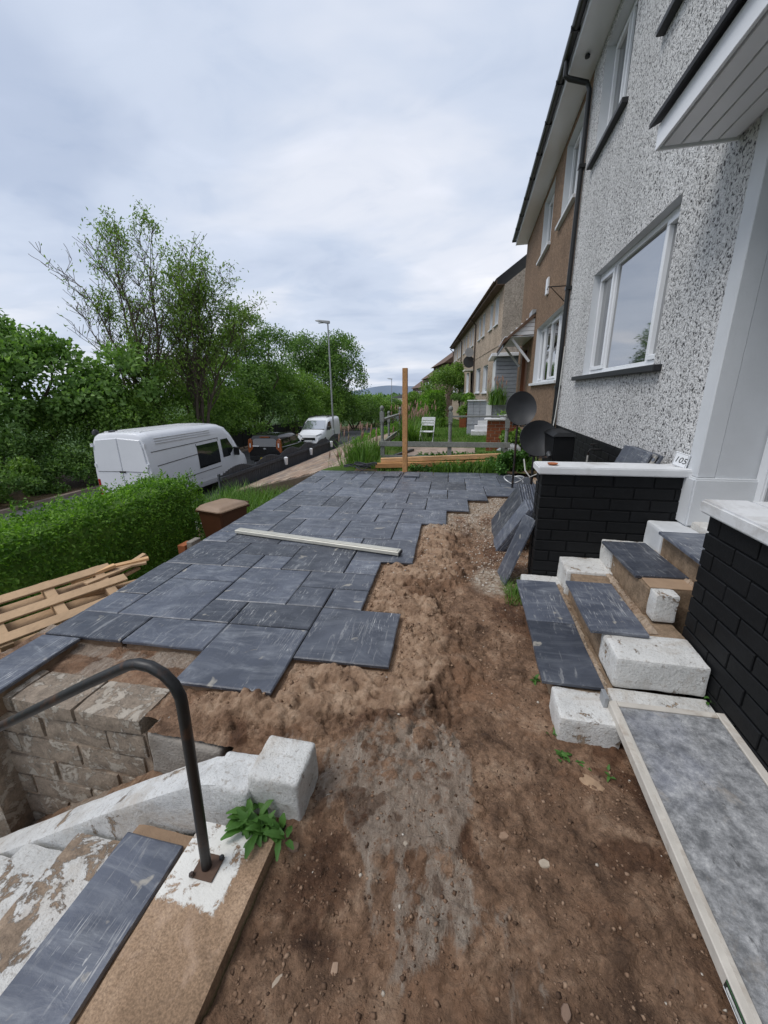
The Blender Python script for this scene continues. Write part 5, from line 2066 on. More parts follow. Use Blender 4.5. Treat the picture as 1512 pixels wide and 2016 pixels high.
def rec_tree(seed, base, height, spread, lean_=(0, 0), levels=4, nb=(3, 5), trunks=1, r0=.16, up=.55):
    """skeleton: list of (pts, radii), and twig tips with directions"""
    r_ = random.Random(seed)
    segs, tips = [], []

    def grow(p, d, L, r, lev):
        n = 5
        pts, rad = [p], [r]
        q, dd = p.copy(), d.copy()
        for i in range(n):
            dd = (dd+Vector((r_.gauss(0, .11), r_.gauss(0, .11), r_.gauss(.02, .07)+.03*up))).normalized()
            q = q+dd*(L/n)
            pts.append(q.copy())
            rad.append(r*(1-.62*(i+1)/n))
        segs.append((pts, rad, lev))
        if lev >= levels:
            tips.append((q, dd, pts))
            return
        k = r_.randint(*nb)
        for j in range(k):
            t = r_.uniform(.35, 1.0) if j else 1.0
            idx = min(n, max(1, int(t*n)))
            a = r_.uniform(0, 6.28)
            side = Vector((math.cos(a), math.sin(a), 0))
            nd = (dd*r_.uniform(.55, .9)+side*spread*r_.uniform(.4, .95)+Vector((0, 0, up*.5))).normalized()
            grow(pts[idx], nd, L*r_.uniform(.58, .82), rad[idx]*r_.uniform(.55, .8), lev+1)
    for tk in range(trunks):
        a = r_.uniform(0, 6.28)
        d = Vector((lean_[0]+(.35*math.cos(a) if trunks > 1 else 0), lean_[1]+(.25*math.sin(a) if trunks > 1 else 0), 1)).normalized()
        grow(Vector(base)+Vector((.25*math.cos(a), .25*math.sin(a), 0))*(trunks > 1), d, height*.36, r0*r_.uniform(.8, 1.1), 0)
    return segs, tips


def tree_from_skeleton(name, label, base, segs, tips, leafn, size, m, seed, clump=.5, group=None, leaf_filter=None, ash=False, minr=.006, cat='tree', aspect=.48):
    t = thing(name, label, cat, base, 0, group)
    mb = MB()
    for pts, rad, lev in segs:
        n = 8 if lev == 0 else (6 if lev < 2 else 4 if lev < 3 else 3)
        mb.tube(pts, [max(minr, q) for q in rad], n, lev == 0)
    mb.build('trunk', BARK, t, True, smooth=True)
    g = np.random.default_rng(seed)
    src = []
    for q, d, pts in tips:
        for p in pts[1:]:
            src.append(p)
    src = np.array([tuple(p) for p in src])
    if leaf_filter is not None:
        w = leaf_filter(src)
    else:
        w = np.ones(len(src))
    w = w/w.sum()
    idx = g.choice(len(src), leafn, p=w)
    C = src[idx]+g.normal(0, clump, (leafn, 3))*np.array([1, 1, .75])
    cen = src.mean(0)
    Nn = C-cen
    Nn /= np.linalg.norm(Nn, axis=1)[:, None]+1e-9
    V, F = leaf_cloud(C, Nn, size, g, aspect, .8, .4)
    put('crown', np_mesh('crown', V, F, m), t, True)
    return t


def bush_tree(name, label, base, blobs, leafn, size, m, seed, group=None, trunk=True, cat='tree', inner=True, aspect=.5):
    """dense tree or bush: leaves spread through overlapping clumps; blobs = (dx, dy, z, rx, ry, rz)"""
    t = thing(name, label, cat, base, 0, group)
    g = np.random.default_rng(seed)
    B = np.array(blobs, float)
    B[:, :3] += np.array(base)
    # every blob is broken up into lumpy sub-clumps near its surface
    sub = []
    for b in B:
        k = max(9, int(9*b[3]*b[5]))
        d = g.normal(0, 1, (k, 3))
        d /= np.linalg.norm(d, axis=1)[:, None]
        d[:, 2] = np.where(d[:, 2] < -.4, -d[:, 2], d[:, 2])
        rad = .62+.38*g.random(k)
        c = b[:3]+d*b[3:6]*rad[:, None]
        s = (.20+.22*g.random(k))*min(b[3], b[4], b[5])*1.25
        sub.append(np.concatenate([c, s[:, None], d], 1))
    sub = np.concatenate(sub)
    area = sub[:, 3]**2
    idx = g.choice(len(sub), leafn, p=area/area.sum())
    d = g.normal(0, 1, (leafn, 3))
    d /= np.linalg.norm(d, axis=1)[:, None]
    rr_ = g.random(leafn)**.42
    C = sub[idx, :3]+d*(sub[idx, 3]*rr_)[:, None]*np.array([1, 1, .8])
    Nn = d*.6+sub[idx, 4:7]*.7
    Nn /= np.linalg.norm(Nn, axis=1)[:, None]+1e-9
    V, F = leaf_cloud(C, Nn, size, g, aspect, .7, .4)
    put('crown' if trunk else 'foliage', np_mesh('crown', V, F, m), t, True)
    if trunk:
        mb = MB()
        zb = base[2]
        r_ = random.Random(seed)
        ztop = B[:, 2].max()
        for b in B:
            p0 = Vector(base)+Vector((r_.uniform(-.2, .2), r_.uniform(-.2, .2), 0))
            mid = p0.lerp(Vector(b[:3]), .5)+Vector((r_.uniform(-.3, .3), r_.uniform(-.3, .3), .3))
            mb.tube([p0, mid, Vector(b[:3]), Vector(b[:3])+Vector((r_.uniform(-.5, .5), r_.uniform(-.5, .5), b[5]*.6))], [.11, .08, .05, .015], 6)
        mb.build('trunk', BARK, t, True, smooth=True)
    return t


# ---- the big half bare ash across the road: several stems fanning out from one stool
def fan_tree(seed, base, ends, r0=.15):
    r_ = random.Random(seed)
    segs, tips = [], []
    base = Vector(base)

    def twig(p, d, L, r, lev):
        n = 4
        pts, rad = [p], [r]
        q, dd = p.copy(), d.copy()
        for i in range(n):
            dd = (dd+Vector((r_.gauss(0, .13), r_.gauss(0, .13), r_.gauss(.07, .08)))).normalized()
            q = q+dd*(L/n)
            pts.append(q.copy())
            rad.append(r*(1-.7*(i+1)/n))
        segs.append((pts, rad, lev))
        if lev >= 4:
            tips.append((q, dd, pts))
            return
        for j in range(r_.randint(3, 4)):
            idx = r_.randint(1, n)
            a = r_.uniform(0, 6.28)
            side = Vector((math.cos(a), math.sin(a), r_.uniform(-.1, .5)))
            twig(pts[idx], (dd*.75+side*.75).normalized(), L*r_.uniform(.5, .72), max(.010, rad[idx]*.6), lev+1)
    for e in ends:
        e = Vector(e)
        n = 9
        pts, rad = [], []
        for i in range(n+1):
            t = i/n
            p = base.lerp(e, t)
            # stems rise first, then spread
            p.z = base.z+(e.z-base.z)*(t**.82)
            h = (e-base)
            p.x = base.x+h.x*(t**1.25)+r_.gauss(0, .07)*(0 < i < n)
            p.y = base.y+h.y*(t**1.25)+r_.gauss(0, .07)*(0 < i < n)
            pts.append(p)
            rad.append(r0*(1-.86*t)*r_.uniform(.9, 1.1))
        segs.append((pts, rad, 0))
        for i in range(3, n+1):
            for j in range(2):
                a = r_.uniform(0, 6.28)
                d = ((pts[i]-pts[i-1]).normalized()*.75+Vector((math.cos(a), math.sin(a)*.8, r_.uniform(-.1, .6)))*.7).normalized()
                twig(pts[i], d, r_.uniform(1.3, 2.2)*(1.15-.5*i/n), rad[i]*.55+.006, 2)
    return segs, tips


AB = (-14.5, 16.6, -1.9)
segs, tips = fan_tree(21, AB, [(-17.4, 16.6, 4.6), (-16.9, 16.2, 6.2), (-16.0, 16.9, 7.0), (-15.0, 16.2, 7.2), (-13.9, 17.0, 7.3)], .11)
segs2, tips2 = fan_tree(34, (-13.7, 18.2, -1.9), [(-13.6, 18.2, 6.6), (-12.6, 18.4, 6.4), (-11.8, 18.2, 5.8), (-11.2, 18.6, 4.6), (-12.4, 17.2, 5.2), (-14.4, 18.6, 5.6)], .10)


def ash_f(P):
    # leaves in patches; the upper left twigs are almost bare
    n = fbm(P[:, 0]+.6*P[:, 2], P[:, 1]-.4*P[:, 2], .55, 2, 4)
    h = np.clip((P[:, 2]-3.2)/4.5, 0, 1)
    return np.clip(.42-h*.46+n*1.0, .03, None)


def ash_g(P):
    n = fbm(P[:, 0]+.6*P[:, 2], P[:, 1]-.4*P[:, 2], .6, 2, 14)
    h = np.clip((P[:, 2]-5.5)/3, 0, 1)
    return np.clip(.75-h*.5+n*.9, .05, None)


tree_from_skeleton('ash_tree', 'tall half bare ash tree with twiggy crown across the road', AB, segs, tips, 5600, .15, LEAF_ASH, 5, .17, 'trees across the road', ash_f, minr=.011, aspect=.36)
tree_from_skeleton('ash_tree', 'fuller leafy ash tree right of the half bare one', (-13.7, 18.2, -1.9), segs2, tips2, 11500, .16, LEAF_ASH, 6, .22, 'trees across the road', ash_g, minr=.010, aspect=.36)
TG = 'trees across the road'
# the sycamore at the far left and undergrowth
bush_tree('sycamore_tree', 'pale green broad leaved tree at the far left edge', (-19.5, 13.0, -1.9), [(0, 0, 4.6, 2.6, 2.2, 1.9), (2.4, 1.0, 4.2, 2.0, 1.8, 1.6), (-2.2, -1.0, 4.4, 2.2, 2.0, 1.9), (1.0, -1.2, 2.6, 2.4, 1.6, 1.6), (3.4, 1.6, 2.9, 1.6, 1.5, 1.5), (-3.5, -2, 4.6, 2, 2, 1.6), (4.6, 2.4, 4.0, 1.5, 1.5, 1.4)], 26000, .21, LEAF_SYC, 12, TG, aspect=.62)
bush_tree('roadside_bush', 'dark low bush behind the white van at the left edge', (-17.4, 11.6, -1.9), [(0, 0, 1.0, 2.0, 1.6, 1.25), (-2.2, -1.2, 1.0, 1.8, 1.6, 1.3), (1.6, 1.8, .9, 1.5, 1.5, 1.2), (-4, -2, 1.2, 2, 1.6, 1.5)], 17000, .13, LEAF_DARK, 13, 'bushes across the road', False, 'bush')
bush_tree('roadside_bush', 'mid green bush at the left border above the hedge', (-15.9, 8.3, -1.9), [(0, 0, .75, 1.3, 1.3, 1.0), (-1.6, -1.2, .9, 1.5, 1.4, 1.2), (.3, 1.8, .6, 1.1, 1.2, .85)], 12000, .12, LEAF_MID, 14, 'bushes across the road', False, 'bush')
bush_tree('roadside_bush', 'low dense bush spilling over the kerb left of the van', (-15.2, 10.6, -1.9), [(0, 0, .2, 1.0, 1.3, .9), (-.3, -1.9, .3, 1.0, 1.2, 1.0), (-.2, 1.9, .4, 1.1, 1.3, 1.0), (-.3, -3.8, .2, 1.0, 1.2, .9)], 13000, .12, LEAF_DARK, 51, 'bushes across the road', False, 'bush')
bush_tree('roadside_bush', 'leafy bush rising behind the roof of the long white van', (-15.2, 15.2, -1.9), [(0, 0, 1.7, 1.7, 1.6, 1.9), (-2.0, -.6, 2.0, 1.6, 1.5, 2.0), (.6, 1.9, 2.2, 1.5, 1.5, 1.9), (-.9, 1.0, 3.2, 1.3, 1.4, 1.2)], 20000, .14, LEAF_MID, 15, 'bushes across the road', False, 'bush')
bush_tree('hawthorn_tree', 'dense green tree above the black car', (-14.8, 20.5, -1.9), [(0, 0, 2.4, 2.0, 1.8, 1.9), (-1.6, .4, 4.0, 1.8, 1.7, 1.7), (1.2, 1.4, 2.0, 1.5, 1.6, 1.7), (-.2, -1.4, 1.3, 1.7, 1.2, 1.4), (.6, 1.0, 4.4, 1.4, 1.4, 1.4)], 21000, .15, LEAF_MID, 16, TG)
bush_tree('hawthorn_tree', 'dark rounded tree behind the small white van', (-14.9, 26.0, -1.9), [(0, 0, 3.2, 2.2, 2.2, 2.2), (-1.5, 1.0, 6.0, 1.9, 1.8, 1.8), (.6, 1.8, 6.4, 1.8, 1.7, 1.7), (1.2, .5, 2.0, 1.8, 1.8, 1.9), (-.5, -2, 2.2, 1.8, 1.5, 1.8), (-.6, .6, 8.0, 1.4, 1.4, 1.2), (1.6, 1.0, 4.6, 1.4, 1.4, 1.4)], 24000, .17, LEAF_DARK, 17, TG)
bush_tree('hawthorn_tree', 'lighter green tree left of the street lamp', (-14.9, 32.0, -2.0), [(0, 0, 3.4, 2.1, 2.4, 2.2), (.3, 2.4, 3.2, 2.0, 2.2, 2.2), (-.6, -1.8, 4.4, 1.8, 1.8, 1.8), (.9, .4, 1.5, 1.8, 2.0, 1.8)], 17000, .19, LEAF_MID, 18, TG)
bush_tree('willow_tree', 'tall rounded tree right of the street lamp', (-14.9, 41.0, -2.4), [(0, 0, 5.4, 3.2, 3.0, 2.8), (1.6, .8, 7.6, 2.4, 2.4, 2.1), (-1.6, -.8, 7.4, 2.4, 2.4, 2.3), (2.8, 0, 5.4, 1.8, 2.0, 2.0), (.4, -1.5, 2.8, 3.0, 2.6, 2.4), (1.0, 1, 9.2, 1.7, 1.7, 1.2)], 23000, .23, LEAF_DARK, 19, TG)
bush_tree('hawthorn_tree', 'round mid green tree below the willow shaped one', (-14.2, 38.0, -2.3), [(0, 0, 2.2, 2.2, 2.4, 2.1), (1.0, 3.0, 2.2, 2.2, 2.4, 2.0), (.6, -2, 1.4, 1.9, 2, 1.6)], 12000, .20, LEAF_MID, 20, TG)
for i, (x, y, s) in enumerate(((-14.6, 50, 2.6), (-14.4, 60, 2.7), (-14.8, 72, 3.0), (-15.4, 88, 3.4), (-16, 108, 3.6))):
    z = -1.95+float(drop(y))
    bush_tree('hawthorn_tree', ['first', 'second', 'third', 'fourth', 'farthest'][i]+' of the small trees receding along the far roadside', (x, y, z), [(0, 0, 2.2, s, s, 2.2), (1.0, s, 2.0, s*.8, s*.8, 1.9), (-.6, -s, 2.4, s*.8, s*.8, 2.0), (.8, 0, .7, s, s*1.3, 1.0)], 8500, .26+.03*i, (LEAF_DARK, LEAF_MID)[i % 2], 30+i, TG)
# dark chain link style fence behind the cars
rf = thing('wire_fence', 'dark mesh fence under the trees behind the parked cars', 'fence', (-14.9, 20, -1.9))
for i in range(14):
    y = 13+1.6*i
    MB().box(-14.93, -14.87, y, y+.06, -1.9, -.55).build('post', BLACKMETAL, rf, True)
MB().box(-14.92, -14.88, 13, 34, -.62, -.58).build('rail', BLACKMETAL, rf, True)
MB().box(-14.905, -14.895, 13, 34, -1.75, -.66).build('mesh_panel', simple('dark_mesh', (.02, .022, .02), .8), rf, True)

# ------------------------------------------------------------------ vehicles (local frame: +y is forward, z=0 on the road)
def wheel(parent, x, y, r, w=.20, s=1):
    M = Matrix.Translation((x, y, r)) @ rotm(0, R(90)*s, 0)
    wh = MB().lathe([(r*.62, -w/2), (r*.93, -w/2), (r, -w/2+.03), (r, w/2-.03), (r*.93, w/2), (r*.62, w/2)], 22, M).build('wheel', TYRE, parent, smooth=True)
    MB().lathe([(.05, w/2-.03), (r*.25, w/2+.006), (r*.55, w/2-.02), (r*.61, w/2+.004), (r*.61, w/2-.06)], 18, M).build('rim', RIM, wh, smooth=True)
    return wh


def body_loft(parent, name, stations, m, sub=False, bevel=0.0):
    """stations: list of (y, [(halfwidth, z), ...]) from low to high; mirrored and closed"""
    rings = []
    for y, prof in stations:
        yy = y if not isinstance(y, (list, tuple)) else None
        ring = []
        for k, (hw, z) in enumerate(prof):
            ring.append((hw, (y[k] if yy is None else y), z))
        for k in range(len(prof)-1, -1, -1):
            hw, z = prof[k]
            ring.append((-hw, (y[k] if yy is None else y), z))
        rings.append(ring)
    return MB().loft(rings).build(name, m, parent, smooth=True, bevel=bevel)


def side_panel(parent, name, pts, m, off, side=1, th=.004, surf=None):
    """flat polygon on the flank: pts (y, z), x from surf(y,z)"""
    # sliced in bands so that the panel follows the curved flank
    zs_ = sorted({z for _, z in pts} | {.95, 1.18, 1.3, 1.35, 1.48, 1.75})
    lo, hi = min(z for _, z in pts), max(z for _, z in pts)
    zs_ = [z for z in zs_ if lo <= z <= hi]

    def span(z):
        xs_ = []
        n_ = len(pts)
        for i in range(n_):
            (y0, z0), (y1, z1) = pts[i], pts[(i+1) % n_]
            if abs(z1-z0) < 1e-9:
                if abs(z-z0) < 1e-6:
                    xs_ += [y0, y1]
            elif min(z0, z1)-1e-9 <= z <= max(z0, z1)+1e-9:
                xs_.append(y0+(y1-y0)*(z-z0)/(z1-z0))
        return min(xs_), max(xs_)
    mb = MB()
    vs, fs = [], []
    for z in zs_:
        a, b = span(z)
        for y in (a, (a+b)/2, b):
            vs.append((side*(surf(y, z)+off), y, z))
    for i in range(len(zs_)-1):
        for k in range(2):
            q = i*3+k
            f = (q, q+1, q+4, q+3)
            fs.append(f if side > 0 else tuple(reversed(f)))
    mb.add(vs, fs)
    me_ = mb.mesh(name, m)
    return put(name, me_, parent)


# ---- long high-roof white van, seen from behind and its right side
vn = thing('panel_van', 'long high roof white panel van parked facing away beyond the hedge', 'van', (-10.15, 9.78, -1.95), R(1.2))


def prof_box(top, hw=.985, roofw=.80):
    return [(hw-.06, .38), (hw, .52), (hw+.012, .95), (hw+.005, 1.35), (hw-.035, 1.75), (hw-.085, 2.08), (hw-.13, top-.20), (hw-.20, top-.09), (roofw*.78, top-.02), (.25, top)]


top = 2.55
ST = [(0.02, [(h*.985, z) for h, z in prof_box(top-.10)]), (.06, prof_box(top-.05)), (.35, prof_box(top-.01)), (2.2, prof_box(top)), (3.7, prof_box(top-.02)), (4.05, prof_box(top-.07)),
      ([4.75, 4.72, 4.70, 4.66, 4.55, 4.42, 4.32, 4.28, 4.26, 4.25], [(.92, .38), (.985, .52), (.995, .95), (.985, 1.28), (.93, 1.62), (.88, 1.95), (.83, 2.22), (.78, 2.33), (.6, 2.38), (.25, 2.40)]),
      ([5.1, 5.08, 5.08, 5.06, 4.93, 4.75, 4.62, 4.56, 4.53, 4.52], [(.92, .36), (.98, .50), (.985, .92), (.96, 1.22), (.88, 1.50), (.83, 1.82), (.78, 2.06), (.73, 2.15), (.56, 2.19), (.25, 2.21)]),
      ([5.45, 5.45, 5.45, 5.42, 5.36, 5.25, 5.20, 5.16, 5.14, 5.13], [(.86, .34), (.93, .48), (.93, .86), (.88, 1.10), (.80, 1.20), (.76, 1.24), (.72, 1.27), (.66, 1.29), (.5, 1.31), (.25, 1.32)]),
      ([5.62, 5.64, 5.65, 5.62, 5.58, 5.54, 5.52, 5.50, 5.49, 5.48], [(.74, .34), (.80, .46), (.80, .78), (.76, .98), (.70, 1.04), (.66, 1.07), (.62, 1.09), (.56, 1.10), (.42, 1.11), (.2, 1.12)])]
vb = body_loft(vn, 'body', ST, VANWHITE)
vsurf = lambda y, z: float(np.interp(z, [.52, .95, 1.35, 1.75, 2.08, 2.36], [.985, .997, .990, .95, .90, .855]))
fsurf = lambda y, z: vsurf(y, z)-max(0, (y-4.0))*.06-max(0, z-1.3)*max(0, y-4.1)*.05
SEAM = simple('panel_gap', (.06, .062, .066), .6)
side_panel(vn, 'side_window', [(2.22, 1.06), (3.50, 1.10), (3.52, 1.88), (2.26, 1.86)], CARGLASS, .006, 1, surf=vsurf)
side_panel(vn, 'door_window', [(3.70, 1.24), (4.62, 1.24), (4.52, 1.50), (4.20, 1.92), (3.72, 1.92)], CARGLASS, .012, 1, surf=fsurf)
side_panel(vn, 'door_window', [(3.70, 1.24), (4.62, 1.24), (4.52, 1.50), (4.20, 1.92), (3.72, 1.92)], CARGLASS, .012, -1, surf=fsurf)


def seam(pts, surf=vsurf, side=1, w=.017, off=.004, name='seam'):
    mb = MB()
    for (y0, z0), (y1, z1) in zip(pts[:-1], pts[1:]):
        mb.bar((side*(surf(y0, z0)+off), y0, z0), (side*(surf(y1, z1)+off), y1, z1), w, w)
    return mb.build(name, SEAM, vn)


seam([(.18, 1.93), (3.60, 2.0)])
seam([(.30, 1.50), (2.25, 1.58)])
seam([(2.25, .55), (2.25, 1.92)])
seam([(3.56, .55), (3.56, 2.0)], fsurf)
seam([(.40, .90), (3.5, .94)], w=.016)
seam([(3.60, .60), (4.45, .60), (4.72, 1.15)], fsurf)
side_panel(vn, 'lower_moulding', [(.25, .56), (3.5, .56), (3.5, .70), (.25, .70)], VANWHITE, .016, 1, surf=vsurf)
MB().bar((1.0, 3.62, 1.06), (1.0, 3.62, 1.16), .03, .03).build('door_handle', BLACKPVC, vn)
# ribs pressed in the high roof sides
for k in range(3):
    z = 2.16+.075*k
    MB().bar((vsurf(0, z)+.012, .45, z), (vsurf(0, z)+.006, 3.2, z+.01), .022, .02).build('roof_rib', VANWHITE, vn, smooth=True)
for k in range(7):
    x = -.6+.2*k
    MB().bar((x, .25, top-.012-.03*abs(x)), (x, 3.6, top-.012-.03*abs(x)), .05, .02).build('roof_rib', VANRIB, vn)
# rear doors
rd_ = MB()
for sx in (-1, 1):
    pr_ = [(sx*.008, .55), (sx*.84, .55), (sx*.90, 1.0), (sx*.885, 1.5), (sx*.82, 2.08), (sx*.76, 2.30), (sx*.008, 2.36)]
    MB().add([(x, -.012, z) for x, z in pr_]+[(x, .05, z) for x, z in pr_], [tuple(range(7)) if sx > 0 else tuple(reversed(range(7))), tuple(reversed(range(7, 14))) if sx > 0 else tuple(range(7, 14))]+[(i, 7+i, 7+(i+1) % 7, (i+1) % 7) for i in range(7)]).build('rear_door', VANWHITE, vn, bevel=.012)
    MB().bar((sx*.03, -.016, 1.37), (sx*.86, -.016, 1.36), .010, .010).build('seam', SEAM, vn)
    for z in (.8, 1.5, 2.1):
        MB().box(sx*.90-.03, sx*.90+.03, -.03, .02, z, z+.10).build('hinge', VANWHITE, vn)
    MB().box(sx*.90-.045, sx*.90+.045, -.02, .05, .58, 1.12).build('tail_light', REDLENS, vn, bevel=.01)
MB().box(-.10, .12, -.03, -.011, 1.33, 1.385).build('door_handle', BLACKPVC, vn, bevel=.006)
MB().box(-.98, .98, -.10, .10, .36, .54).build('rear_bumper', BLACKPVC, vn, bevel=.03)
MB().box(-.26, .26, -.035, -.013, .72, .83).build('number_plate', simple('yellow_plate', (.50, .38, .03), .5), vn)
for (x, y, r_, h_) in ((-.80, .12, .10, .15), (-.35, .30, .13, .05)):
    MB().lathe([(r_, 0), (r_*.95, h_*.6), (r_*.5, h_), (.01, h_)], 12, Matrix.Translation((x, y, top-.10 if x < -.5 else top-.03))).build('roof_beacon', BLACKPVC, vn, smooth=True)
MB().box(1.0, 1.22, 4.42, 4.52, 1.22, 1.55).build('mirror', BLACKPVC, vn, bevel=.02)
MB().box(-1.22, -1.0, 4.42, 4.52, 1.22, 1.55).build('mirror', BLACKPVC, vn, bevel=.02)
ws = [(-.74, 4.50, 2.12), (.74, 4.50, 2.12), (.82, 5.22, 1.30), (-.82, 5.22, 1.30)]
MB().add([(x, y+.03, z+.015) for x, y, z in ws]+[(x, y, z-.03) for x, y, z in ws], [(0, 1, 2, 3), (7, 6, 5, 4), (0, 4, 5, 1), (1, 5, 6, 2), (2, 6, 7, 3), (3, 7, 4, 0)]).build('windscreen', CARGLASS, vn)
for y in (.95, 4.85):
    for s in (-1, 1):
        wheel(vn, s*.86, y, .34, .22, s)


# ---- black boxy car seen from behind
bc = thing('boxy_car', 'black boxy hatchback parked facing away beside the dark fence', 'car', (-9.93, 18.0, -1.95), R(1.5))
hw = .89
body_loft(bc, 'body', [
    (0.0, [(.74, .40), (.84, .50), (.86, .80), (.84, .98), (.80, 1.02), (.5, 1.03)]),
    (.10, [(.80, .34), (.89, .46), (.91, .80), (.89, 1.02), (.82, 1.06), (.5, 1.07)]),
    (1.2, [(.82, .28), (.90, .40), (.92, .80), (.90, 1.00), (.82, 1.06), (.5, 1.06)]),
    (2.6, [(.82, .28), (.90, .40), (.92, .78), (.89, .98), (.82, 1.02), (.5, 1.03)]),
    (3.3, [(.82, .28), (.90, .40), (.91, .74), (.87, .92), (.78, .98), (.5, 1.01)]),
    (3.9, [(.76, .28), (.84, .40), (.85, .66), (.80, .82), (.68, .88), (.4, .91)]),
    (4.08, [(.6, .32), (.68, .42), (.70, .62), (.64, .74), (.52, .78), (.3, .80)])], CARBLACK)
body_loft(bc, 'cabin', [
    ([.02, .03, .10, .16, .20], [(.83, .98), (.82, 1.15), (.75, 1.45), (.66, 1.575), (.3, 1.60)]),
    (.40, [(.86, 1.0), (.83, 1.18), (.76, 1.48), (.66, 1.60), (.3, 1.625)]),
    (1.6, [(.86, 1.0), (.83, 1.18), (.75, 1.48), (.65, 1.60), (.3, 1.625)]),
    ([2.75, 2.62, 2.25, 2.12, 2.08], [(.84, 1.0), (.80, 1.12), (.72, 1.44), (.62, 1.54), (.3, 1.565)]),
    ([3.02, 2.95, 2.72, 2.65, 2.60], [(.80, .96), (.74, 1.02), (.66, 1.16), (.58, 1.22), (.3, 1.25)])], CARBLACK)
csurf = lambda y, z: float(np.interp(z, [1.0, 1.18, 1.48], [.862, .835, .765]))
for sd in (-1, 1):
    side_panel(bc, 'side_window', [(.38, 1.10), (1.18, 1.07), (1.18, 1.42), (.45, 1.40)], CARGLASS, .010, sd, surf=csurf)
    side_panel(bc, 'side_window', [(1.28, 1.07), (2.50, 1.06), (2.22, 1.38), (1.28, 1.42)], CARGLASS, .012, sd, surf=csurf)
    # tall tail lamps, amber lens over red
    q = [(.62, .98), (.84, .74), (.90, .80), (.86, 1.40), (.76, 1.46), (.66, 1.34)]
    MB().add([(sd*x, -.030+.06*max(0, z-1.0), z) for x, z in q]+[(sd*x, .12, z) for x, z in q], [tuple(range(6)), tuple(reversed(range(6, 12)))]+[(i, 6+i, 6+(i+1) % 6, (i+1) % 6) for i in range(6)]).build('tail_light', AMBER, bc, bevel=.01)
    MB().box(sd*.76-.03, sd*.76+.03, -.036, .0, 1.02, 1.22).build('reverse_light', CLEARLENS, bc)
    MB().box(sd*.95-.09, sd*.95+.09, 2.62, 2.74, 1.02, 1.16).build('mirror', CARBLACK, bc, bevel=.02)
    for y in (.72, 3.28):
        wheel(bc, sd*.80, y, .32, .20, sd)
    MB().bar((sd*.60, .5, 1.635), (sd*.60, 2.0, 1.635), .04, .035).build('roof_rail', BLACKPVC, bc)
q = [(-.60, -.005, 1.06), (.60, -.005, 1.06), (.63, .055, 1.38), (.5, .075, 1.45), (-.5, .075, 1.45), (-.63, .055, 1.38)]
MB().add([(x, y-.012, z) for x, y, z in q]+[(x, y+.05, z) for x, y, z in q], [tuple(range(6)), tuple(reversed(range(6, 12)))]+[(i, 6+i, 6+(i+1) % 6, (i+1) % 6) for i in range(6)]).build('rear_window', CARGLASS, bc)
MB().box(-.25, .25, .05, .12, 1.50, 1.545).build('brake_light', AMBER, bc)
MB().lathe([(.07, 0), (.065, .012), (.02, .016)], 14, Matrix.Translation((0, -.012, .95)) @ rotm(R(90), 0, 0) @ Matrix.Diagonal((1.2, .7, 1, 1))).build('badge', RIM, bc)
MB().box(-.26, .26, -.075, -.055, .42, .52).build('number_plate', bpy.data.materials['yellow_plate'], bc)
MB().box(-.84, .84, -.06, .10, .36, .60).build('rear_bumper', BLACKPVC, bc, bevel=.04, seg=2)
MB().box(-.66, -.30, -.018, -.006, 1.07, 1.11).build('window_sticker', UPVC, bc)

# ---- small white van facing the camera
sv = thing('small_van', 'small white van with roof bars parked facing the camera beyond the black car', 'van', (-10.4, 28.8, -1.80), R(180+1.5))
body_loft(sv, 'body', [
    (0.0, [(.82, .42), (.88, .60), (.88, 1.0), (.86, 1.4), (.80, 1.72), (.70, 1.80), (.3, 1.82)]),
    (.3, [(.84, .34), (.90, .55), (.90, 1.0), (.88, 1.4), (.82, 1.74), (.72, 1.83), (.3, 1.85)]),
    (2.2, [(.84, .30), (.90, .50), (.90, .98), (.88, 1.36), (.82, 1.70), (.72, 1.79), (.3, 1.81)]),
    ([2.95, 2.95, 2.92, 2.80, 2.62, 2.56, 2.52], [(.84, .30), (.90, .50), (.90, .95), (.86, 1.26), (.78, 1.58), (.70, 1.65), (.3, 1.68)]),
    ([3.45, 3.45, 3.44, 3.38, 3.36, 3.34, 3.32], [(.84, .30), (.90, .48), (.90, .88), (.82, 1.04), (.74, 1.08), (.66, 1.10), (.3, 1.12)]),
    ([4.1, 4.12, 4.1, 4.02, 3.98, 3.95, 3.93], [(.78, .28), (.84, .44), (.82, .76), (.74, .90), (.66, .94), (.58, .96), (.3, .98)]),
    ([4.30, 4.33, 4.30, 4.24, 4.22, 4.20, 4.19], [(.60, .30), (.66, .42), (.64, .64), (.56, .76), (.50, .79), (.44, .80), (.2, .81)])], VANWHITE)
ws = [(-.66, 2.62, 1.64), (.66, 2.62, 1.64), (.80, 3.34, 1.12), (-.80, 3.34, 1.12)]
MB().add([(x, y+.02, z+.02) for x, y, z in ws]+[(x, y, z-.03) for x, y, z in ws], [(3, 2, 1, 0), (4, 5, 6, 7), (0, 1, 5, 4), (1, 2, 6, 5), (2, 3, 7, 6), (3, 0, 4, 7)]).build('windscreen', m_glass('pale_windscreen', (.09, .10, .115), .08), sv)
MB().bar((-.78, 3.36, 1.125), (.78, 3.36, 1.125), .03, .02).build('wiper', BLACKPVC, sv)
ssurf = lambda y, z: float(np.interp(z, [.95, 1.3, 1.7], [.905, .875, .82]))
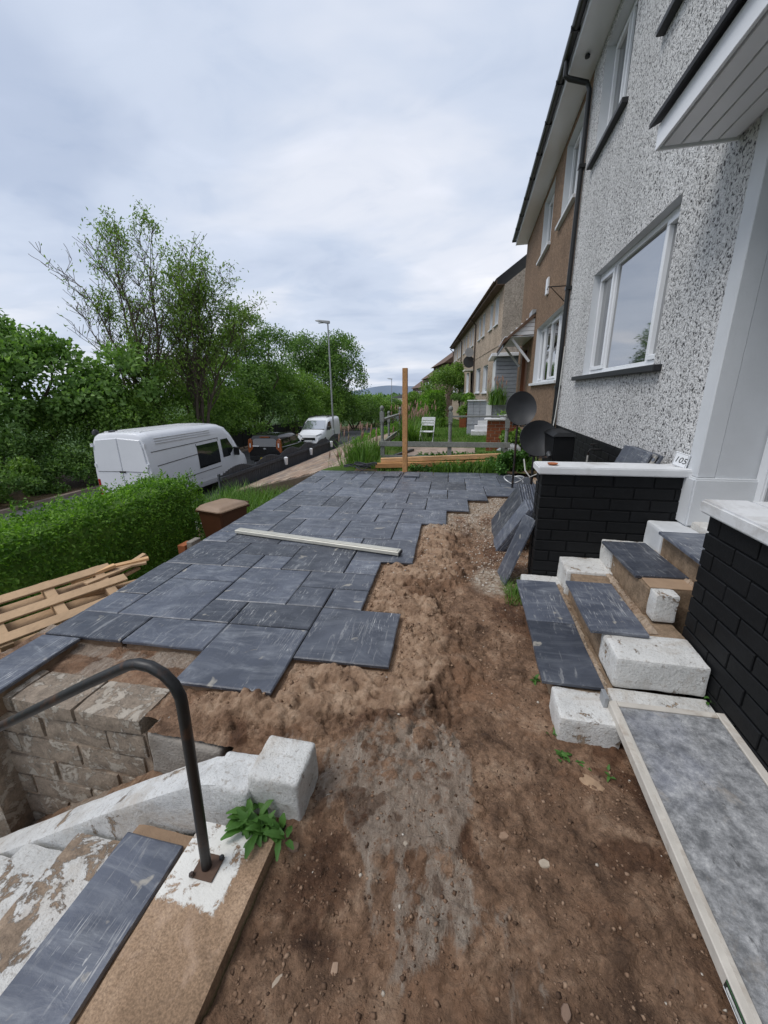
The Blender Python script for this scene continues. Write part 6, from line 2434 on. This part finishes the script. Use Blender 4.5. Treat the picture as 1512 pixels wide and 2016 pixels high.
for sd in (-1, 1):
    side_panel(sv, 'side_window', [(2.12, 1.08), (3.22, 1.06), (2.70, 1.55), (2.14, 1.60)], CARGLASS, .012, sd, surf=ssurf)
    MB().box(sd*1.0-.10, sd*1.0+.10, 3.02, 3.12, 1.06, 1.28).build('mirror', BLACKPVC, sv, bevel=.02)
    q = [(.50, .80), (.80, .92), (.82, .80), (.62, .68)]
    MB().add([(sd*x, 4.30-.28*max(0, x-.5)/.32+.02, z) for x, z in q]+[(sd*x, 4.0, z) for x, z in q], [tuple(range(4)), tuple(reversed(range(4, 8)))]+[(i, 4+i, 4+(i+1) % 4, (i+1) % 4) for i in range(4)]).build('headlight', CLEARLENS, sv)
    for y in (.75, 3.5):
        wheel(sv, sd*.80, y, .32, .20, sd)
    MB().bar((sd*.62, .5, 1.88), (sd*.62, 2.2, 1.86), .03, .04).build('roof_bar', BLACKPVC, sv)
for y in (.7, 1.9):
    MB().bar((-.75, y, 1.91), (.75, y, 1.90), .05, .03).build('roof_bar', BLACKMETAL, sv)
MB().box(-.45, .45, 4.26, 4.335, .50, .66).build('grille', BLACKPVC, sv, bevel=.01)
MB().box(-.26, .26, 4.335, 4.35, .40, .50).build('number_plate', UPVC, sv)

# ---- two distant cars
def far_car(x, y, m, label, rz=0.0, face=1):
    z = -1.95+float(drop(y))
    c = thing('distant_car', label, 'car', (x, y, z), rz, 'cars parked far down the road')
    body_loft(c, 'body', [
        (0, [(.7, .35), (.82, .5), (.82, .8), (.7, .9), (.3, .92)]), (.15, [(.78, .3), (.86, .45), (.87, .85), (.78, .95), (.3, .97)]),
        (3.2, [(.78, .28), (.86, .42), (.86, .80), (.76, .92), (.3, .96)]), (4.1, [(.66, .3), (.74, .42), (.74, .66), (.6, .76), (.3, .8)])], m)
    body_loft(c, 'cabin', [([.1, .3, .5, .55], [(.80, .92), (.74, 1.2), (.62, 1.42), (.3, 1.47)]), (1.6, [(.82, .92), (.76, 1.2), (.64, 1.45), (.3, 1.5)]),
                           ([2.9, 2.6, 2.2, 2.15], [(.80, .92), (.72, 1.15), (.60, 1.38), (.3, 1.43)])], CARGLASS)
    MB().box(-.60, .60, .6, 2.1, 1.46, 1.52).build('roof', m, c, bevel=.03)
    for sd in (-1, 1):
        MB().box(sd*.70-.1, sd*.70+.1, -.03, .05, .68, .82).build('tail_light', REDLENS, c)
        for yy in (.75, 3.2):
            wheel(c, sd*.76, yy, .30, .18, sd)


SILVER = simple('silver_blue_paint', (.36, .40, .46), .25, 1.5, .05, 8, 0, .001, .5)
far_car(-12.2, 70, SILVER, 'silver car parked far down the road under the trees')
far_car(-12.6, 62, CARBLACK, 'dark car parked far down the road in front of the silver one')

# ------------------------------------------------------------------ street lamps
def lamp(x, y, h, z, label, n=10):
    l = thing('street_lamp', label, 'street lamp', (x, y, z), 0, 'street lamps along the road')
    MB().tube([(x, y, z), (x, y, z+1.3), (x, y, z+1.32), (x-.02, y, z+h)], [.085, .085, .055, .042], n).build('pole', GALV, l, True, smooth=True)
    hd = MB()
    hd.loft([[(x+.10, y-.08, z+h-.02), (x+.10, y+.08, z+h-.02), (x+.10, y+.06, z+h+.12), (x+.10, y-.06, z+h+.12)],
             [(x-.15, y-.13, z+h-.0), (x-.15, y+.13, z+h-.0), (x-.15, y+.10, z+h+.15), (x-.15, y-.10, z+h+.15)],
             [(x-.55, y-.15, z+h+.10), (x-.55, y+.15, z+h+.10), (x-.55, y+.11, z+h+.20), (x-.55, y-.11, z+h+.20)],
             [(x-.78, y-.09, z+h+.15), (x-.78, y+.09, z+h+.15), (x-.78, y+.07, z+h+.19), (x-.78, y-.07, z+h+.19)]])
    hd.build('lamp_head', simple('lamp_head_grey%d' % int(y), (.26, .27, .275), .5), l, True, bevel=.015)
    MB().box(x-.60, x-.20, y-.09, y+.09, z+h+.025, z+h+.05, None).build('lens', CLEARLENS, l, True)


lamp(-8.36, 24.0, 7.42, -1.85, 'tall grey street lamp standing beside the small white van')
lamp(-12.6, 66.0, 7.4, -1.95+float(drop(66)), 'distant street lamp against the sky above the far hedge')

# ------------------------------------------------------------------ pallet and broken timber at the left
pa = thing('wooden_pallet', 'wooden pallet tilted against the patio edge above the lower garden', 'pallet', (-3.7, 2.4, -.7))
P0 = Vector((-3.56, 1.72, -.275))
along = Vector((.42, .88, .01)).normalized()
down = Vector((-.24, .13, .095)).normalized()
down = (down-along*down.dot(along)).normalized()
nrm = along.cross(down)
if nrm.z < 0:
    nrm = -nrm
MP = Matrix((along, down, nrm)).transposed().to_4x4()
MP.translation = P0
for k, (d0, L, s0) in enumerate(((.00, 1.15, .0), (.235, 1.42, -.2), (.47, 1.52, -.35))):
    MB().box(s0, s0+L, d0, d0+.10, 0, .020, MP).build('deck_board', PALLETWOOD, pa, True, bevel=.003)
for k in range(4):
    MB().box(-.18+.40*k, -.10+.40*k, -.02, .60, -.098, -.001, MP).build('bearer', PALLETWOOD, pa, True, bevel=.003)
for k, d0 in enumerate((.0, .23, .46)):
    MB().box(-.1, 1.2, d0, d0+.10, -.12, -.099, MP).build('base_board', PALLETWOOD, pa, True, bevel=.003)
rr = random.Random(6)
G6 = 'broken timber pieces on the pallet end'
for k in range(10):
    c = MP @ Vector((1.12+rr.uniform(-.22, .22), rr.uniform(.10, .60), -.02+rr.uniform(-.08, .05)))
    d = (along*rr.uniform(.8, 1.1)+down*rr.uniform(-.35, .25)+nrm*rr.uniform(-.1, .22)).normalized()
    L = rr.uniform(.3, .7)
    mb = MB().bar((0, -L/2, 0), (0, L/2, 0), rr.uniform(.03, .09), rr.uniform(.015, .035))
    o = mb.build('timber_offcut', rr.choice((PALLETWOOD, NEWWOOD2)), None, False, bevel=.002, loc=c)
    o.rotation_euler = d.to_track_quat('Y', 'Z').to_euler()
    tag(o, 'splintered timber offcut heaped at the far end of the pallet', 'timber', G6)

# ------------------------------------------------------------------ neighbour's garden
gf = thing('garden_fence', 'weathered grey timber post and rail fence behind the timbers', 'fence', (-.5, 9.0, 0))


def turned_post(x, y, z0, z1, name='post'):
    h = z1-z0
    p = MB()
    p.box(x-.045, x+.045, y-.045, y+.045, z0, z0+h*.38)
    p.lathe([(.045, h*.381), (.034, h*.40), (.047, h*.43), (.036, h*.47), (.040, h*.60), (.036, h*.70), (.048, h*.72), (.030, h*.74)], 12, Matrix.Translation((x, y, z0)))
    p.box(x-.046, x+.046, y-.046, y+.046, z0+h*.74, z0+h*.90)
    p.lathe([(.035, h*.90), (.028, h*.915), (.044, h*.935), (.052, h*.96), (.040, h*.985), (.01, h)], 12, Matrix.Translation((x, y, z0)))
    return p.build(name, OLDWOOD, gf, True)


turned_post(-1.95, 9.0, -.1, 1.30)
turned_post(-.40, 9.0, -.1, 1.28)
turned_post(.82, 9.0, -.1, 1.12)
turned_post(-2.55, 12.8, -.3, 1.02)
turned_post(-2.42, 14.2, -.3, 1.10)
MB().box(-2.02, .9, 8.93, 8.953, .385, .50).build('rail', OLDWOOD, gf, True, bevel=.004)
MB().box(-1.9, .9, 8.93, 8.953, .07, .185).build('rail', OLDWOOD, gf, True, bevel=.004)
MB().box(-.36, .88, 8.955, 8.99, 1.035, 1.07).build('top_rail', OLDWOOD, gf, True, bevel=.004)
MB().bar((-1.95, 9.06, .98), (-2.42, 14.2, .86), .09, .05).build('top_rail', OLDWOOD, gf, True, bevel=.004)
MB().bar((-1.98, 9.06, .42), (-2.42, 14.2, .28), .04, .10).build('rail', OLDWOOD, gf, True, bevel=.004)

# small paved bit behind the fence
tag(MB().box(-1.7, .2, 9.5, 11.4, -.15, .055).build('path', simple('worn_paving', (.33, .26, .215), .9, 4, .3, 30, .5, .006, .2, dirt=(.2, .17, .14))), kind='structure')
bp = thing('edging_beam', 'dark square beam lying on the paving behind the fence', 'beam', (-1.55, 9.9, .06))
MB().bar((-1.75, 9.5, .085), (-1.45, 10.6, .085), .07, .06).build('beam', DISH, bp, True)

# folding chair
ch = thing('folding_chair', 'white metal folding chair standing in the grass', 'chair', (-1.28, 12.6, gz(-1.28, 12.6)), R(-8))
for s in (-1, 1):
    MB().tube([(s*.21, -.22, 0), (s*.21, .02, .42), (s*.205, .20, .86)], .012, 8).build('leg', UPVC, ch)
    MB().tube([(s*.19, .24, 0), (s*.19, .0, .44)], .012, 8).build('leg', UPVC, ch)
MB().box(-.205, .205, -.22, .18, .43, .455).build('seat', UPVC, ch, bevel=.012, seg=2)
for z in (.62, .70, .78):
    MB().box(-.20, .20, .085+(z-.6)*.42, .105+(z-.6)*.42, z, z+.065).build('back_slat', UPVC, ch, bevel=.004)
MB().tube([(-.205, .20, .86), (.205, .20, .86)], .012, 8).build('back_rail', UPVC, ch)

# grey block planter with steps by the first terrace house
pn = thing('garden_planter', 'grey painted block planter wall before the terrace porch', 'planter', (.4, 15.6, 0))
GREYP = simple('grey_wall_paint', (.34, .36, .39), .75, 4, .12, 40, .3, .003)
for k in range(7):
    for j in range(3):
        MB().box(-.07+.235*j, .155+.235*j, 15.95, 16.2, .36+.125*k, .478+.125*k).build('block', GREYP, pn, True, bevel=.006)
        if k < 6:
            MB().box(.82+.235*j, 1.045+.235*j, 15.95, 16.2, .36+.125*k, .478+.125*k).build('block', GREYP, pn, True, bevel=.006)
MB().box(-.07, 1.6, 15.97, 16.15, -.4, 1.10).build('core', GREYP, pn, True)
MB().box(.63, .83, 15.90, 16.2, .30, 1.20).build('white_pier', UPVC, pn, True, bevel=.006)
MB().box(-.10, .62, 15.9, 16.22, 1.236, 1.275).build('coping', WHITECOPE, pn, True, bevel=.006)
for k in range(3):
    MB().box(.10+.12*k, .95+.3*k, 15.25+.22*k, 15.88, .0+.17*k, .17+.17*k).build('step', WHITECOPE, pn, True, bevel=.008)
bpier = thing('brick_pier', 'red brick garden pier end with stone cap in front of the brown house', 'pier', (.9, 11.3, 0))
RB = simple('red_brick', (.21, .068, .030), .85, 8, .3, 50, .5, .005, .25)
MB().box(.51, 1.29, 11.31, 11.5, -.1, .82).build('core', MORTAR, bpier, True)
for k in range(10):
    x = .50-(k % 2)*.11
    while x < 1.29:
        a, b = max(x, .50), min(x+.215, 1.30)
        if b-a > .04:
            MB().box(a, b-.008, 11.30, 11.40, -.05+.085*k, .025+.085*k).build('brick', RB, bpier, True, bevel=.004)
        x += .222
MB().box(.42, 1.38, 11.22, 11.6, .821, .865).build('cap', WHITECOPE, bpier, True, bevel=.006)
mm = thing('rubble_bag', 'crumpled white and grey bag lying beside the red brick pier', 'bag', (1.0, 10.2, 0))
V = []
g = np.random.default_rng(4)
n1, n2 = 14, 9
for i in range(n2+1):
    for k in range(n1):
        a, e = 2*math.pi*k/n1, math.pi*i/n2
        r_ = 1+.28*math.sin(3*a+2*e)*math.sin(e)+.14*g.normal()*math.sin(e)
        V.append((1.0+.28*r_*math.sin(e)*math.cos(a), 10.2+.22*r_*math.sin(e)*math.sin(a), .14+.17*r_*math.cos(e)))
MB().add(V, [(i*n1+k, i*n1+(k+1) % n1, (i+1)*n1+(k+1) % n1, (i+1)*n1+k) for i in range(n2) for k in range(n1)]).build('sack', simple('bag_plastic', (.30, .31, .32), .4, 9, .6, 30, .4, .01), mm, True, smooth=True)

# pots on the brick pier
pt = thing('plant_pot', 'shallow white pot with a little plant on the brick pier cap', 'plant pot', (.95, 11.4, .866))
MB().lathe([(.10, 0), (.16, .07), (.17, .09), (.15, .09), (.13, .06)], 16, Matrix.Translation((.95, 11.4, .866))).build('pot', UPVC, pt, True)
g = np.random.default_rng(9)
k = 160
C = np.array([.95, 11.4, .98])+g.normal(0, 1, (k, 3))*np.array([.10, .07, .05])
V, F = leaf_cloud(C, np.tile([0, 0, 1.0], (k, 1)), .05, g)
put('foliage', np_mesh('foliage', V, F, LEAF_MID), pt, True)

# ---- grass and weeds
def blades(name, pts, h, w, m, g, lean_=.35, label=None):
    n = len(pts)
    a = g.random(n)*6.28
    L = h*(.5+.8*g.random(n))
    d = np.stack([np.cos(a)*lean_*g.random(n), np.sin(a)*lean_*g.random(n), np.ones(n)], 1)
    s = np.stack([-np.sin(a), np.cos(a), np.zeros(n)], 1)*w
    b = pts
    mid = b+d*(L*.55)[:, None]
    tip = b+d*L[:, None]+np.stack([np.cos(a), np.sin(a), -np.ones(n)*.4], 1)*(L*.35)[:, None]*g.random(n)[:, None]
    V = np.stack([b-s, b+s, mid+s*.7, mid-s*.7, tip], 1).reshape(-1, 3)
    i = np.arange(n)*5
    F = np.concatenate([np.stack([i, i+1, i+2], 1), np.stack([i, i+2, i+3], 1), np.stack([i+3, i+2, i+4], 1)])
    return np_mesh(name, V, F, m)


def gpts(g, n, x0, x1, y0, y1, z=None):
    x, y = g.uniform(x0, x1, n), g.uniform(y0, y1, n)
    zz = garden_z(x[None], y[None])[0]
    return np.stack([x, y, zz], 1)


g = np.random.default_rng(77)
tag(put('grass', blades('grass', np.concatenate([gpts(g, 9000, -1.9, 1.5, 8.15, 9.6), gpts(g, 16000, -3.0, 1.5, 11.4, 19), gpts(g, 5000, -3.5, 1.2, 19, 32)]), .085, .007, GRASSB, g)), kind='stuff')
tag(put('long_grass', blades('long_grass', np.concatenate([gpts(g, 900, -2.5, -1.9, 8.3, 9.6), gpts(g, 1300, .2, 1.45, 8.05, 9.6), gpts(g, 400, -.7, .6, 8.05, 8.3)]), .26, .008, GRASSB, g, .6)), kind='stuff')
tag(put('ground_weeds', np_mesh('ground_weeds', *leaf_cloud(gpts(g, 5200, -1.2, 1.45, 8.1, 9.7)+np.stack([np.zeros(5200), np.zeros(5200), .16*g.random(5200)], 1), np.tile([0, 0, 1.0], (5200, 1)), .075, g, .6), LEAF_WEED)), kind='stuff')
k = 3000
pp = np.stack([g.uniform(-6.3, -3.35, k), g.uniform(7.4, 9.3, k), np.full(k, -1.2)], 1)
tag(put('long_grass', blades('bank_grass', pp, .55, .010, GRASSB, g, .6)), kind='stuff')
k = 1600
pp = np.concatenate([np.stack([g.uniform(.36, .56, k//2), g.uniform(2.85, 3.25, k//2), np.full(k//2, -.06)], 1)])
tag(put('grass_tuft', blades('grass_tuft', pp[:420], .085, .003, GRASSB, g, .8)), kind='stuff')


def tuft_plant(name, x, y, h, n, label, spread=.25, seed=1, seeds=0, w=.012, cat='plant', m=GRASSB, z=None):
    g_ = np.random.default_rng(seed)
    z = gz(x, y) if z is None else z
    t = thing(name, label, cat, (x, y, z))
    pts = np.stack([x+g_.normal(0, spread*.4, n), y+g_.normal(0, spread*.4, n), np.full(n, z)], 1)
    put('leaves', blades('leaves', pts, h, w, m, g_, .55), t, True)
    if seeds:
        st_, hd = MB(), MB()
        for k in range(seeds):
            a = g_.random()*6.28
            bx_, by_ = x+g_.normal(0, spread*.6), y+g_.normal(0, spread*.5)
            tx, ty, tz = bx_+.10*math.cos(a)+g_.normal(0, .05), by_+.08*math.sin(a), z+h*(.95+.55*g_.random())
            st_.tube([(bx_, by_, z), (tx, ty, tz)], .004, 3)
            hd.tube([(tx, ty, tz-.06), (tx+.01, ty, tz+.03), (tx+.02, ty, tz+.12)], [.008, .022, .006], 5)
        st_.build('stems', GRASSB, t, True)
        hd.build('seed_heads', SEEDHEAD, t, True)
    return t


tuft_plant('ornamental_grass', -1.95, 13.2, .78, 320, 'tall grassy plant with pinkish plumes behind the timber post', .42, 2, 34)
tuft_plant('ornamental_grass', -1.70, 15.0, .85, 280, 'clump of feathery plumes behind the folding chair', .42, 3, 36)
tuft_plant('iris_clump', -1.75, 12.0, .75, 260, 'clump of upright sword leaves beside the folding chair', .28, 4, 0, .02)
tuft_plant('iris_clump', .95, 15.7, .62, 200, 'green upright plant with dark dried heads in the grey planter', .35, 5, 16, .02, z=1.10)
tuft_plant('wild_grass_clump', -2.45, 8.75, .62, 330, 'wild grass clump with pale seed heads at the far left patio corner', .36, 6, 12)
tuft_plant('wild_grass_clump', -2.3, 9.7, .5, 260, 'wild grass clump against the grey fence corner', .36, 7, 5)
tuft_plant('wild_grass_clump', -2.95, 9.4, .5, 60, 'dry wispy grass at the edge of the paved drive', .3, 8, 8)
HG = 'clipped hedges and shrubs in the far gardens'


def shrub(name, label, base, blobs, n, size, m, seed):
    return bush_tree(name, label, base, blobs, n, size, m, seed, HG, False, 'shrub')


privet_hedge('garden_hedge', 'low green hedge running beside the road beyond the drive', -5.6, -4.7, 18.5, 34, -1.6, -.55, 12000, .11, LEAF_HEDGE, 9, .10, 60)
hd_ = privet_hedge('garden_hedge', 'tall wedge shaped green hedge in the middle gardens', -.45, .45, -2.6, 2.6, -1.2, 1.0, 13000, .10, LEAF_HEDGE, 10, .06, 30)
hd_.location = (0, 0, 0)
hd_.location = Vector((-2.2, 23.0, -.75))
hd_.rotation_euler = (R(-6), 0, R(14))
shrub('garden_shrub', 'large dark green shrub above the wedge hedge', (-1.9, 32, -.5), [(0, 0, 2.4, 1.5, 1.5, 1.5), (.6, .5, 3.2, 1.0, 1.0, 1.0)], 6500, .15, LEAF_MID, 41)
shrub('garden_shrub', 'rounded dark shrub left of the big garden shrub', (-3.6, 30, -.6), [(0, 0, 1.4, 1.1, 1.3, 1.0), (-.8, 1.2, 1.1, 1.0, 1.2, .9)], 5000, .13, LEAF_MID, 42)
shrub('garden_shrub', 'small clipped ball shrub by the terrace steps', (.02, 19.6, .0), [(0, 0, 1.15, .42, .42, .36)], 2400, .07, LEAF_HEDGE, 43)
shrub('garden_shrub', 'dark round shrub left of the clipped ball', (-.55, 21.5, -.1), [(0, 0, 1.3, .42, .42, .40)], 2000, .07, LEAF_DARK, 44)
shrub('garden_shrub', 'bushy green plant beside the grey planter', (-.12, 16.6, -.1), [(0, 0, .75, .30, .3, .42), (.1, 0, 1.2, .18, .2, .3)], 1800, .09, LEAF_MID, 45)
shrub('garden_shrub', 'leafy plant growing against the red brick pier', (1.15, 10.9, -.1), [(0, 0, .45, .32, .3, .3), (.15, 0, .25, .3, .3, .25)], 1700, .10, LEAF_MID, 46)
shrub('garden_shrub', 'nettle like weeds under the front dish', (1.0, 8.1, -.05), [(0, 0, .22, .45, .5, .22), (-.3, .3, .18, .4, .4, .18)], 2200, .07, LEAF_WEED, 47)
for i, (x, y, hgt) in enumerate(((-.30, 20.6, .85), (-.05, 20.9, .95))):
    bp_ = thing('brick_gatepost', ['left', 'right'][i]+' of the two red brick gateposts in the next garden', 'gatepost', (x, y, 0), 0, 'red brick gateposts')
    MB().box(x-.17, x+.17, y-.17, y+.17, -.4, hgt-.05).build('shaft', RB, bp_, True, bevel=.008)
    MB().box(x-.20, x+.20, y-.20, y+.20, hgt-.049, hgt).build('cap', WHITECOPE, bp_, True, bevel=.008)

# coil of dark cable at the patio corner
cc = thing('cable_coil', 'tangled coil of dark cable lying at the far patio corner', 'cable', (-2.15, 7.95, .02))
rr = random.Random(9)
for q in range(4):
    pts = []
    ox, oy = -2.15+rr.uniform(-.15, .15), 7.98+rr.uniform(-.06, .06)
    ra, rb = rr.uniform(.14, .28), rr.uniform(.09, .17)
    for k in range(26):
        a = 2*math.pi*k/25*1.5
        pts.append((ox+ra*math.cos(a+q)*(1+.1*math.sin(3*a)), oy+rb*math.sin(a+q), .03+.028*q+.05*abs(math.sin(a*1.3+q))))
    MB().tube(pts, .011, 5).build('loop', CABLE, cc, True, smooth=True)
cx_ = thing('cable_coil', 'loose loop of grey cable by the black wall near the dishes', 'cable', (.95, 7.2, 0))
pts = [(.80+.16*math.cos(a), 6.9+.12*math.sin(a), .06+.10*abs(math.sin(a*.7))) for a in np.linspace(0, 8, 30)]
MB().tube(pts, .012, 5).build('loop', GALV, cx_, True, smooth=True)
wcb = thing('dish_cable', 'white cable hanging from the front satellite dish', 'cable', (.8, 5.2, 0))
MB().tube([(.72, 5.30, .72), (.74, 5.25, .58), (.80, 5.22, .50), (.90, 5.25, .54), (.98, 5.35, .66)], .009, 6).build('cable', WHITECABLE, wcb, True, smooth=True)

# ------------------------------------------------------------------ far distance
for i, (x, y, w_, h_, lab) in enumerate(((-24.5, 128, 7, 4.6, 'pale cream house with grey hipped roof far down the hill'), (-29, 165, 8, 5.0, 'cream house half hidden behind the far lamp'), (-19.5, 150, 8, 5.0, 'farther pale house right of the cream one'))):
    z = float(ground_z(0, y))-.5
    fh = thing('far_house', lab, 'house', (x, y, z), R(5), 'pale houses far down the hill')
    MB().box(-w_/2, w_/2, 0, 8, 0, h_).build('wall', CREAM, fh)
    r_ = MB()
    r_.add([(-w_/2-.3, -.3, h_), (w_/2+.3, -.3, h_), (w_/2+.3, 8.3, h_), (-w_/2-.3, 8.3, h_), (-w_*.1, 3.2, h_+2.4), (w_*.1, 4.8, h_+2.4)], [(0, 1, 5, 4), (1, 2, 5), (2, 3, 4, 5), (3, 0, 4), (3, 2, 1, 0)])
    r_.build('roof', ROOFTILE, fh)
    for k in (-1, 1):
        for zz in (1.0, 3.0):
            MB().box(k*w_*.25-.6, k*w_*.25+.6, -.05, 0, zz, zz+1.1).build('window', GLASS, fh)
g = np.random.default_rng(3)
k = 9000
xx = g.uniform(-420, 160, k)
yy = 330+g.random(k)**2*900
cl = fbm(xx, yy, .02, 3, 8)
ok = cl > -.05
xx, yy = xx[ok], yy[ok]
zz = np.array([float(ground_z(0, y)) for y in yy])+g.random(len(xx))*9
V, F = leaf_cloud(np.stack([xx, yy, zz], 1), np.tile([0, 0, 1.0], (len(xx), 1)), 5.0, g, .8)
tag(put('distant_woods', np_mesh('distant_woods', V, F, LEAF_DARK)), kind='stuff')
rr = random.Random(31)
for i in range(9):
    x, y = rr.uniform(-190, 40), rr.uniform(300, 480)
    z = float(ground_z(0, y))
    fh = thing('town_house', 'tiny pale house among the distant woods', 'house', (x, y, z), rr.uniform(-.3, .3), 'tiny houses in the distance')
    MB().box(-5, 5, 0, 8, 0, 7).build('wall', CREAM if i % 3 else GREYCAST, fh)
    MB().add([(-5.3, -.3, 7), (5.3, -.3, 7), (5.3, 8.3, 7), (-5.3, 8.3, 7), (-5.3, 4, 10), (5.3, 4, 10)], [(0, 1, 5, 4), (2, 3, 4, 5), (1, 2, 5), (3, 0, 4), (3, 2, 1, 0)]).build('roof', ROOFTILE, fh)
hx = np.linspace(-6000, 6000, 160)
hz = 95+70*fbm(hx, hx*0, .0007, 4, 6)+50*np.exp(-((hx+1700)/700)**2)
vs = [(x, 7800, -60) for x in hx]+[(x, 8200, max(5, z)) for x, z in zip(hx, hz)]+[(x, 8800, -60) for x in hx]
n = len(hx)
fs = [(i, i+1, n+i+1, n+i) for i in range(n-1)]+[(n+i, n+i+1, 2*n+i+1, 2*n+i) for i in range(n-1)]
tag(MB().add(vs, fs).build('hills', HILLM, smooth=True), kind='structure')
